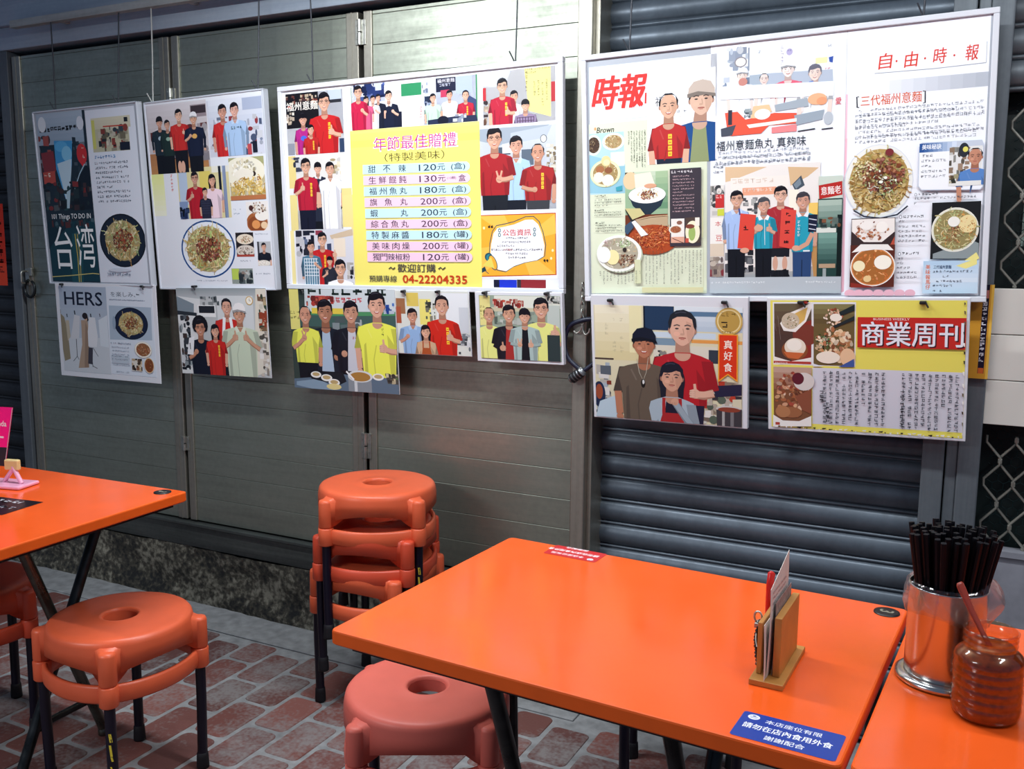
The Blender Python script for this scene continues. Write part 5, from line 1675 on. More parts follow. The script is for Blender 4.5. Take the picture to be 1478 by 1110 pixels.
 ('C',47.3,10.9,106.7,29,'a43c34 c9604c 7a2c28 d8b0a0',34,5.4,18.4,77),
 ('r','e0d68c',1.8,2,36.8,91.4),
 ('G','8a7c40',2.7,32.3,18.8,51.4,8.83,3.31,{'seed':4,'fill':1}),
 ('C',232.6,1,46.8,21.8,'2a2c30 c9ccc8 5a605c',14,6.2,20.7,78),
 ('C',51.7,49.6,143.7,39.3,'5a6860 c9d0c8 8a978c',24,8,26.6,79),
 ('r','b9c2bc',231.1,28.5,41.4,106.6),
 ('P',33.9,61.8,46.3,'e3e58a',214.7,{'skin':'c4937a','st':'bald','sw':0.92,'waist':2.9,'pants':'1b1e26'}),
 ('P',211.6,38.8,58.9,'e2e488',215.2,{'skin':'d0a088','gl':1,'arms':'dt','hand':0.75,'handy':0.55,'hs':1.5,'sw':1,'waist':2.9,'pants':'a02a34'}),
 ('P',102.8,57.2,50.8,'1b1b26',211.1,{'skin':'c8987e','inner':'a2302e','arms':'TJ','hand':0.45,'handy':1.35,'sw':1.08}),
 ('P',156.2,62.5,44.2,'a8bcba',208.3,{'skin':'d0a086','inner':'14161e','arms':'VT','hand':0.38,'handy':1.25,'sw':1.12,'st':'bang'}),
 ('r','2e3a3c',230.4,117.2,40.9,80)]),
]),
dict(name='newspaper_board',W=1050.5,H=690.1,pose=(-0.5374,2.59,1.2688,0.0275,0.0232,0.0279),label='largest white framed board of newspaper and magazine clippings,over the roller shutter',cat='notice board',style='framed',fw=0.014,wires=[(-0.385,2.9,2.59),(0.36,2.9,2.59)],parts=[
('newspaper_clipping',None,21.7,33.5,362.7,161.0,0.0,'eef1f7','print',[
 ('l','b9c0ca',1.53,[-0.5,148,90.1,148.7,168.7,147.5]),
 ('t','c9ced8','時報',91.9,77.4,87.4,{'bold':0.05,'skew':0.22,'width':146.8}),
 ('t','d8322f','時報',89.6,73.6,88.9,{'bold':0.055,'skew':0.22,'width':148.8}),
 ('p','d8322f',[162.9,83.5,168.2,82.2,167.2,112.1,161.9,111.6]),
 ('G','b9bfca',190.5,31.8,29.7,8,6.47,1.44,{'seed':3,'fill':0.6})]),
('magazine_page',None,18.7,188.9,339.8,478.9,0.2,'d9dfc6','matte_print',[
 ('t','24201c','Brown',49.7,18.2,15.2,{'bold':0.03,'skew':0.2,'width':51.2}),
 ('e','e0a070',18.9,13.8,4,4.4),
 ('r','aed0da',1.1,26.4,102.8,170.1),
 ('p','8fbfd0',[-0.1,85,106.9,116.7,105.8,196.6,-2.1,192]),
 ('r','e8eee8',64.4,81.5,40.5,38.7),
 ('B',13.3,58.3,23.2,28.5,'eaf0ea','d8e4da','5a4030 8a6a48 c9b080 3f3028',50,41,0.08,0.78,None,1),
 ('B',72.7,52.3,32.9,23.9,'eef2ee','e4ebe4','e2c488 b98450 f0e0b4 8a5030',70,42,0.08,0.78,None,1),
 ('B',47.7,139,46,38.1,'d8dcb0','e9e2bc','d8b878 c99a5a efe4c4',40,43,0.07,0.82,None,1),
 ('e','a46a44',32,127.2,12.7,10.3),
 ('e','8a5638',57.7,130.4,11.8,8.8),
 ('e','e8cf94',50.2,104.4,14.2,14.6),
 ('e','f0e6d2',27.6,149,15.2,14.7),
 ('e','f6f2ea',55.3,157.7,17.4,15.4),
 ('p','3f9cae',[78.6,178.9,98.3,174.4,97.3,188.9,80.4,190]),
 ('e','e6d9b0',52.1,108.1,9.5,8),
 ('G','4a4c40',110.1,26.8,57.7,84.3,4.45,3.34,{'vertical':True,'seed':6,'fill':0.95}),
 ('G','4a4c40',122.7,95.9,44.9,34.9,4.46,3.34,{'vertical':True,'seed':7}),
 ('r','93b08e',106.6,140,123.7,120.5),
 ('g',106.6,140,124.1,59,'c9d4bc','8fb08c',5,0),
 ('r','3a2c22',106.6,140,26.7,16.8),
 ('e','e8c49c',122.2,163.2,21.4,24.2),
 ('p','f0e2d0',[133.5,146.5,180.9,142.1,195,180.4,136.7,184.6]),
 ('g',195.4,141.2,35,102.2,'a9c09a','5f8a6a',6,0),
 ('p','182a3a',[116.1,202.8,224.3,203.9,210.7,235.8,179.8,258.8,157.9,258.1,128.7,232.8]),
 ('e','1b2f40',170.5,206.1,54.6,24.8),
 ('e','f2f2ec',170.5,204,53.9,23.4),
 ('F',174.9,201.8,32.7,15.1,'e6d8ac f0e8cc d8c08a',60,44,1.2),
 ('F',173,205.1,24,13.1,'7a3f26 93502f 5e2f20 a4633c 6a3a30 c0703c',60,45,1.4),
 ('e','d8a080',180.6,179.7,18.1,6.2),
 ('r','6a3018',106.1,258.1,123.5,90.1),
 ('p','b8a080',[135.6,271.3,179.7,263,230.3,262.2,230.1,291.4,150.2,289.1]),
 ('e','a8441c',186.4,328.3,72.9,41.7),
 ('F',186.4,321.3,61.9,31.2,'c4582a a8401c d87038 8a2c14 e08848',240,46,0.8),
 ('p','1c2024',[106.3,242.4,115.7,239.3,135.6,271.3,124.4,277.9]),
 ('p','e9ecea',[125.2,277.9,135.6,273,173.7,314.1,153.5,318.8]),
 ('p','39506a',[105.7,287.9,124.5,274.4,131.7,292.1,112.8,312.6,105.4,305.4]),
 ('l','d8b890',1.79,[150.4,270,179.7,264,230.3,262.2]),
 ('p','c9c088',[106.4,238.9,150.7,240.5,165.2,258.3,128.2,271.1]),
 ('r','37303a',236.9,137.6,87.6,210.7),
 ('G','f0eaec',241.1,142.5,66.6,12.9,8.24,0.69,{'seed':5,'fill':1,'thick':0.16}),
 ('G','d8b4b8',244.6,156.2,65.2,108.6,4.48,4.14,{'seed':6,'fill':0.97}),
 ('r','e8e2dc',240.2,272.8,37.6,66),
 ('B',253.2,302.3,19.6,12.3,'f2eee8','dcd0c0','c97048 a8502c e0a070',40,47,0.1,0.75,None,1),
 ('r','d9a48c',239.9,322.6,37.9,16.2),
 ('l','5a2c2a',1.75,[244.1,326.1,276.1,339.8]),
 ('e','8a5a4a',264,283.8,7.8,5.5),
 ('r','4a3a34',281,270.7,40.7,69),
 ('e','efe6c8',300.9,310.4,20.3,30.6),
 ('e','9cb464',299.1,313.7,9.8,20.4),
 ('e','7c3c30',293.9,294.9,12.6,6.1),
 ('r','efe4d8',308,271.5,12.1,22.4),
 ('r','c05040',280.7,326.9,9.5,12.2),
 ('G','4f5446',15.6,198.6,38,6.8,5.49,1.1,{'seed':8,'fill':1,'thick':0.2}),
 ('G','4f5446',15.4,210.2,85.4,24.3,5.47,2.19,{'seed':9}),
 ('G','3f4438',14.9,239.2,31.2,6.4,5.51,1.1,{'seed':10,'fill':1,'thick':0.2}),
 ('G','4f5446',14.8,245.6,84.4,22.8,5.48,2.19,{'seed':11}),
 ('G','3f4438',16.9,274.7,30.5,6.2,5.52,1.1,{'seed':12,'fill':1,'thick':0.2}),
 ('G','4f5446',16.8,282.5,81.9,26.3,5.5,2.2,{'seed':13}),
 ('e','b9bfa8',90.3,368.6,67.8,51.7),
 ('B',86.6,365,67.1,51.7,'f2f2ec','e9eae2','e6dcc0 c9b088 efe8d4',30,48,0.05,0.86,None,1),
 ('F',101.3,337,24.7,12.7,'a9c48c d8e4c0 6f8f5a eef0e0',60,49,1.3),
 ('F',111.8,384.8,33.7,21.2,'8a5638 6a3c2a a4704c b98a66 402820',80,50,1),
 ('e','ece2a8',68.6,375.4,19.7,21.3),
 ('e','f0f2f4',42.1,367.9,19.9,22.8),
 ('F',54.1,334.3,13.7,10.7,'d8b0b0 e8d0cc b98a90',24,51,1.5),
 ('e','2c2420',104.8,354.7,6,6.4),
 ('r','d2d6b0',134.2,383.4,17.8,67.1),
 ('G','4a4c40',156.7,359.8,170,92.8,4.41,6,{'vertical':True,'seed':14}),
 ('G','4a4c40',20.2,414.2,131.8,38.1,4.59,6.25,{'vertical':True,'seed':15}),
 ('r','cfca9e',155.6,461.9,175.6,14.8),
 ('G','8a8560',185.1,455.9,16.5,3.9,3.23,1.08,{'seed':15}),
 ('l','c0c4a0',1.02,[330.9,143.3,332.6,474.9]),
 ('r','c9c69a',327.6,213.3,2.9,111.4)]),
('photo_print',None,191.9,67.2,188.7,243.8,0.5,'eef0f6','print',[
 ('g',1,-16.1,189.8,120.6,'f6f8fc','e6eaf2',5,0),  # whitened backdrop: overexposure from the lamp is painted into the print colours
 ('t','23262c','福',33.9,76.1,25.2,{'width':23.1}),
 ('G','c9ced8',79.3,39.9,47.1,49,15.62,2.84,{'seed':6,'thick':0.05}),
 ('G','6a7078',82.6,102.7,29.1,16.2,9.27,2.14,{'seed':9,'fill':0.6}),
 ('G','d8c0a0',71.4,115.8,36.6,30.6,12.17,2.86,{'seed':10,'thick':0.06}),
 ('P',149.9,80.5,81.7,'1f4c88',260.8,{'skin':'d9b49e','cap':'c4b4a8','inner':'8d976c','arms':'jj','sw':1.08,'smile':0,'dx':-0.05}),
 ('P',59.8,91.1,64.9,'b62c2c',255.9,{'skin':'d8ac92','st':'bald','strip':0.06,'sw':0.76,'arms':'dd','smile':1,'waist':2.15,'pants':'1c2436'})]),
('newspaper_clipping',None,367.6,12.0,343.4,656.6,0.0,'f3f5fb','print',[
 ('r','ecf0f7',26.2,16.4,290,240.6),  # kitchen picture: lamp overexposure painted in as pale, washed-out colours
 ('C',29.7,10.1,73,114.4,'a9b4c8 c9d2e0 e6eaf2 8a9ab4',24,6.8,27.3,81),
 ('r','8a93a4',98.2,15.6,3.7,58.6),
 ('e','8f8a90',79.1,50.3,16.5,13.4),
 ('e','f0ece6',79.1,50.3,13.1,10.4),
 ('G','9aa0b4',124.5,26.7,15.3,13.1,8.03,1.34,{'seed':4}),
 ('G','a49ab4',181.4,21.2,8.8,51.7,7.92,1.98,{'vertical':True,'seed':5}),
 ('e','b4acd0',203.7,37.6,7.9,8.5),
 ('G','7a7aa8',198.1,31.8,11.6,11.9,5.25,0.98,{'seed':3,'fill':1}),
 ('r','f2f2b0',268.5,59.5,29.1,14.2),
 ('p','3a56a8',[300.6,61.1,311.7,59.1,310.3,75,302.3,72.6]),
 ('G','9aa0ae',298.4,19.2,11.4,20.5,8.94,1.28,{'seed':6}),
 ('G','d87a8c',291.4,86,19.3,14.7,7.07,1.61,{'seed':7}),
 ('r','a9b6c4',102.6,86,51.1,29.7),
 ('p','b4bece',[150.1,85.5,310.6,91.1,312.6,123.5,240,123.4,150.3,115.4]),
 ('P',140.1,99.5,27.9,'eef1f8',141.1,{'skin':'e9d6d0','st':'bald','arms':'dd'}),
 ('P',83.7,84.2,32.2,'f0f2f8',136.3,{'skin':'ead8d0','cap':'eceff6'}),
 ('P',200.8,80.5,38.7,'e2667e',139.7,{'skin':'f0e2de','cap':'eef0f6','sw':0.95}),
 ('P',267.7,96,38.3,'eef1f4',152,{'skin':'ecd6cc','st':'short','hair':'6a6a78','sw':1.0}),
 ('p','6a86c9',[253,116.4,264.3,114.2,262.9,125.5,256.4,126.5]),
 ('p','f4f6fb',[26.2,107.6,314.2,120.4,314.7,156,26.2,141.6]),
 ('e','c98a80',85.5,101.1,11.7,10.1),
 ('p','e35a44',[38.6,176.7,71.8,175.9,92.7,197.8,167.6,186.7,224.3,191.1,224.6,217.6,154.4,217.5,134.1,236.3,54.4,237.6,43.9,214.6]),
 ('p','a4aeb8',[167.5,166.7,250.2,155.4,253.7,177,171,183.6]),
 ('p','9aa6b2',[217.8,197.2,292.7,188.3,288.2,212.5,224.6,222.6]),
 ('e','f2b48c',274.6,160.7,23.3,14.4),
 ('e','e8a078',286,166.6,12.9,9.8),
 ('p','e8c49a',[113.2,165.7,154,163.9,160.9,182.9,127,197,106.5,195.5]),
 ('e','f2f4f8',137.2,187.7,20.4,13.4),
 ('p','f6f0e4',[96.2,211.6,224.5,204.4,224.5,212.7,103.1,220.6]),
 ('p','e88a8c',[161.2,223,224.6,219.3,224.8,237.5,161.3,238.1]),
 ('p','4a4f5c',[28,216.9,68.4,209.6,57.9,236.1,29.1,237.6]),
 ('r','3a3844',47.3,170.5,10.6,38.3),
 ('C',89.1,170.5,27.6,22.4,'6a7a80 a9b4b8 3a4a50',12,4.1,11.6,82),
 ('l','3c3e48',2.98,[228.1,237.8,270.7,234.2]),
 ('l','3c3e48',2.94,[286.9,236.9,314.3,235.6]),
 ('e','b9c0c8',302.7,210.3,10.9,16.3),
 ('t','e0646c','愛',326.4,169.9,17.5,{'bold':0.01,'width':14.6}),
 ('t','39424c','福州意麵魚丸 真夠味',132.5,262.2,26.4,{'width':232.7}),
 ('G','7f8896',20.9,276.7,242.5,28.1,10.2,1.36,{'seed':10,'fill':0.95,'thick':0.08}),
 ('G','6a7482',13.7,290.1,249.8,28,10.22,2.04,{'seed':11,'fill':0.95,'thick':0.1}),
 ('G','7a8492',12,305.7,250,19.3,10.23,1.36,{'seed':12,'thick':0.08}),
 ('G','6a7482',7.3,312.1,28.6,27.6,9.15,4.22,{'seed':13,'fill':0.9}),
 ('r','d8d4d0',-5.3,363.8,43.4,247.4),
 ('C',-5.3,363.8,43.3,80.6,'4a4a4e 8a8a88 c9c4bc e8e4de',26,5.3,21.3,83),
 ('r','c23434',14.4,389.2,23.6,35.9),
 ('G','f2d8d4',16.2,391,21.1,21.9,9.9,1.41,{'seed':5,'fill':1}),
 ('r','c9d048',19.8,428,18.2,18.1),
 ('r','ece8e2',-3.6,450.1,41.7,71.7),
 ('t','c43838','本',21.6,467.4,14.1,{'width':15.8}),
 ('t','c43838','豆',24.4,505.6,16.3,{'width':18.0}),
 ('r','d8c8b4',-4.5,521,42.6,34.4),
 ('r','8a7a78',-5.3,574.5,43.4,36),
 ('C',-5.3,556.6,43.4,53.9,'a49488 c9bcae 6a5c5c 8a3a40',20,7.2,21.6,84),
 ('r','e9e3de',40.1,318.4,245.9,295),
 ('p','dcbc98',[40.1,317.4,150.7,323.4,57.1,354.6,41.2,357.3]),
 ('p','d6b48c',[204.7,326.3,282.4,332.2,254.8,354,211.9,375.5]),
 ('r','efe6de',55.3,347.6,150.6,33),
 ('G','d9c4b4',58.9,351.2,144.6,23.9,15.1,2.06,{'seed':6,'thick':0.1}),
 ('r','e8a484',87,375.3,88.6,19.6),
 ('G','f4e0d4',90.5,377.6,82.7,15.2,10.31,1.37,{'seed':7,'fill':1}),
 ('p','46525e',[215.9,372.3,238.3,349.9,247.8,375.5,224.7,389.6]),
 ('p','7a8894',[219.2,372.5,235,356.4,239.2,371.7,226,383.6]),
 ('C',88.8,401,38.5,46.3,'8a8a8c 4a4c50 c9c8c4',16,5.2,17.3,85),
 ('r','f0c86a',258.9,421.3,24.1,31.1),
 ('r','f4ecdc',208.6,385.5,24,58.5),
 ('g',41.3,585.6,244.7,27.8,'b4ada8','9aa0a4',3,0),
 ('C',41.3,539.5,76.3,60.9,'2a2c34 5a5c62 8a8c90',24,7.1,24.7,86),
 ('r','d6cfc8',165.6,524.3,65.2,73.4),
 ('p','b98a54',[263.4,526.3,281.5,519.8,282.7,611.7,274.4,611.7]),
 ('P',187.2,397.5,40.8,'a62e36',618.2,{'skin':'dcb09a','gl':1,'arms':'dd','sw':0.85,'waist':3.4,'pants':'1b1d24'}),
 ('r','d6d0ca',165.9,559.7,48,34.4),
 ('e','cfa08a',175.6,576.4,6.9,19.1),
 ('e','cfa08a',200.2,576.7,6.8,19),
 ('p','14161c',[166.3,612.9,176.4,593.8,183.3,597.3,181.7,613]),
 ('p','14161c',[193.5,593.9,203.7,590.6,214.1,611.4,200.5,613]),
 ('P',143.7,423.1,38.5,'2a9ab2',621.6,{'skin':'d0a08a','st':'short','hair':'4a4a50','collar':'eef0f2','arms':'tt','hand':0.5,'handy':0.9,'sw':0.78,'waist':2.95,'pants':'14161e'}),
 ('l','d8e8ec',1.38,[146.3,458.3,147.8,527.4]),
 ('P',72,403.8,40.3,'a6bee8',621.3,{'skin':'d6a890','gl':1,'collar':'c3d4f0','arms':'jd','sw':0.82,'waist':3.3,'pants':'13151d'}),
 ('l','3a4a8a',4.2,[78.4,428.3,81.2,445.8]),
 ('P',244.3,415.7,41.1,'2a9ab2',621.9,{'skin':'cf9c86','hair':'3c3a40','collar':'e8eaee','arms':'dd','sw':0.82,'waist':3.2,'pants':'2c4672'}),
 ('r','1c2238',258.6,451.6,22.6,44.6),
 ('l','c9ccd8',2.34,[260,461.8,279.8,465.8]),
 ('l','c9ccd8',2.34,[260.2,475.3,278.7,479.2]),
 ('l','c9ccd8',2.34,[260.3,487.2,277.9,491]),
 ('l','d09c84',11.37,[269.7,499.3,256.8,526.1,233.6,539.3]),
 ('G','eef4f6',230.1,466,9.8,42.7,8.09,2.02,{'vertical':True,'seed':4,'fill':1}),
 ('r','e6e6ea',247,543,16.7,3.7),
 ('p','d9473a',[82.6,441.7,123.8,447.2,115.6,540.1,75.1,533.8]),
 ('p','d84a40',[189.5,433,227.9,438.7,223.5,539.9,185.5,532.3]),
 ('G','1c1418',93.5,451.8,15.5,17.1,15.33,0.7,{'seed':20,'fill':1,'thick':0.16}),
 ('G','1c1418',91.2,474.3,15.4,17.1,15.37,0.7,{'seed':21,'fill':1,'thick':0.16}),
 ('G','1c1418',89.1,496.9,15.5,17.1,15.4,0.7,{'seed':22,'fill':1,'thick':0.16}),
 ('G','1c1418',87.4,517.9,15.6,17.1,15.43,0.7,{'seed':23,'fill':1,'thick':0.16}),
 ('G','1c1418',201.7,441.6,15,16.8,14.9,0.68,{'seed':30,'fill':1,'thick':0.16}),
 ('G','1c1418',200.2,465.4,15,16.8,14.93,0.68,{'seed':31,'fill':1,'thick':0.16}),
 ('G','1c1418',198.8,489.3,15,16.8,14.96,0.68,{'seed':32,'fill':1,'thick':0.16}),
 ('G','1c1418',197.3,511.6,15,16.7,14.99,0.68,{'seed':33,'fill':1,'thick':0.16}),
 ('e','d6a48c',94.5,540.4,12,7),
 ('e','d6a48c',228.5,537.5,10.1,7.5),
 ('e','d6a48c',130.9,482,11.8,9),
 ('r','c9d4c8',282.7,355.4,59.2,69.1),
 ('r','24403c',282.4,412.1,61.5,200.6),
 ('g',283.5,415.5,57.8,72.2,'b4c4b8','4a6a60',5,0),
 ('p','b42c28',[283,378.1,340.7,369.5,341.9,403.9,285.1,412.9]),
 ('t','f4ece8','意麵老',313.4,391.4,20.6,{'rot':-0.06,'bold':0.02,'width':48.5}),
 ('g',284.5,499.6,48.5,81.9,'7fa89c','2c4a46',6,0),
 ('r','d8dcd4',279.4,486,49.1,13),
 ('r','b4987c',287.2,579.3,41.1,10.6),
 ('r','101c1c',331.1,454,12.8,158.7),
 ('C',285.7,459.2,54,28.4,'2a3c3a 6a7a74 8a5a40',14,6.6,16.5,87),
 ('r','9aa4a4',297.3,591.3,8.5,21.2),
 ('r','b6bec4',-5.7,612.5,350.3,42.9),
 ('G','e8ecee',3.4,624,149.2,7.4,6.03,1.42,{'seed':9}),
 ('G','e8ecee',254.6,623.6,79.2,8,6.04,1.34,{'seed':10})]),
('newspaper_clipping',None,711.8,12.0,320.4,661.6,0.0,'f2f4fb','print',[
 ('p','f3c3d2',[-2.7,155.5,4.6,156.2,4.9,298.9,-3.1,298.4]),
 ('p','eebccb',[-3.1,263.8,5.6,264.4,5.6,490.2,6.8,651.5,-0.6,655.4]),
 ('l','8f949e',1.64,[66.3,111.6,203.7,113.3,313.7,111]),
 ('l','a9aeb8',1.22,[314.2,62.5,314.3,111.1]),
 ('l','c9cdd6',0.66,[-20.9,5.5,167.2,6.3]),
 ('t','d83c2c','自',90.7,84.3,36.9,{'bold':0.012,'skew':0.12,'rot':-0.03,'width':29.3}),
 ('t','d83c2c','由',149.6,85.9,36.5,{'bold':0.012,'skew':0.12,'rot':-0.03,'width':28.7}),
 ('t','d83c2c','時',213.6,84.3,36.1,{'bold':0.012,'skew':0.12,'rot':-0.03,'width':28.0}),
 ('t','d83c2c','報',283.4,83.9,35.6,{'bold':0.012,'skew':0.12,'rot':-0.03,'width':27.3}),
 ('e','d83c2c',116.1,87.1,2.2,2.6),
 ('e','d83c2c',180.3,87.1,2.2,2.6),
 ('e','d83c2c',244.8,86.9,2.1,2.6),
 ('g',74.1,131.6,246.4,33.2,'eef0f7','b4bac4',9,1),
 ('t','d8623a','三代福州意麵',106,175.5,25.9,{'bold':0.01,'width':140.3}),
 ('l','2c3036',2.99,[31,164.5,25.8,164.4,27.5,190.4,32.1,190.1]),
 ('l','2c3036',2.87,[178.6,163.9,183.5,164,184.2,191.8,179.9,192.1]),
 ('G','5f6672',31.6,195.5,289.4,29.9,8.63,1.92,{'seed':30,'fill':0.96,'thick':0.09}),
 ('G','5f6672',23.6,209,297.8,29.9,8.65,1.92,{'seed':31,'fill':0.96,'thick':0.09}),
 ('G','5f6672',23.8,223.2,298.1,29.2,8.66,1.92,{'seed':32,'fill':0.96,'thick':0.09}),
 ('G','5f6672',24.1,237.5,127.4,16.4,8.88,1.97,{'seed':33,'fill':0.96,'thick':0.09}),
 ('G','5f6672',32.5,248.2,288.6,27.2,8.67,1.93,{'seed':34,'fill':0.96,'thick':0.09}),
 ('G','5f6672',24.5,261.9,283.7,26.2,8.7,1.93,{'seed':35,'fill':0.96,'thick':0.09}),
 ('e','d6dae2',82.1,376.5,82.2,92.8),
 ('e','ecece6',82.8,374.6,79.7,89.1),
 ('e','b99a5c',83.8,374.7,70.1,79.4),
 ('F',82.8,376.5,72.7,82.4,'cfae66 b98f4c d8bf80 a87a3c c9b078 b4a860 dcc890',520,61,0.9),
 ('F',92.3,358.4,52.9,44.4,'7a3f26 93502f 5e2f20 a4633c 6a3a30 9a5a4a 8a4a34',170,62,1.2),
 ('F',89.2,380.5,38.9,33.4,'3a2620 54342c 2a1c1a e8efd8 a8c080',70,63,1),
 ('F',49.4,345.1,32.2,26.1,'efe0b8 b4c07a e8d8a0',50,64,1.2),
 ('l','2a3040',3.7,[26,445.3,51.6,461.2,91,467,129.6,459.2,153.5,438.6]),
 ('e','7a3034',107,304.8,9.8,8.8),
 ('e','eef2e2',89.2,376.8,5,3.7),
 ('e','eef2e2',99.5,366.9,4.2,3.7),
 ('p','c6cedc',[174.1,297.3,180.6,286.9,313.2,289.1,317.4,299.2,320,400.1,313.7,407,183.6,402.4,174.7,391.8]),
 ('p','f4f6fb',[176,306.4,313,302.4,315.7,306.1,318,399,313,404.8,184.2,400.2,176.8,391.2]),
 ('g',175.6,289.4,82.7,21.7,'1f4a8c','dfe8f4',8,1),
 ('t','f4f6fa','美味秘訣',202.9,298.4,12.2,{'bold':0.03,'width':43.2}),
 ('G','4c525c',183.1,315.9,25.6,9.4,7.71,1.4,{'seed':42,'fill':1}),
 ('G','5c626c',181,328.4,60.3,59.2,7.7,4.9,{'seed':43}),
 ('r','e4e4e2',243.2,302.3,71.8,93),
 ('C',243.2,302.3,47.1,87.6,'c9c8c4 e8e6e2 8a8a84 5a5248 a48a74',34,5.2,17.2,65),
 ('e','2c3038',274.8,310.7,11.2,17.1),
 ('e','e0d86a',278,309.1,5.9,6.4),
 ('P',299.9,328.1,39,'5a86c4',394.7,{'skin':'c48a70','st':'bald','sw':0.85,'smile':0}),
 ('r','e6e6e2',245.5,384.2,69.5,11.1),
 ('C',245,366.2,18.9,22.4,'3a3c34 b9b08a 6a5a44',12,3.5,11.8,66),
 ('e','5c626c',170.8,412.1,3.1,4),
 ('e','f2f4fb',170.8,412.1,2.1,2.9),
 ('G','3c424c',177.6,408.7,47.1,10,7.05,1.41,{'seed':44,'fill':1,'thick':0.16}),
 ('G','5c626c',167.5,418.9,148.7,13.2,6.97,2.09,{'seed':45}),
 ('G','5c626c',167.8,431.1,21.8,8.8,7.1,2.13,{'seed':46,'fill':0.8}),
 ('r','1e2022',209.2,433.4,108.2,138),
 ('p','8f9a9c',[214.9,558.3,301.2,526.9,316.2,534.5,317.4,571.4,215.2,570.1]),
 ('B',262.2,500.6,52.8,53.9,'eceade','dfe0cc','c9b878 e0cf94 b9c084 d8a058 a8b070',150,67,0.05,0.9,None,1),
 ('e','ecd9a0',290,486.9,19.8,21.7),
 ('F',290.1,490.5,19.8,21.7,'e0a860 c98a44 e8c488',40,68,1.2),
 ('F',259.2,511.4,20.7,22.6,'8a3a24 a4502f 6a2a1c c07048',60,69,1),
 ('e','f2f0e6',259.3,480.9,13.4,12.4),
 ('F',222.5,525.3,11.5,14.7,'6f8a5a d8e0c0 3f5a3a',20,70,1.3),
 ('p','f0e690',[266.6,592,311.9,556.1,319,570.7,280.1,595.8]),
 ('r','3a2c2c',21.7,465.9,104.4,69.3),
 ('p','efe8e2',[22.8,467.9,124.5,467.3,125.3,500.8,95.8,526.4,52.8,525.5,23.3,498.2]),
 ('F',72,497.6,43,24.9,'f0e6dc c98a5c b0643c e8cfc0 8a4a34',90,71,1.3),
 ('p','b8503c',[115.5,535,125.5,512,126.1,535.2]),
 ('e','f4efe8',95,488.8,14.2,13.5),
 ('e','f2ece6',59.2,484.1,15.8,11.3),
 ('r','5a2a20',21,533.2,106.3,106.7),
 ('B',75.6,588.5,53.9,49.4,'f2eee6','d88a50','e08a44 c9692f f0b070 d87838',50,72,0.05,0.9,None,1),
 ('p','f0ede8',[24.2,551.6,45.7,531,110.1,532.3,124.6,547.5,78.3,544.9]),
 ('e','f4e8c0',43,586.2,14.5,13.8),
 ('e','f8f2e4',99.7,577.3,20.7,18.1),
 ('e','e8c890',63.6,618.9,9.4,8.4),
 ('p','8a3026',[23.7,628.3,76.6,638,76.6,640.7,23.9,640.7]),
 ('e','5c626c',138.1,465.5,3.5,4.5),
 ('e','f2f4fb',138.1,465.5,2.4,3.3),
 ('G','3c424c',144.3,462,53.3,9.7,7.49,1.43,{'seed':47,'fill':1,'thick':0.16}),
 ('G','5c626c',134.1,473.1,14.1,7.9,7.2,2.16,{'seed':48}),
 ('G','5c626c',133.7,486.1,68.4,53.5,7.53,4.3,{'seed':49}),
 ('e','5c626c',138.1,557.1,3.5,4.5),
 ('e','f2f4fb',138.1,557.1,2.5,3.4),
 ('G','3c424c',144.3,552.7,39.8,8.8,7.56,1.44,{'seed':50,'fill':1,'thick':0.16}),
 ('G','5c626c',133.8,565.3,15.9,7,7.25,2.18,{'seed':51}),
 ('G','5c626c',133,576.6,53.6,55.8,7.6,4.34,{'seed':52}),
 ('r','c9dff0',194.2,575.8,124.2,80.5),
 ('g',194.2,575.8,123.3,53.1,'b4d2ea','dbe8f4',5,0),
 ('p','f0e690',[268.1,588.4,314,570.6,314.5,585.2,290,595.9]),
 ('t','d86a38','美',205.2,590.7,11.1,{'bold':0.03,'width':10.3}),
 ('t','d86a38','味',205.5,603.4,11.2,{'bold':0.03,'width':10.3}),
 ('t','d86a38','報',205.8,615.7,11.2,{'bold':0.03,'width':10.3}),
 ('t','d86a38','馬',206.2,628,11.2,{'bold':0.03,'width':10.3}),
 ('t','d86a38','仔',206.5,640.6,11.2,{'bold':0.03,'width':10.3}),
 ('t','24426a','三代福州意麵',237.9,591,8.9,{'bold':0.02,'width':40.0}),
 ('G','46546a',216.7,599,95.2,8.7,7.03,1.41,{'seed':53,'fill':0.97}),
 ('G','46546a',239.5,611,47.9,6.8,7.04,1.41,{'seed':54,'fill':1}),
 ('G','46546a',217.3,623.1,70.4,6.5,7.07,1.41,{'seed':55,'fill':0.9}),
 ('G','46546a',217.6,634.3,80.5,6.3,7.07,1.41,{'seed':56,'fill':0.9}),
 ('G','46546a',218,646.6,25.4,6.6,7.13,1.43,{'seed':57,'fill':0.8}),
 ('e','f0b8c6',22.3,656.1,13.2,10),
 ('e','f0b8c6',44.3,656.1,13.1,10),
 ('e','f0b8c6',66.1,656,13,10),
 ('e','f0b8c6',91.3,655.9,12.9,9.9),
 ('e','f0b8c6',116.3,655.9,12.8,9.9),
 ('e','f0b8c6',141.1,655.8,12.7,9.8),
 ('e','f0b8c6',165.6,655.7,12.6,9.8)]),
]),
dict(name='photo_poster',W=455.5,H=366.4,pose=(-0.8041,2.592,0.9141,0.1007,-0.0023,0.0134),label='white bordered poster with a red award ribbon and three people on the roller shutter',cat='poster',style='white',hooks=[(-0.165,0.352),(0.165,0.352)],parts=[
('photo_print',None,8.7,28.6,432.3,333.6,0.0,'d9d2b2','print',[
 ('g',3.1,-2.9,142.6,163.2,'efe9d2','d8cc9a',6,0),
 ('r','e9e2b4',108.3,-3.9,37.9,140.1),
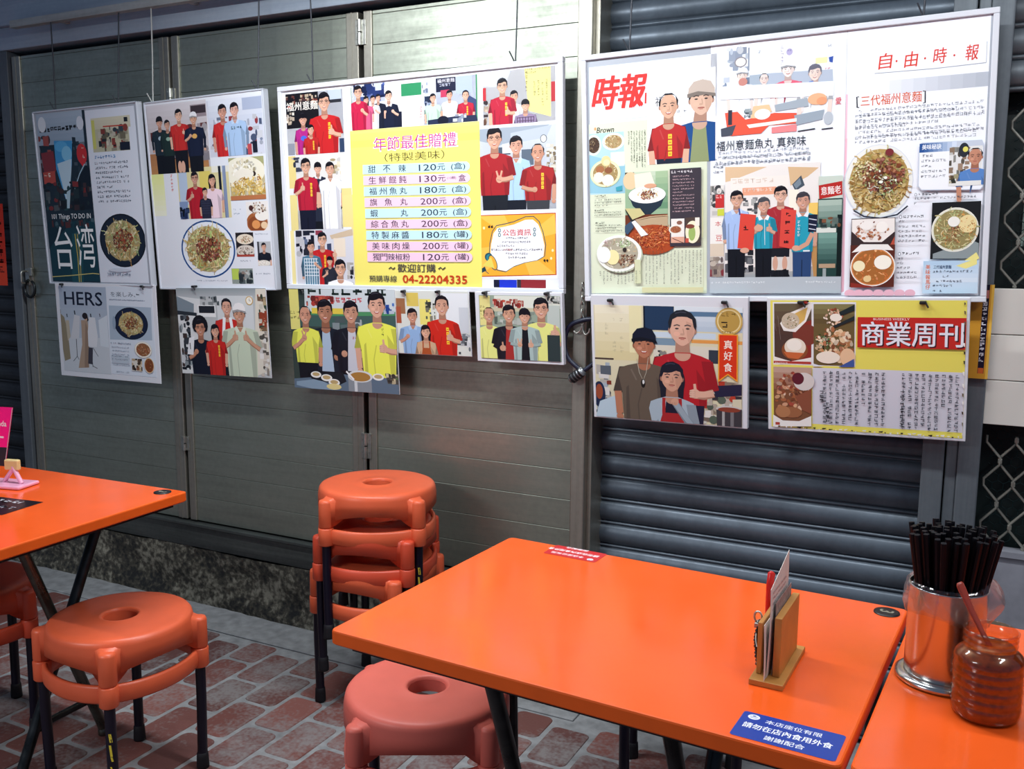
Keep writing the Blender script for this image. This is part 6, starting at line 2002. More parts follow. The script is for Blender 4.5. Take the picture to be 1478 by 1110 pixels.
 ('G','b4ad8c',9,37.2,83.2,105.6,12.37,10.72,{'vertical':True,'seed':4,'thick':0.06,'fill':0.7}),
 ('r','4a3a34',-1.8,155.4,60.1,5.2),
 ('r','223a58',151.2,-1.2,89.6,69.8),
 ('r','0f1a2c',151.2,-1.2,4.8,65.2),
 ('g',241.9,-1.9,190.1,70.8,'dfe8ee','b4c4d4',5,0),
 ('r','5a7a98',241.7,13.7,190.4,13.1),
 ('r','c9d8e4',180.2,73,178.6,16.3),
 ('r','7a94a8',179.9,90.8,63.9,40.8),
 ('r','e09a50',290.2,92.2,141.6,9.4),
 ('r','d8d4c4',179.5,110.7,182.7,38.8),
 ('r','2c3a48',339,119.4,27,37.8),
 ('C',-1.3,167.7,50.7,161.9,'e6e4e0 5a6470 2a3444 a8b4c0 c9c4bc 8a3a2c',40,8.4,33.6,91),
 ('e','1c2a48',10.7,265.9,19.3,39.4),
 ('e','9a4a30',10.9,257.6,11.2,22.8),
 ('p','b9cdda',[12.2,286.5,59.6,266.9,70.6,332.2,-2.2,335.3]),
 ('C',187.3,126.3,31.5,54.3,'e8dcb0 3a3a3c 8a8a84 d86a40',22,8.1,20.1,92),
 ('C',320.4,206.9,110.5,123.4,'e8e4dc c9beb0 b84030 8a7a6c 3a3c44 d8d0b4 5a6a5c',80,7.9,31.5,93),
 ('p','1a2440',[345.9,221.2,431.4,212.2,431.3,243.5,361.3,251.9]),
 ('e','c9c4c0',396.2,285.2,37,10.3),
 ('p','3c3a40',[360.2,287.7,431.9,282.8,431.7,336.2,362.5,341.4]),
 ('r','a9a8a8',376.7,290.5,7.4,49.2),
 ('r','77767a',400.1,288.9,9.4,48.9),
 ('e','8a4030',396.2,286,31.2,7.1),
 ('P',264.8,63.8,94.1,'b4202b',355.1,{'skin':'dcae98','st':'back','hair':'20242c','smile':0,'arms':'dt','hand':0.4,'handy':1.22,'hs':1,'sw':0.92,'waist':2.3,'pants':'1b2038'}),
 ('P',151.7,111.1,78.4,'63564a',363.8,{'skin':'b5785c','cap':'141a2c','arms':'dd','sw':1.02,'smile':1}),
 ('l','b9b4a4',1.63,[129.4,153.1,136.7,193.1,147.8,216.7,157.4,192,164.5,147.4]),
 ('e','1a1614',147.6,224.8,6.6,13),
 ('e','d8d8d8',148.5,220.7,3.3,6.5),
 ('P',233,203.8,80.1,'a6b6c2',357.4,{'skin':'cf9c84','st':'long','hair':'161a2a','inner':'17192e','apron':'a6262a','smile':0,'arms':'JH','hand':0.12,'handy':0.15,'hs':1,'sw':0.86}),
 ('e','c6a45a',395.8,37.6,37.6,37.6),
 ('e','e2cf98',395.8,37.6,33,33),
 ('e','b8964c',395.8,37.6,29.2,29.2),
 ('G','6a5024',374.9,13.4,42,12,13.03,1.53,{'seed':5,'fill':1}),
 ('G','241c18',374.7,38.4,38.2,21.7,19.99,1.54,{'seed':6,'fill':1,'thick':0.17}),
 ('G','5a4420',376.4,65.3,34.6,4.5,6.16,1.16,{'seed':7,'fill':1}),
 ('p','f0a030',[366.7,73.5,420.5,73.2,419.9,205.9,392.9,187,365.6,209]),
 ('p','d6381c',[369.7,76,417.4,75.7,416.8,199.8,393,183.1,368.7,202.5]),
 ('t','f6efe4','真',393.5,102.1,24,{'bold':0.025,'width':23.1}),
 ('t','f6efe4','好',393.3,133.2,24.1,{'bold':0.025,'width':23.2}),
 ('t','f6efe4','食',393.1,165.5,24.2,{'bold':0.025,'width':23.2})]),
]),
dict(name='magazine_board',W=489.3,H=363.4,pose=(-0.2783,2.594,0.927,0.1092,-0.0215,0.0311),label='chipped yellow enamel board with a red title band,below the largest clippings board',cat='notice board',style='enamel',hooks=[(-0.155,0.352),(0.14,0.352)],parts=[
('magazine_page',None,9.3,6.4,472.8,348.8,0.0,'eadf66','print',[
 ('r','e6e6ea',6.1,4.7,210.5,169.4),
 ('r','d3d3de',108.5,179.7,364.1,154.3),
 ('r','4a3a34',9.6,8.7,95.9,162.2),
 ('g',9.6,8.7,96.6,83.2,'6a6048','4a3630',4,0),
 ('p','8a3028',[69.3,64.7,106.5,51.9,105.5,170.9,52.6,173.1]),
 ('e','7a3a30',92,92.2,34.4,28.1),
 ('p','f0ece6',[24.8,61.7,46.5,35,88.9,16.3,106.9,4.2,106.7,20,92.4,56.2,65.2,84.9,34.3,81.7]),
 ('p','d8b060',[60,36.8,96.5,18.2,88.6,52.2,69.3,68.7]),
 ('e','c8b8a0',52.1,55,23.2,22.1),
 ('F',52,57,20.1,18.5,'d8cdb8 a8967c 8a8458 efe8da',36,95,1.6),
 ('e','8a5030',62.8,133.6,34.1,26.8),
 ('e','e8dcc8',64,125.4,27.9,24.3),
 ('e','f4eee2',61.8,119.4,19.3,16.2),
 ('p','c9683c',[33.5,138.6,87.8,140.8,72.2,157.6,45,154.5]),
 ('p','eee8e2',[7.4,151.8,52.7,164.5,105.7,152.3,105.5,170.9,7.1,174.9]),
 ('r','b03c34',7.3,164.2,98.2,6.7),
 ('G','e8dcd4',10.4,167.3,34.4,3.6,4.02,1.2,{'seed':3}),
 ('l','8a807a',0.79,[19.2,41.6,26.2,106.2]),
 ('l','8a807a',0.8,[11.1,62,14.8,82.2]),
 ('r','6a5a38',111.7,9.6,101.9,162.6),
 ('g',111.7,9.6,101.9,51.8,'8a8458','5c4c30',4,0),
 ('F',163.8,118.2,48.7,47.9,'d8a878 c98a58 e8c8a0 b4704a f0dcc0 9a5a3c',110,96,1.9),
 ('F',133.7,111.1,22.7,24,'3f6a38 5a8a4c 2c4a28 1c2c1c',40,97,1.5),
 ('F',160.4,42.8,26.1,23.7,'e8c0a0 c9845c f2dcc8 b4583c',40,98,2),
 ('e','f2e6d6',148.6,150.7,30.2,16.1),
 ('e','e8c09a',197.3,148.9,18.6,23.9),
 ('e','f4eadc',167.8,44.6,14.9,10.3),
 ('p','1c2c30',[175.3,30.7,213.7,10.5,213.6,26.1,179,40.5]),
 ('p','1c2c30',[161.8,66.5,213.6,39.8,213.6,50.4,164,72]),
 ('p','dfe4ee',[110.5,168.3,137.1,175.3,110.5,176.4]),
 ('p','3a5a9c',[174.8,175.8,213.6,152.3,213.6,174.2]),
 ('r','7a5038',7,179.8,99.1,161),
 ('g',7,179.8,99.9,62,'c4a898','8a5a44',4,0),
 ('F',55.5,256.8,47,66.2,'a4603c 8a4a30 c08058 e0c0a8 6a3a2c d8a880 b05040',120,99,1.9),
 ('e','d8d0cc',87,218.2,27.1,24.6),
 ('e','5a2030',71.6,210.7,15.5,16.4),
 ('p','8a503c',[63.3,260.5,106.9,237.7,106.4,307.7,82.4,296.7]),
 ('e','9a6444',55,304.6,27.5,15),
 ('e','b07a54',31.4,303.9,19.8,16.7),
 ('p','f0ece8',[5,313.9,31,329,74.3,328.3,106.3,311.8,106.1,340.8,4.5,347.6]),
 ('r','b04438',11.1,334.5,11.8,7.7),
 ('r','8a8450',223.9,126.1,247.4,0.5),
 ('r','c22e28',221.3,42.8,251.9,78.4),
 ('t','3a1c24','商業周刊',351.8,88.2,61.7,{'bold':0.03,'width':236.5}),
 ('t','e9ebf4','商業周刊',349,85.2,61.7,{'bold':0.022,'width':236.7}),
 ('t','ecd8d8','BUSINESS WEEKLY',301.9,47.4,5.8,{'bold':0.02,'width':85.6}),
 ('G','3f414e',115,186.4,176.6,146.1,10.51,5.64,{'vertical':True,'seed':4,'fill':0.97,'thick':0.14}),
 ('G','3f414e',310.7,185.9,152.6,148.7,10.06,5.4,{'vertical':True,'seed':5,'fill':0.97,'thick':0.14}),
 ('G','1c1e2a',128.4,240.7,10.4,52.6,10.69,1.58,{'vertical':True,'seed':6,'fill':1,'thick':0.17}),
 ('G','1c1e2a',144.2,272.5,9.7,54.8,10.69,1.58,{'vertical':True,'seed':7,'fill':1,'thick':0.17}),
 ('G','1c1e2a',326.1,230.6,10.9,104.8,10.22,1.51,{'vertical':True,'seed':8,'fill':1,'thick':0.17}),
 ('p','f0eee8',[7.9,346.8,18.1,347,16,351.3,8.7,349]),
 ('p','2a2620',[18.1,344.2,24.6,343.8,23.3,346.4,18.9,346.5]),
 ('p','e8e6e2',[38.2,345.2,42.9,344.4,41.9,350,39,347.2]),
 ('p','f0eee8',[51.9,343.9,55.1,343.3,54.4,346.7,52.7,348]),
 ('p','2a2620',[68.5,344.5,79.9,343.3,77.5,349.6,69.2,346.6]),
 ('p','e8e6e2',[83.6,344.8,87,344.1,86.3,347.3,84.4,346.6]),
 ('p','3c3430',[92.9,345.7,96,344.8,95.4,348.9,93.6,348.1]),
 ('p','2a2620',[110.3,343.8,117.4,342.6,116,349.2,111.1,345.5]),
 ('p','e8e6e2',[125,346.5,128.2,346.2,127.6,350.5,125.8,348.1]),
 ('p','2a2620',[133.8,343.7,145,342.4,142.7,346.1,134.6,347.3]),
 ('p','3c3430',[151.2,345,161.7,345,159.6,346.8,151.9,348.4]),
 ('p','f0eee8',[167.8,346.3,171.2,345.7,170.5,350.1,168.6,348.8]),
 ('p','f0eee8',[177,343.8,185.9,343.1,184.1,346.6,177.7,345.9]),
 ('p','e8e6e2',[190.4,343.2,199.2,342.2,197.4,345,191.2,347.3]),
 ('p','3c3430',[207.8,344.2,212.8,344.7,211.8,347.6,208.5,346.8]),
 ('p','e8e6e2',[218.1,346.2,221.3,345.9,220.7,348.8,218.8,350.2]),
 ('p','e8e6e2',[235.7,342.9,246,341.6,243.9,346,236.4,344.9]),
 ('p','2a2620',[251.5,343.5,258.1,344.2,256.8,346.8,252.2,346.3]),
 ('p','e8e6e2',[264.3,344.2,269.6,344.8,268.6,346.3,265.1,347.7]),
 ('p','3c3430',[276.5,342.9,287,341.7,284.9,346.1,277.2,345.7]),
 ('p','3c3430',[290.2,344.1,293.6,344.5,292.9,348.4,290.9,347.5]),
 ('p','e8e6e2',[302.3,344.9,307.5,344.2,306.5,350.1,303.1,348.1]),
 ('p','f0eee8',[320.1,343.3,324.4,343.1,323.6,347.8,320.8,345.6]),
 ('p','3c3430',[328.5,343,335.4,342.4,334.1,347,329.3,346.4]),
 ('p','e8e6e2',[345.9,343.2,355.4,343.7,353.5,348.1,346.6,346]),
 ('p','e8e6e2',[357,342.4,366.4,341.5,364.6,344.1,357.7,345.5]),
 ('p','e8e6e2',[369.4,344.1,379.6,343.2,377.6,347.5,370.2,347.7]),
 ('p','e8e6e2',[381.6,345.5,385.9,345.7,385.1,347.9,382.3,348.9]),
 ('p','2a2620',[394,344.4,404.5,343.2,402.5,348.9,394.8,346.2]),
 ('p','e8e6e2',[412.6,343.3,419.7,342.9,418.3,346.2,413.4,346.3]),
 ('p','f0eee8',[423,342.3,432.7,341.5,430.8,347.1,423.7,345.8]),
 ('p','f0eee8',[437.9,344,444.8,343.8,443.5,346.6,438.6,346.2]),
 ('p','3c3430',[448.3,345,453.3,345.4,452.4,348.1,449.1,348.4]),
 ('p','e8e6e2',[462,342.6,465.9,342.6,465.2,347.7,462.8,346.4]),
 ('p','6a5c48',[466.1,3.9,470.2,5.3,469.9,9,467.2,11.3]),
 ('p','6a5c48',[466.8,24.8,470.8,26.2,470.7,35.3,467.9,32.3]),
 ('p','6a5c48',[467.7,51.2,471.8,52.6,471.6,60.1,468.9,58.7]),
 ('p','3a3028',[466.7,76.9,470.8,78.3,470.6,86.8,467.9,84.5]),
 ('p','f4f2ec',[467.4,104,471.5,105.4,471.3,115.1,468.5,111.6]),
 ('p','3a3028',[468.9,125.6,473,127,472.7,133.3,470,133.2]),
 ('p','3a3028',[469.1,148.9,473.2,150.3,473,159,470.2,156.5]),
 ('p','f4f2ec',[468.5,176.3,472.6,177.6,472.4,188,469.6,183.9]),
 ('p','f4f2ec',[468.4,206.8,472.5,208.2,472.4,219.8,469.6,214.5]),
 ('p','6a5c48',[468.2,231.3,472.3,232.6,472.2,242.1,469.4,238.9]),
 ('p','f4f2ec',[469.4,252.2,473.5,253.5,473.3,259.9,470.6,259.9]),
 ('p','3a3028',[469.1,278.1,473.2,279.4,473,286.2,470.2,285.8]),
 ('p','6a5c48',[470.1,306.4,474.2,307.7,474.1,320.4,471.2,314.1]),
 ('p','f4f2ec',[471.3,334.3,475.5,335.6,475.3,347.3,472.5,342.1]),
 ('e','1c1a18',92.8,2.4,7.6,3.6),
 ('e','a03028',89,5.2,8.4,3.2)]),
]),
]
STICKER = [('t','f2f4fa','本店座位有限',74,17,12,{'width':78,'bold':0.01}),('t','f6f8fc','請勿在店內食用外食',70,39,15.5,{'width':122,'bold':0.03}),('t','f2f4fa','謝謝配合',72,62,12.5,{'width':54,'bold':0.02}),('e','e8ecf4',17,13,8.5,7.5),('l','3a5aa0',1,[11,12,23,12]),('l','3a5aa0',1,[12,15.5,22,15.5]),('e','3a5aa0',17,9.5,2.5,1.6)]
for sp in BOARDS:
    build_board(sp)

# narrow poster whose right edge shows behind the enamel board
lp = tag(empty('narrow_poster', (-0.020, 2.618, 1.09)), 'narrow yellow poster strip with a black lettered band, showing behind the enamel board', 'poster')
mb = MB(); mb.box(-0.05, 0.024, 0, 0.004, 0, 0.235); mb.build('backing_board', M['frame'], lp)
make_print('poster_print', lp, 0, 0, 74, 235, 'c98f2e', [('r', 'e0b24a', 68, 0, 6, 235), ('r', '17122a', 50, 0, 14, 222), ('r', 'b8706a', 51, 14, 12, 20), ('G', 'e8e6ee', 51, 42, 12, 160, 12, 2, dict(vertical=True, seed=3, fill=1, thick=.17)), ('r', 'c8602c', 51, 208, 12, 14)], 'print').mb.build('poster_print', M['print'], lp, (-0.05, -0.0008, 0.235), (math.pi / 2, 0, 0))

# red paper strip at the left frame edge
rs = tag(empty('paper_strip', (-3.815, 2.628, 1.232)), 'red paper strip with dark brushed characters hanging by the left frame edge', 'banner')
A = make_print('paper', rs, 0, 0, 110, 345, 'c5301c', [('G', '5a1410', 50, 20, 50, 270, 40, 4, dict(vertical=True, seed=4, fill=1, thick=.16)), ('r', 'd8442a', 0, 250, 110, 95), ('G', '6a1a14', 60, 262, 40, 50, 34, 4, dict(vertical=True, seed=5, fill=1, thick=.16))], 'matte_print', 0.5)
A.mb.build('paper', M['matte_print'], rs, (-0.055, 0, 0.345), (math.pi / 2, 0, 0))

# cable lock looped round a chain on the shutter post
cl = tag(empty('cable_lock', (-1.080, 2.590, 1.03)), 'black cable lock with a dial barrel looped on the post between doors and roller shutter', 'lock')
path = fillet_path([(0.10, 0.005, 0.165), (0.02, -0.004, 0.172), (-0.045, -0.006, 0.150), (-0.058, -0.008, 0.095), (-0.045, -0.010, 0.05), (0.005, -0.012, 0.012)], 0.05, 8)
mb = MB(); mb.tube(path, 0.0072, 10); mb.build('cable', M['cable'], cl)
mb = MB(); mb.tube(fillet_path([(0.005, -0.012, 0.012), (0.03, -0.008, 0.03), (0.06, 0.0, 0.06)], 0.02), 0.0065, 10); mb.build('cable', M['cable'], cl)
d = Vector((-0.80, 0, -0.60))
p0 = Vector((0.012, -0.014, 0.018))
mb = MB(); mb.tube([p0, p0 + d * 0.004, p0 + d * 0.005, p0 + d * 0.050, p0 + d * 0.052, p0 + d * 0.056], [0.010, 0.012, 0.0145, 0.0145, 0.012, 0.010], 16)
brl = mb.build('lock_barrel', M['whitemetal'], cl)
for k in range(4):
    c = p0 + d * (0.010 + 0.0105 * k)
    mb = MB(); mb.tube([c, c + d * 0.0065], 0.0158, 18)
    for q in range(2):
        pass
    mb.build('number_dial', M['hook'], brl)
ch = tag(empty('chain', (-1.082, 2.588, 1.19)), 'short steel chain with a hook hanging above the cable lock', 'chain')
for k in range(6):
    a = k % 2
    z = 0.105 - 0.020 * k
    pts = []
    for q in range(12):
        t = 2 * math.pi * q / 12
        xx, zz = 0.0065 * math.cos(t), 0.014 * math.sin(t)
        pts.append((xx if a else 0, 0 if a else xx, z + zz))
    mb = MB(); mb.tube(pts, 0.0020, 6, closed=True); mb.build('link', M['hinge'], ch)
mb = MB(); mb.tube(fillet_path([(0.0, 0, -0.010), (0.004, 0, -0.028), (0.012, -0.002, -0.040), (0.024, -0.002, -0.030), (0.026, -0.002, -0.018)], 0.012), 0.003, 8); mb.tube(fillet_path([(0.0, 0, -0.010), (-0.006, 0, -0.028), (-0.018, -0.002, -0.036), (-0.026, -0.002, -0.028)], 0.012), 0.0028, 8)
mb.build('hook', M['hinge'], ch)

# ------------------------------------------------------------------ on the tables
TOP = 0.74
def on_table(t, x, y):
    """world point on the table top -> the table's own frame"""
    v = Matrix.Rotation(-t.rotation_euler.z, 3, 'Z') @ (Vector((x, y, 0)) - Vector((t.location.x, t.location.y, 0)))
    return v
def sticker(t, x, y, rot, w, h, bg, ops, label, r=5):
    A = Art(w, h)
    c = hx(bg)
    pts = []
    for (cx, cy, a0) in ((w - r, r, -90), (w - r, h - r, 0), (r, h - r, 90), (r, r, 180)):
        for k in range(5):
            a = math.radians(a0 + 22.5 * k)
            pts.append((cx + r * math.cos(a), cy + r * math.sin(a)))
    A.poly(pts, c)
    A.run(ops)
    v = on_table(t, x, y)
    R = Matrix.Rotation(rot, 3, 'Z')
    off = R @ Vector((-w / 2000, h / 2000, 0))
    A.mb.build('sticker', M['print'], t, (v.x + off.x, v.y + off.y, TOP + 0.0004), (0, 0, rot), label)
sticker(T1, -0.2085, 1.260, R_(0.0), 142, 77, '1b3f9c', STICKER, 'blue notice sticker with white characters')
sticker(T1, -0.777, 1.844, R_(180), 125, 66, 'c8262c', [tuple(v * 0.86 if isinstance(v, float) else v for v in q) for q in STICKER], 'red notice sticker with white characters, upside down')
def number_disc(t, x, y, rot, txt='3'):
    v = on_table(t, x, y)
    mb = MB(); mb.lathe([(0, 0.0028), (0.019, 0.0028), (0.0225, 0.0022), (0.0232, 0.0)], 32)
    d_ = mb.build('number_disc', M['disc'], t, (v.x, v.y, TOP), label='black number disc')
    A = Art(40, 40); A.text(txt, 20, 20, 24, hx('8a8878'), bold=.03, rot=rot)
    A.mb.build('numeral', M['print'], d_, (-0.02, 0.02, 0.0029))
number_disc(T1, -0.1325, 1.803, math.radians(95))
number_disc(T3, -1.972, 1.790, math.radians(95))
# dark printed sheet and sign on the left table
v = on_table(T3, -2.245, 1.46)
sh = MB()
A = Art(190, 130); A.rect(0, 0, 190, 130, hx('15151c'))
A.glyph_block(20, 14, 150, 36, 30, 4, hx('c9ccd4'), seed=3, fill=1, thick=.2)
A.glyph_block(20, 62, 150, 30, 24, 4, hx('a9acb8'), seed=4, fill=1, thick=.18)
A.glyph_block(20, 100, 120, 14, 12, 4, hx('8f92a0'), seed=5, fill=1, thick=.18)
v = on_table(T3, -2.222, 1.515)
ps = A.mb.build('table_sheet', M['print'], None, (-2.352, 1.545, TOP + 0.0006), (0, 0, R_(8)))
tag(ps, 'black printed sheet with white characters lying on the far left table', 'sheet')
sg = tag(empty('table_sign', (-2.475, 1.625, TOP + 0.0008), R_(14)), 'bright pink card sign in a pale pink stand on the far left table', 'sign')
mb = MB()
mb.box(-0.10, 0.145, -0.045, 0.035, 0.0, 0.010, 0, 0.004); mb.build('sign_base', M['pinkclear'], sg)
mb = MB()
mb.tube([(0.06, 0.0, 0.01), (0.10, -0.005, 0.055)], 0.006, 8); mb.tube([(0.125, -0.01, 0.01), (0.095, -0.005, 0.055)], 0.006, 8); mb.build('clip_leg', M['pinkclear'], sg)
mb = MB(); mb.box(0.07, 0.115, -0.010, 0.004, 0.045, 0.075, 0, 0.004); mb.build('clip', simple('cream_clip', 'd9c48a', 0.4), sg)
A = Art(190, 165)
A.poly([(0, 0), (178, 0), (148, 165), (0, 165)], hx('ff1c8c'))
A.poly([(0, 112), (158, 112), (148, 165), (0, 165)], hx('2c2c34'))
A.text('anda', 138, 46, 15, hx('f6eef2'), 36, bold=.03)
A.line([(60, 84), (146, 84)], 5, hx('f6eef2'))
A.rect(60, 124, 22, 34, hx('e6e6ea'))
A.line([(177, 1), (147, 164)], 2.2, hx('c9b8c4'))
cd = A.mb
card = MB(); card.v = cd.v; card.f = cd.f; card.m = cd.m; card.s = cd.s; card.c = cd.c; card.hascol = True
card.add([(0, 0, -0.002), (0.178, 0, -0.002), (0.148, -0.165, -0.002), (0, -0.165, -0.002)], [(0, 1, 2, 3)], 0, False, hx('ff1c8c'))
card.build('sign_card', M['print'], sg, (-0.075, 0.0, 0.220), (math.pi / 2 - 0.05, 0, 0))

# steel chopstick holder
HX, HY = -0.028, 1.552
hd = tag(empty('chopstick_holder', (HX, HY, TOP)), 'shiny steel cylinder holder on a round foot holding black chopsticks', 'chopstick holder')
mb = MB()
mb.lathe([(0.0, 0.010), (0.050, 0.010), (0.0555, 0.012), (0.0565, 0.0145), (0.0565, 0.150), (0.0575, 0.152), (0.0575, 0.154), (0.0545, 0.154), (0.0545, 0.016), (0.0, 0.016)], 64)
mb.build('cup', M['steel'], hd)
mb = MB()
mb.lathe([(0.0, 0.0), (0.066, 0.0), (0.0695, 0.003), (0.069, 0.008), (0.064, 0.0115), (0.057, 0.012), (0.0, 0.012)], 64)
mb.build('foot', M['steel'], hd)
# clear bag folded over the holder's rim
bg = tag(empty('plastic_bag', (HX, HY, TOP)), 'clear crinkled plastic bag folded over the rim of the steel holder', 'plastic bag')
rnd = random.Random(8)
n, k = 72, 12
V = []
ph = [rnd.uniform(0, 6.28) for _ in range(6)]
for j in range(k):
    t = j / (k - 1)
    for i in range(n):
        a = 2 * math.pi * i / n
        wob = 0.0012 * math.sin(7 * a + ph[0] + 3 * t) + 0.0010 * math.sin(13 * a + ph[1] - 6 * t) + 0.0008 * math.sin(23 * a + ph[2] + 9 * t)
        side = max(0.0, math.cos(a - 0.35)) ** 2
        r = 0.0600 + 0.0025 * math.sin(math.pi * t) + wob + side * 0.018 * math.sin(math.pi * min(1, t * 1.05))
        z = 0.160 + 0.012 * side - t * (0.048 + 0.010 * math.sin(3 * a + ph[3]) * 0.5 + 0.030 * side)
        if j == 0: r -= 0.004
        V.append((r * math.cos(a), r * math.sin(a), z))
F = [(j * n + i, j * n + (i + 1) % n, (j + 1) * n + (i + 1) % n, (j + 1) * n + i) for j in range(k - 1) for i in range(n)]
mb = MB(); mb.add(V, F, 0, True); mb.build('bag_film', M['film'], bg)
# chopsticks: one built, the rest copied
mb = MB()
L = 0.222
rings = [(0.0027, 0.0), (0.0031, 0.05), (0.0044, L - 0.003), (0.0041, L)]
V = []; F = []
for (r, z) in rings:
    for q in range(8):
        a = math.radians(22.5 + 45 * q)
        rr_ = r * (1.12 if q % 2 else 1.0)
        V.append((rr_ * math.cos(a), rr_ * math.sin(a), z))
for j in range(3):
    for q in range(8): F.append((j * 8 + q, j * 8 + (q + 1) % 8, (j + 1) * 8 + (q + 1) % 8, (j + 1) * 8 + q))
F += [tuple(range(8))[::-1], tuple(range(24, 32))]
mb.add(V, F)
cs = mb.build('chopstick', M['chop'])
tag(cs, 'black chopstick standing upright in the steel cylinder holder', 'chopstick', 'black chopsticks in the steel holder')
rnd = random.Random(12)
spots = []
tries = 0
while len(spots) < 60 and tries < 20000:
    tries += 1
    a, r = rnd.uniform(0, 2 * math.pi), 0.0430 * math.sqrt(rnd.random())
    p = (r * math.cos(a), r * math.sin(a))
    if all((p[0] - q[0]) ** 2 + (p[1] - q[1]) ** 2 > 0.0078 ** 2 for q in spots): spots.append(p)
for i, (bx_, by_) in enumerate(spots):
    o = cs if i == 0 else cs.copy()
    if i: COL.objects.link(o)
    spread = 1.58 + rnd.uniform(-0.03, 0.03)
    base = Vector((HX + bx_ * 0.62, HY + by_ * 0.62, TOP + 0.0165))
    top = Vector((HX + bx_ * spread, HY + by_ * spread, TOP + 0.0165 + L))
    dv = (top - base).normalized()
    o.rotation_mode = 'QUATERNION'
    o.rotation_quaternion = dv.to_track_quat('Z', 'Y')
    o.location = base + Vector((0, 0, rnd.uniform(0, 0.006)))

# sauce jar with spoon
JX, JY = 0.0330, 1.452
jr = tag(empty('sauce_jar', (JX, JY, TOP)), 'clear ribbed plastic jar of red chili sauce without a lid', 'jar')
prof = [(0.0, 0.001), (0.038, 0.0), (0.0435, 0.004), (0.0458, 0.010)]
for q in range(5):
    z = 0.013 + q * 0.0145
    prof += [(0.0464, z + 0.002), (0.0470, z + 0.006), (0.0467, z + 0.0095), (0.0459, z + 0.0125), (0.0458, z + 0.0135)]
prof += [(0.0468, 0.090), (0.0464, 0.096), (0.0445, 0.102), (0.0375, 0.1095), (0.0350, 0.112), (0.0347, 0.118), (0.0360, 0.119), (0.0360, 0.121), (0.0347, 0.122), (0.0347, 0.127), (0.0360, 0.128), (0.0360, 0.130), (0.0348, 0.131), (0.0348, 0.136), (0.0366, 0.137), (0.0368, 0.140), (0.0350, 0.1415), (0.0338, 0.141), (0.0334, 0.114)]
prof = [(r, z * 0.925) for r, z in prof]
mb = MB(); mb.lathe(prof, 56); mb.build('jar_body', M['jar'], jr)
mb = MB(); prof2 = [(max(0, r - 0.0014), z + 0.0012) for r, z in prof if z < 0.097 and r > 0.0] 
prof2 = [(0.0, 0.002)] + prof2 + [(0.0360, 0.1005), (0.0330, 0.1035), (0.0322, 0.1070), (0.0, 0.1055)]
mb.lathe(prof2, 56); mb.build('chili_sauce', M['sauce'], jr, label='dark red chili sauce')
sp_ = tag(empty('sauce_spoon', (JX, JY, TOP)), 'red brown plastic spoon leaning in the chili sauce jar', 'spoon')
a0, a1 = Vector((0.004, -0.004, 0.098)), Vector((-0.046, 0.012, 0.188))
mb = MB()
dd = (a1 - a0).normalized(); ww = Vector((0.8, 0.6, 0)) ; ww = (ww - dd * ww.dot(dd)).normalized(); nn = dd.cross(ww)
V = []; F = []
st = [(0.0, 0.0040), (0.3, 0.0036), (0.6, 0.0044), (0.9, 0.0060), (0.97, 0.0056), (1.0, 0.0035)]
for t, w_ in st:
    c = a0.lerp(a1, t) + nn * 0.003 * math.sin(t * 3)
    for s1, s2 in ((-1, -0.35), (-0.6, -0.55), (0.6, -0.55), (1, -0.35), (1, 0.3), (0, 0.05), (-1, 0.3)):
        V.append(c + ww * (w_ * s1) + nn * (0.0035 * s2))
for i in range(len(st) - 1):
    for q in range(7): F.append((i * 7 + q, i * 7 + (q + 1) % 7, (i + 1) * 7 + (q + 1) % 7, (i + 1) * 7 + q))
F += [tuple(range(7))[::-1], tuple(range(len(V) - 7, len(V)))]
mb.add(V, F, 0, True); mb.build('spoon_handle', M['spoon'], sp_)

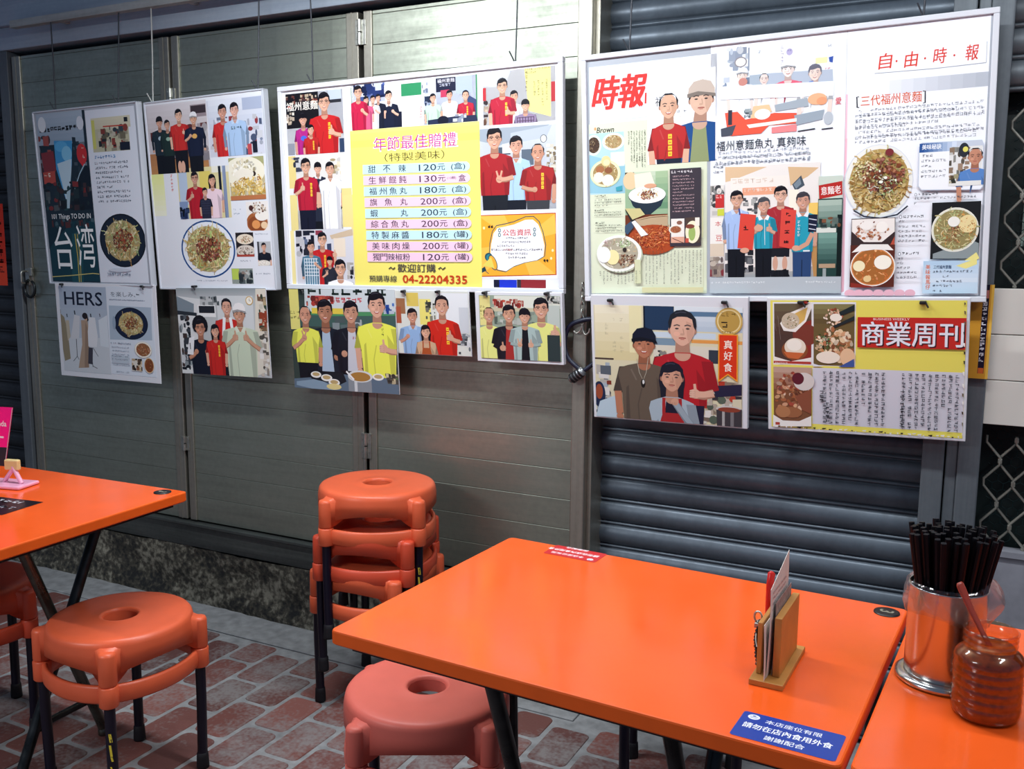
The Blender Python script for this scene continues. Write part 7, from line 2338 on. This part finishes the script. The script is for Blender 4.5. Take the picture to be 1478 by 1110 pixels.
# wooden menu stand
wd = tag(empty('menu_stand', (-0.2645, 1.472, TOP), R_(-1.5)), 'small bamboo stand holding order slips on the orange table', 'menu stand')
mb = MB(); mb.box(-0.026, 0.026, -0.083, 0.083, 0.0, 0.009, 0, 0.001); mb.build('base', M['wood'], wd)
mb = MB(); mb.box(0.004, 0.015, -0.058, 0.070, 0.009, 0.104, 0, 0.001); mb.build('back_panel', M['wood'], wd)
mb = MB(); mb.box(-0.021, -0.014, -0.058, 0.070, 0.009, 0.092, 0, 0.001); mb.build('front_panel', M['wood'], wd)
lbls = ('white order slip at the back of the bamboo stand, tallest of the slips', 'printed menu slip in the middle of the bamboo stand', 'thin order slip at the front of the bamboo stand')
for k, (x0, y0, y1, zt, mt) in enumerate(((-0.0005, -0.045, 0.064, 0.122, 'printpaper'), (-0.0055, -0.060, 0.060, 0.148, 'paper'), (-0.0095, -0.072, 0.040, 0.094, 'paper'))):
    mb = MB()
    V = []; nseg = 8
    for j in range(nseg + 1):
        t = j / nseg
        z = 0.0095 + (zt - 0.0095) * t
        xo = 0.0025 * math.sin(t * 2.4) * (1 if k < 2 else 0.4)
        fl = 0.006 * (1 - t) * (1 if k == 2 else 0.4)
        V += [(x0 + xo + fl, y0 - 0.010 * (1 - t) , z), (x0 + xo, y1 - (0.0 if k != 1 else 0.0), z + (0.03 * t if k == 1 else 0))]
    F = [(2 * j, 2 * j + 1, 2 * j + 3, 2 * j + 2) for j in range(nseg)]
    n2 = len(V)
    V2 = V + [(x + 0.0007, y, z) for x, y, z in V]
    F2 = F + [tuple(n2 + i for i in f[::-1]) for f in F]
    border = [2 * j for j in range(nseg + 1)] + [2 * j + 1 for j in range(nseg, -1, -1)]
    m_ = len(border)
    F2 += [(border[i], border[(i + 1) % m_], n2 + border[(i + 1) % m_], n2 + border[i]) for i in range(m_)]
    mb.add(V2, F2)
    o = mb.build('order_slip', M[mt], None, wd.location, wd.rotation_euler)
    tag(o, (lbls[0], lbls[1], lbls[2])[k] if k else 'printed slip nearest the tall panel of the bamboo stand', 'paper slip')
    if k == 1: o['label'] = 'tallest pale order slip sticking up from the bamboo stand'
    if k == 1:
        A = Art(110, 70)
        A.glyph_block(6, 8, 98, 40, 5, 4, hx('9a7f86'), seed=3, fill=.9)
        o2 = A.mb.build('slip_print', M['matte_print'], o, (0.0030 - 0.0055 + 0.0009, -0.058, 0.150), (math.pi / 2, 0, math.pi / 2))
        o2.rotation_euler = (math.pi / 2, 0, math.pi / 2)
pn = tag(empty('marker_pen', wd.location, wd.rotation_euler.z), 'red pen standing behind the slips in the bamboo stand', 'pen')
mb = MB(); mb.tube([(-0.0285, 0.040, 0.040), (-0.0285, 0.044, 0.118), (-0.027, 0.046, 0.138), (-0.026, 0.0465, 0.141)], [0.0048, 0.0058, 0.0062, 0.003], 12)
mb.build('pen_body', M['redplastic'], pn)
bt = tag(empty('bead_strap', wd.location, wd.rotation_euler.z), 'dark beaded strap with a metal clip hanging on the left side of the bamboo stand', 'strap')
mb = MB()
rnd = random.Random(3)
for j in range(13):
    for q in range(3):
        z = 0.012 + j * 0.0056
        mb.lathe([(0, -0.003), (0.0022, -0.0022), (0.0031, 0), (0.0022, 0.0022), (0, 0.003)], 7, 0, (-0.0262 - 0.004 * math.sin(j * 0.25) + rnd.uniform(-.0006, .0006), -0.030 + q * 0.0062 + 0.003 * math.sin(j * 0.5), z))
mb.build('bead_string', M['bead'], bt)
mb = MB(); mb.tube([(-0.029 + 0.006 * math.cos(math.radians(30 * k)), -0.026, 0.088 + 0.009 * math.sin(math.radians(30 * k))) for k in range(12)], 0.0018, 6, closed=True)
mb.box(-0.033, -0.025, -0.034, -0.016, 0.072, 0.080, 0, 0.001)
mb.build('strap_clip', M['hinge'], bt)
mb = MB(); mb.tube(fillet_path([(-0.030, -0.030, 0.066), (-0.026, -0.048, 0.058), (-0.0215, -0.058, 0.052)], 0.01), 0.0008, 5); mb.build('thread', M['whitewire'], bt)
